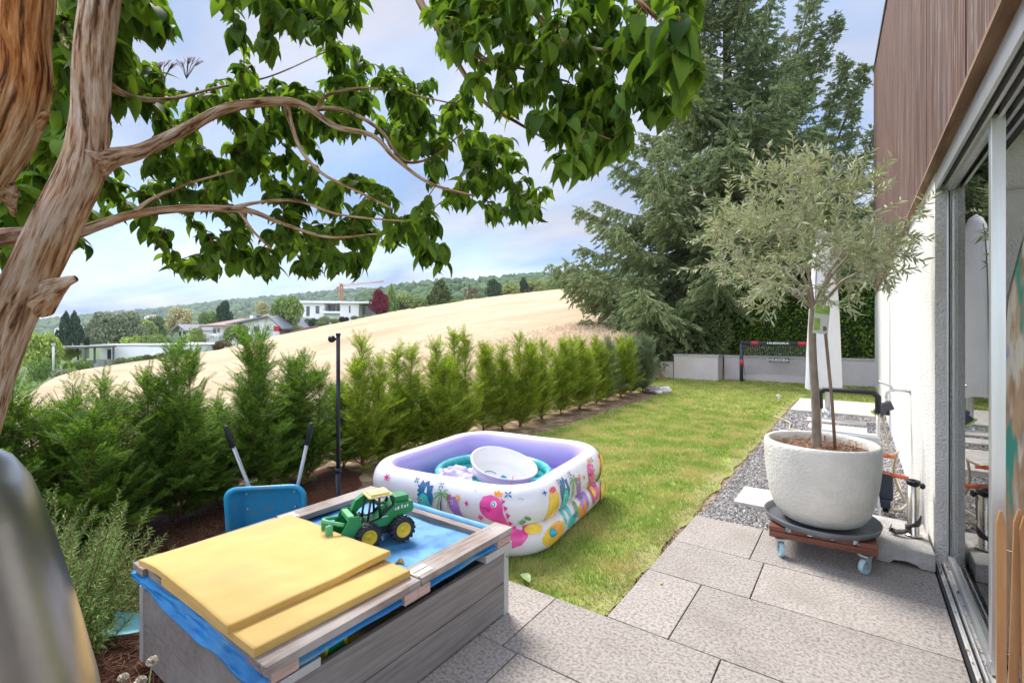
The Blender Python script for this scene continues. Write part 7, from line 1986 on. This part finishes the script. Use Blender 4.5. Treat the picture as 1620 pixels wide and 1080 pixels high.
hedge('hedge', 'rounded grey green hedge left of the goal above the stepped wall', -5.6, -3.35, 16.35, 17.6, .3, 2.1, 13000, .075, m_hleaf[1], .22)
hedge('hedge', 'dense field hedge under the spruces beyond the yew row', -9.5, -5.7, 17.2, 18.4, .0, 1.7, 9000, .09, m_hleaf[1], .3)

# ================================================================ FAR HOUSES
m_hw = surf('white_render', (.86, .86, .85), (.92, .92, .91), scale=.6, rough=.9)
m_hroof = surf('grey_tiles', (.15, .15, .17), (.24, .24, .27), scale=3, rough=.8, stretch=(1, 1, 4))
m_broof = surf('brown_tiles', (.20, .125, .10), (.30, .20, .17), scale=3, rough=.8)
m_bwood = surf('dark_brown_timber', (.07, .035, .025), (.12, .06, .045), scale=3, rough=.8)
m_win = surf('dark_window', (.05, .06, .075), rough=.15, spec=.8)
m_grey = surf('anthracite', (.10, .105, .115), rough=.6)
m_conc = surf('pale_concrete', (.45, .43, .42), (.55, .53, .51), scale=1.2, rough=.9)
def place(px, D, z=0.0, py=None):
    p = P(px, 525, D); return Vector((p.x, p.y, z if py is None else zat(py, D)))
def facing(extra=0): return YAW + radians(extra)
def hbox(mb, D, ref, px0, px1, py0, py1, d0, d1, mi=0):
    """box in the local frame of a house standing at ref distance D, given the size it has as seen in the survey"""
    x0 = (px0 - ref) / FPX * D; x1 = (px1 - ref) / FPX * D; mb.box((x0, d0, zat(py1, D)), (x1, d1, zat(py0, D)), mi)
def hpart(par, name, mat, D, ref, rects, d0, d1):
    for r in rects:
        mb = MB(); hbox(mb, D, ref, *r, d0, d1); yield mb.build(name, mat, par)
def hp(*a): return list(hpart(*a))
# flat white house with pergola
D = 62; b = place(225, D); h1 = thing('house', 'long flat roofed white house with a grey pergola below the spruce pair on the left', 'house', (b.x, b.y, 0), YAW)
hp(h1, 'wall', m_hw, D, 225, [(176, 309, 547, 592), (236, 262, 544, 549)], 0, 9)
hp(h1, 'roof', m_conc, D, 225, [(143, 311, 545, 546.6)], -.12, 9.5)
hp(h1, 'wall', m_hw, D, 225, [(146, 176, 547, 592)], 1.2, 9)
w = hp(h1, 'window', m_win, D, 225, [(158, 166, 553, 570), (168, 175, 553, 566), (283, 300, 553, 561)], -.03 + 0, .2)
for o in w[:2]: o.location.y = 1.17
hp(h1, 'terrace_wall', m_conc, D, 225, [(143, 180, 568, 590)], -2.5, 0)
hp(h1, 'door', m_win, D, 225, [(270, 278, 552, 572)], -.03, .2)
pg = thing('pergola', 'anthracite metal pergola in front of the flat roofed white house', 'pergola', (b.x, b.y, 0), YAW)
for (x, d) in ((133, -5), (188, -5), (133, -1), (188, -1), (180, -3)): hp(pg, 'post', m_grey, D, 225, [(x, x + 1.6, 548, 572)], d, d + .16)
hp(pg, 'roof', m_grey, D, 225, [(131, 190.5, 546.2, 548.6)], -5.2, -.6)
for k in range(9): hp(pg, 'slat', m_grey, D, 225, [(134 + k * 2.2, 134.7 + k * 2.2, 549, 566)], -1.1, -1.04)
# chalet with gable
def gable(par, D, ref, px0, px1, py_e, py_r, py_b, depth, over=.6, rm=None, ridge=None, facem=None):
    """gable end facing the camera"""
    x0 = (px0 - ref) / FPX * D; x1 = (px1 - ref) / FPX * D; xm = (x0 + x1) / 2 if ridge is None else (ridge - ref) / FPX * D; ze, zr, zb = zat(py_e, D), zat(py_r, D), zat(py_b, D)
    mb = MB(); V = [(x0, 0, zb), (x1, 0, zb), (x1, 0, ze), (xm, 0, zr), (x0, 0, ze)]; V += [(x, depth, z) for x, _, z in V]
    mb.add(V, [(0, 1, 2, 3, 4), (9, 8, 7, 6, 5), (0, 5, 6, 1), (1, 6, 7, 2), (4, 9, 5, 0)]); mb.build('wall', m_hw, par)
    mb = MB(); sl0 = (zr - ze) / (xm - x0); sl1 = (zr - ze) / (x1 - xm)
    for (xa, za, xb, zb_) in ((x0 - over, ze - sl0 * over, xm, zr), (xm, zr, x1 + over, ze - sl1 * over)):
        V = [(xa, -over, za), (xb, -over, zb_), (xb, depth + over, zb_), (xa, depth + over, za)]; V += [(x, y, z + .28) for x, y, z in V]
        mb.add(V, [(3, 2, 1, 0), (4, 5, 6, 7), (0, 1, 5, 4), (1, 2, 6, 5), (2, 3, 7, 6), (3, 0, 4, 7)])
    return mb.build('roof', rm or m_hroof, par)
D = 88; b = place(295, D); h2 = thing('house', 'small white chalet with dark timbers and grey roof right of the yellowish tree', 'house', (b.x, b.y, 0), YAW + radians(-28))
gable(h2, D, 295, 272, 297, 521, 515, 552, 13, .9)
hp(h2, 'timber', m_bwood, D, 295, [(274, 275.3, 521, 548), (280, 281.2, 519, 548), (287, 288.2, 519, 548), (293.5, 294.8, 521, 548)], -.08, .05)
hp(h2, 'window', m_win, D, 295, [(276, 279, 524, 531), (289, 292.5, 524, 531)], -.05, .1)
D = 88; b = place(385, D); h3 = thing('house', 'large white chalet with brown and grey roofs below the round dark tree', 'house', (b.x, b.y, 0), YAW + radians(-6))
gable(h3, D, 385, 372, 446, 513, 501.5, 552, 14, 1.2, m_hroof, 432)
x = lambda p: (p - 385) / FPX * D
mb = MB(); mb.box((x(331), .2, zat(552, D)), (x(372), 9, zat(517, D))); mb.box((x(318), -1.2, zat(552, D)), (x(344), 6, zat(533, D))); mb.build('wall', m_hw, h3)
mb = MB()
V = [(x(322), -1.8, zat(517.5, D)), (x(384), -1.8, zat(516.5, D)), (x(384), 5, zat(505, D)), (x(348), 5, zat(505.5, D))]; V += [(a, b_, c + .3) for a, b_, c in V]
mb.add(V, [(3, 2, 1, 0), (4, 5, 6, 7), (0, 1, 5, 4), (1, 2, 6, 5), (2, 3, 7, 6), (3, 0, 4, 7)]); mb.build('side_roof', m_broof, h3)
mb = MB(); V = [(x(350), 5.2, zat(507, D)), (x(405), 5.2, zat(506, D)), (x(405), 10, zat(495, D)), (x(372), 10, zat(496, D))]; V += [(a, b_, c + .3) for a, b_, c in V]
mb.add(V, [(3, 2, 1, 0), (4, 5, 6, 7), (0, 1, 5, 4), (1, 2, 6, 5), (2, 3, 7, 6), (3, 0, 4, 7)]); mb.build('rear_roof', m_broof, h3)
hp(h3, 'dormer', m_hw, D, 385, [(381, 386, 498, 505)], 2.5, 6); hp(h3, 'chimney', m_grey, D, 385, [(389.5, 393, 498, 508)], 3, 4)
hp(h3, 'window', m_win, D, 385, [(404.5, 411, 516.5, 525), (333, 337, 520, 527), (358, 364, 521, 530), (424, 428, 516, 522)], -.05, .1)
hp(h3, 'timber', m_bwood, D, 385, [(403.5, 412, 516, 516.6), (403.5, 404.5, 516, 525.4), (411, 412, 516, 525.4), (403.5, 412, 525, 525.8)], -.09, -.04)
hp(h3, 'balcony', m_conc, D, 385, [(317, 345, 530, 535)], -2.6, -1.25); hp(h3, 'balcony_window', m_win, D, 385, [(320, 330, 536, 545), (349, 352, 519, 526)], -1.23, -1.1)
hp(h3, 'conservatory', m_hw, D, 385, [(345 + k * 3.2, 345.7 + k * 3.2, 531 - (k > 1), 545) for k in range(5)], -2.5, -2.3); hp(h3, 'conservatory_roof', m_hw, D, 385, [(344, 360, 529.5, 531)], -2.6, .1)
hp(h3, 'awning', surf('red_awning', (.5, .02, .03), rough=.7), D, 385, [(444, 452, 516, 524)], -1.5, -.1)
# modern white house
D = 112; b = place(535, D); h4 = thing('house', 'modern white flat roofed villa with balcony left of the dark red tree', 'house', (b.x, b.y, 0), YAW + radians(8))
hp(h4, 'wall', m_hw, D, 535, [(482, 514, 480, 512)], 0, 9); hp(h4, 'wall', m_hw, D, 535, [(540, 568, 480, 512)], -1.5, 9); hp(h4, 'wall', m_hw, D, 535, [(514, 540, 492, 512)], .5, 9); hp(h4, 'wall', m_conc, D, 535, [(514, 540, 480, 492), (568, 586, 482, 512)], 3.0, 9)
hp(h4, 'roof', m_hw, D, 535, [(479, 541, 476.5, 479.8)], -1, 9.5); hp(h4, 'roof', m_hw, D, 535, [(537, 590, 477.5, 480.2)], -2.6, 9.2)
hp(h4, 'window', m_win, D, 535, [(487, 492, 485, 500), (501, 506.5, 484, 496)], -.06, .1); hp(h4, 'window', m_win, D, 535, [(553.5, 555.7, 484, 495)], -1.56, -1.4); hp(h4, 'window', m_win, D, 535, [(516, 526, 482, 492), (529, 539, 483, 492), (570, 577, 484, 499), (579, 585, 484, 499)], 2.9, 3.1)
hp(h4, 'balcony', m_hw, D, 535, [(513, 541, 492.5, 495.8)], -1.3, .45)
for k in range(5): hp(h4, 'railing', m_grey, D, 535, [(514 + k * 6.4, 514.5 + k * 6.4, 489, 492.4)], -1.2, -1.1)
hp(h4, 'railing', m_grey, D, 535, [(513.5, 541, 488.7, 489.2)], -1.22, -1.1)
for k in range(4): hp(h4, 'roof_vent', m_grey, D, 535, [(509 + k * 13, 511.5 + k * 13, 474.4, 476.4)], 3, 4)
# house glimpsed right of the big green tree
D = 120; b = place(455, D); h5 = thing('house', 'grey roofed white house half hidden between the chalet and the modern villa', 'house', (b.x, b.y, 0), YAW)
gable(h5, D, 455, 428, 484, 505, 497, 522, 9, .5, m_hroof, 470)
hp(h5, 'window', m_win, D, 455, [(472, 476, 506, 511), (463, 467, 506, 511)], -.05, .1)
D = 190
for i, (px0, px1, py0, py1, lb) in enumerate([(128, 140, 515, 523, 'tiny far white house right of the spruce pair'), (86, 96, 517, 524, 'tiny far white house left of the spruce pair'), (228, 240, 498, 502, 'tiny pale far house in the valley below the wooded hill')]):
    b = place((px0 + px1) / 2, D + 60 * i); DD = D + 60 * i; hh = thing('house', lb, 'house', (b.x, b.y, 0), YAW); gable(hh, DD, (px0 + px1) / 2, px0, px1, py0 + 3, py0, py1 + 8, 8, .3, m_broof); hp(hh, 'window', m_win, DD, (px0 + px1) / 2, [(px0 + 3, px0 + 5, py0 + 4, py0 + 6)], -.1, .1)
# fences, lamp, crane
D = 84; b = place(478, D); fe = thing('fence', 'curved brown board fence along the field edge below the big green tree', 'fence', (b.x, b.y, 0), YAW)
for k in range(24):
    u = 454 + k * 2.05; top_y = 528 - 14 * min(1, ((k) / 23)) ** .7; mb = MB(); hbox(mb, D, 478, u, u + 1.95, top_y, 540 - k * .5, .02 * (k % 2), .02 * (k % 2) + .1); mb.build('board', surf('red_brown_board', (.16, .09, .075), (.22, .13, .11), scale=2, rough=.8) if k == 0 else bpy.data.materials['red_brown_board'], fe)
D = 40; b = place(84.5, D); lamp = thing('street_lamp', 'slim pale street lamp post left of the flat white house', 'street lamp', (b.x, b.y, 0))
mb = MB(); mb.tube([(0, 0, zat(590, D)), (0, 0, zat(546, D))], .075, 8); mb.build('post', m_cwhite, lamp); mb = MB(); mb.box((-.12, -.12, zat(546.5, D)), (.12, .12, zat(543, D)), 0, .03); mb.build('lamp_head', m_conc, lamp)
m_crane = surf('orange_crane_paint', (.55, .22, .08), rough=.6)
D = 230; b = place(540, D); cr = thing('crane', 'thin orange tower crane rising behind the modern white villa', 'crane', (b.x, b.y, 0), YAW)
X = lambda p: (p - 540) / FPX * D
mb = MB(); w = .55
for sx in (-w, w):
    for sy in (-w, w): mb.box((sx - .14, sy - .14, zat(500, D)), (sx + .14, sy + .14, zat(449, D)))
for k in range(16):
    z = zat(500 - k * 3.2, D); mb.tube([(-w, -w, z), (w, -w, z + .97)], .10, 4)
mb.build('mast', m_crane, cr)
mb = MB()
for dz in (0, .85): mb.tube([(X(541), 0, zat(453, D) + dz), (X(607), 0, zat(445.5, D) + dz * .4)], .12, 4)
for k in range(22): a = k / 22; z = zat(453 - 7.5 * a, D); xx = X(541 + 66 * a); mb.tube([(xx, 0, z), (xx + .45, 0, z + .85 * (1 - .6 * a))], .07, 4)
mb.build('jib', m_crane, cr)
mb = MB(); mb.tube([(X(540), 0, zat(453, D)), (X(534), 0, zat(455, D))], .16, 4); mb.box((X(533), -.6, zat(457.5, D)), (X(535.5), .6, zat(453.5, D))); mb.tube([(X(536), 0, zat(446, D)), (X(540), 0, zat(449, D))], .10, 4); mb.tube([(X(540), 0, zat(448, D)), (X(540), 0, zat(453, D))], .3, 4); mb.build('counter_jib', m_crane, cr)

# ================================================================ FAR TREES
m_ft = leafmat('tree_leaf', (.45, .45, .45), (1.15, 1.15, 1.15), trans=.18, rough=.8, objcol=True, spec=.15)
m_ftb = surf('far_trunk', (.10, .08, .06), (.16, .13, .10), scale=3, rough=.9)
def crown_mesh(seed, n, shape):
    rs = random.Random(seed); pos = []; nr = []; lobes = []
    if shape == 'round':
        for k in range(16):
            a = rs.uniform(0, 6.28); e = rs.uniform(-.5, 1.3); r = rs.uniform(.35, .62); lobes.append((cos(a) * cos(e) * r, sin(a) * cos(e) * r, .52 + .40 * sin(e) * 1.0, rs.uniform(.20, .34)))
    elif shape == 'cone':
        for k in range(34):
            t = k / 33; a = k * 2.4; r = .62 * (1 - t) ** .9 * rs.uniform(.6, 1.0); lobes.append((cos(a) * r, sin(a) * r, .08 + .88 * t, .10 + .14 * (1 - t)))
    elif shape == 'bush':
        for k in range(14): a = rs.uniform(0, 6.28); r = rs.uniform(.1, .7); lobes.append((cos(a) * r, sin(a) * r, rs.uniform(.2, .68), rs.uniform(.22, .34)))
    elif shape == 'open':
        for k in range(20): a = rs.uniform(0, 6.28); r = rs.uniform(.1, .75); lobes.append((cos(a) * r, sin(a) * r, rs.uniform(.40, .95), rs.uniform(.07, .14)))
    elif shape == 'ragged':
        for k in range(30): t = k / 29; a = k * 2.4; r = (.75 * (1 - t) + .06) * rs.uniform(.5, 1.1); lobes.append((cos(a) * r, sin(a) * r, .12 + .84 * t, .09 + .10 * (1 - t)))
    wts = [l[3] ** 2 for l in lobes]
    for i in range(n):
        l = rs.choices(lobes, wts)[0]; v = Vector((rs.gauss(0, 1), rs.gauss(0, 1), rs.gauss(0, 1) + .15)).normalized(); q = l[3] * rs.uniform(.72, 1.08)
        pos.append((l[0] + v.x * q, l[1] + v.y * q, l[2] + v.z * q * .85)); nr.append((v.x + rs.gauss(0, .5), v.y + rs.gauss(0, .5), v.z + rs.gauss(0, .5)))
    T = np.array([(-.5, -.4, 0), (.5, -.5, .1), (.45, .5, -.1), (-.4, .45, .15)]); TF = np.array([(0, 1, 2, 3)])
    sz = .065 if shape != 'open' else .05
    R = frames(rnd_dir(n), np.array(nr)); V, F = batch(T, TF, R, np.array(pos), sz * RNG.uniform(.6, 1.3, n))
    core = []
    return V, F
protoT = {}
for nm, n in (('round', 4200), ('cone', 4200), ('bush', 3200), ('open', 2000), ('ragged', 3200)):
    ms = []
    for sd in range(2 if nm in ('round', 'bush') else 1):
        V, F = crown_mesh(hash(nm) % 100 * 0 + sd + len(nm), n, nm); o = np_mesh('crown', V, F, m_ft); ms.append(o.data); bpy.data.objects.remove(o)
    protoT[nm] = ms
mb = MB(); limb(mb, [(0, 0, 0, .035), (.01, 0, .3, .028), (0, .01, .6, .016), (0, 0, .88, .004)], 7)
for k in range(7): a = k * 2.4; z = .25 + .07 * k; mb.tube([(0, 0, z), (.2 * cos(a), .2 * sin(a), z + .12), (.42 * cos(a), .42 * sin(a), z + .25)], [.014, .009, .003], 4)
tro = mb.build('trunk', m_ftb); trunk_me = tro.data; bpy.data.objects.remove(tro)
def far_tree(px, y_top, y_base, wpx, D, shape, colr, label, group='trees and bushes beyond the field', cat='tree', name='tree'):
    b = P(px, 525, D); zb = zat(y_base, D); H = (y_base - y_top) / FPX * D * (.90); W = wpx / FPX * D * .64 / .95
    t = thing(name, label, cat, (b.x, b.y, zb), random.uniform(0, 6.28), group); t.scale = (W, W, H)
    ms = protoT[shape]; c = link('crown', ms[random.randrange(len(ms))], t); c.color = (*colr, 1)
    link('trunk', trunk_me, t)
random.seed(9)
g1 = (.26, .37, .10); g2 = (.21, .29, .12); g3 = (.40, .48, .16); dk = (.08, .13, .07); gy = (.33, .37, .22); yl = (.68, .60, .32); lm = (.44, .56, .12)
FT = [
 (58, 526, 592, 62, 50, 'round', lm, 'bright green tree left of the spruce pair', 'round'), (104, 487, 552, 26, 88, 'ragged', dk, 'dark spruce, left one of the far pair', ''), (118, 487, 552, 28, 89, 'ragged', dk, 'dark spruce, right one of the far pair', ''),
 (168, 494, 550, 46, 92, 'round', gy, 'grey green willow-like tree right of the spruce pair', ''), (202, 496, 552, 50, 94, 'round', gy, 'broad grey green tree behind the flat white house', ''), (232, 508, 548, 34, 110, 'round', g3, 'pale green tree right of the broad grey one', ''),
 (150, 506, 552, 30, 96, 'round', gy, 'smaller grey tree at the left flank of the willow-like tree', ''), (246, 500, 545, 30, 120, 'round', g2, 'mid green tree left of the yellowish tree', ''),
 (210, 526, 556, 34, 70, 'bush', lm, 'bright green bushy tree directly above the flat white roof', ''), (240, 523, 556, 40, 70, 'bush', g1, 'green bushy tree right above the flat white roof', ''), (262, 530, 556, 24, 72, 'bush', g1, 'small green tree left of the small chalet', ''),
 (284, 489, 535, 40, 130, 'round', yl, 'yellowish round tree above the small chalet', ''), (330, 493, 525, 32, 140, 'round', g1, 'green round tree above the large chalet roof', ''), (355, 478, 520, 25, 125, 'round', dk, 'round dark tree standing over the large chalet', ''),
 (312, 519, 545, 22, 80, 'round', g3, 'pale little tree between the two chalets', ''), (376, 513, 550, 40, 76, 'round', g1, 'green tree in front of the large chalet', ''), (350, 535, 552, 22, 66, 'bush', (.22, .17, .06), 'orange green shrub at the field edge below the large chalet', ''),
 (456, 469, 528, 50, 92, 'round', g1, 'big green tree between the large chalet and the modern villa', ''), (415, 478, 500, 24, 150, 'round', yl, 'pale green tree behind the large chalet roof', ''),
 (600, 460, 502, 31, 108, 'round', (.22, .03, .05), 'dark red maple beside the modern villa', ''), (619, 445, 500, 26, 118, 'ragged', g1, 'pointed green conifer right of the red maple', ''), (641, 464, 498, 34, 122, 'round', g3, 'pale weeping tree right of the pointed conifer', ''),
 (697, 437, 490, 46, 118, 'ragged', (.13, .17, .05), 'tall ragged larch-like conifer at the field edge', ''), (665, 472, 495, 28, 118, 'round', g1, 'green tree just left of the ragged conifer', ''), (654, 484, 498, 14, 110, 'bush', (.12, .07, .05), 'reddish brown shrub below the pale weeping tree', ''),
 (682, 478, 494, 26, 112, 'bush', g2, 'green shrub at the foot of the ragged conifer', ''), (722, 470, 490, 34, 118, 'bush', g1, 'light green shrub right of the ragged conifer', ''), (745, 451, 482, 26, 122, 'open', (.30, .24, .15), 'bare tan tree at the field edge', ''),
 (781, 443, 480, 28, 128, 'round', dk, 'dark round tree right of the bare tan tree', ''), (808, 447, 476, 30, 135, 'round', g3, 'yellow green tree right of the dark round tree', ''), (828, 436, 472, 26, 140, 'ragged', (.07, .10, .05), 'tall grey green tree on the field crest', ''),
 (848, 443, 468, 34, 145, 'round', g3, 'bright tree on the crest right of the tall grey green one', ''), (872, 444, 466, 26, 150, 'round', g1, 'small green tree near the right end of the crest', ''), (895, 442, 464, 34, 152, 'round', g2, 'mid green tree at the right end of the crest', ''), (918, 440, 462, 34, 155, 'round', g1, 'green tree half hidden by the big spruce', ''),
 (760, 462, 482, 20, 124, 'bush', g2, 'low green bush right below the bare tan tree', ''), (940, 442, 462, 34, 158, 'round', g2, 'last crest tree behind the big spruce boughs', ''),
]
for px, yt, yb, w, D, sh, c, lb, _ in FT: far_tree(px, yt, yb, w, D, sh if sh != '' else 'round', c, lb)
BU = [(494, 500, 516, 22, 98, dk), (513, 497, 512, 20, 99, gy), (528, 501, 511, 14, 99, g1), (545, 498, 510, 16, 100, (.06, .05, .04)), (562, 497, 507, 14, 102, g2), (575, 496, 505, 14, 103, g1), (590, 497, 503, 12, 104, g2), (506, 505, 516, 18, 96, g1), (628, 490, 499, 14, 106, g2), (640, 488, 497, 12, 107, dk), (470, 512, 526, 20, 88, g2)]
BL = ['dark bush at the left corner of the modern villa', 'grey green bush below the villa balcony', 'green bush in the middle under the villa balcony', 'brownish bush before the villa corner', 'clipped bush below the villa side window', 'clipped green ball bush left of the red maple', 'small bush under the red maple', 'light green bush in front of the dark villa bush', 'low bush right of the red maple', 'dark low bush under the pale weeping tree', 'green bush at the end of the brown board fence']
for (px, yt, yb, w, D, c), lb in zip(BU, BL): far_tree(px, yt, yb + 3, w, D, 'bush', c, lb, cat='bush', name='bush')
for (px, yt, yb, w, D, c, lb) in [(118, 566, 590, 34, 54, g1, 'clipped green bush below the pergola'), (134, 563, 586, 24, 56, g2, 'dark clipped bush at the right side of the pergola'), (100, 578, 600, 46, 40, gy, 'grey green shrub right of the street lamp'), (66, 560, 600, 30, 46, g1, 'green shrub left of the street lamp'), (110, 545, 568, 30, 60, lm, 'yellow green shrub behind the pergola'),
    (196, 562, 580, 34, 55, g2, 'brownish green hedge bush left along the flat white house'), (222, 559, 576, 34, 55, g1, 'hedge bush in the middle before the flat white house'), (248, 556, 572, 34, 56, (.13, .12, .05), 'hedge bush at the right before the flat white house'), (330, 540, 556, 30, 66, g1, 'green bush under the chalet balcony'), (300, 538, 556, 30, 70, g3, 'light green shrub below the small chalet'), (280, 540, 558, 26, 68, g1, 'green shrub behind the flat white house roof')]:
    far_tree(px, yt, yb + 4, w, D, 'bush', c, lb, cat='bush', name='bush')
# ================================================================ AIR
mb = MB(); mb.box((-1750, -1750, -45), (1750, 1750, 200))
m, nt = newmat('summer_haze')
out = N(nt, 'ShaderNodeOutputMaterial'); pv = N(nt, 'ShaderNodeVolumePrincipled')
pv.inputs['Color'].default_value = (.80, .88, 1.0, 1); pv.inputs['Density'].default_value = .00017; pv.inputs['Anisotropy'].default_value = .2
nt.links.new(pv.outputs[0], out.inputs['Volume'])
tag(mb.build('haze', m), kind='stuff')
SC.cycles.volume_bounces = 0
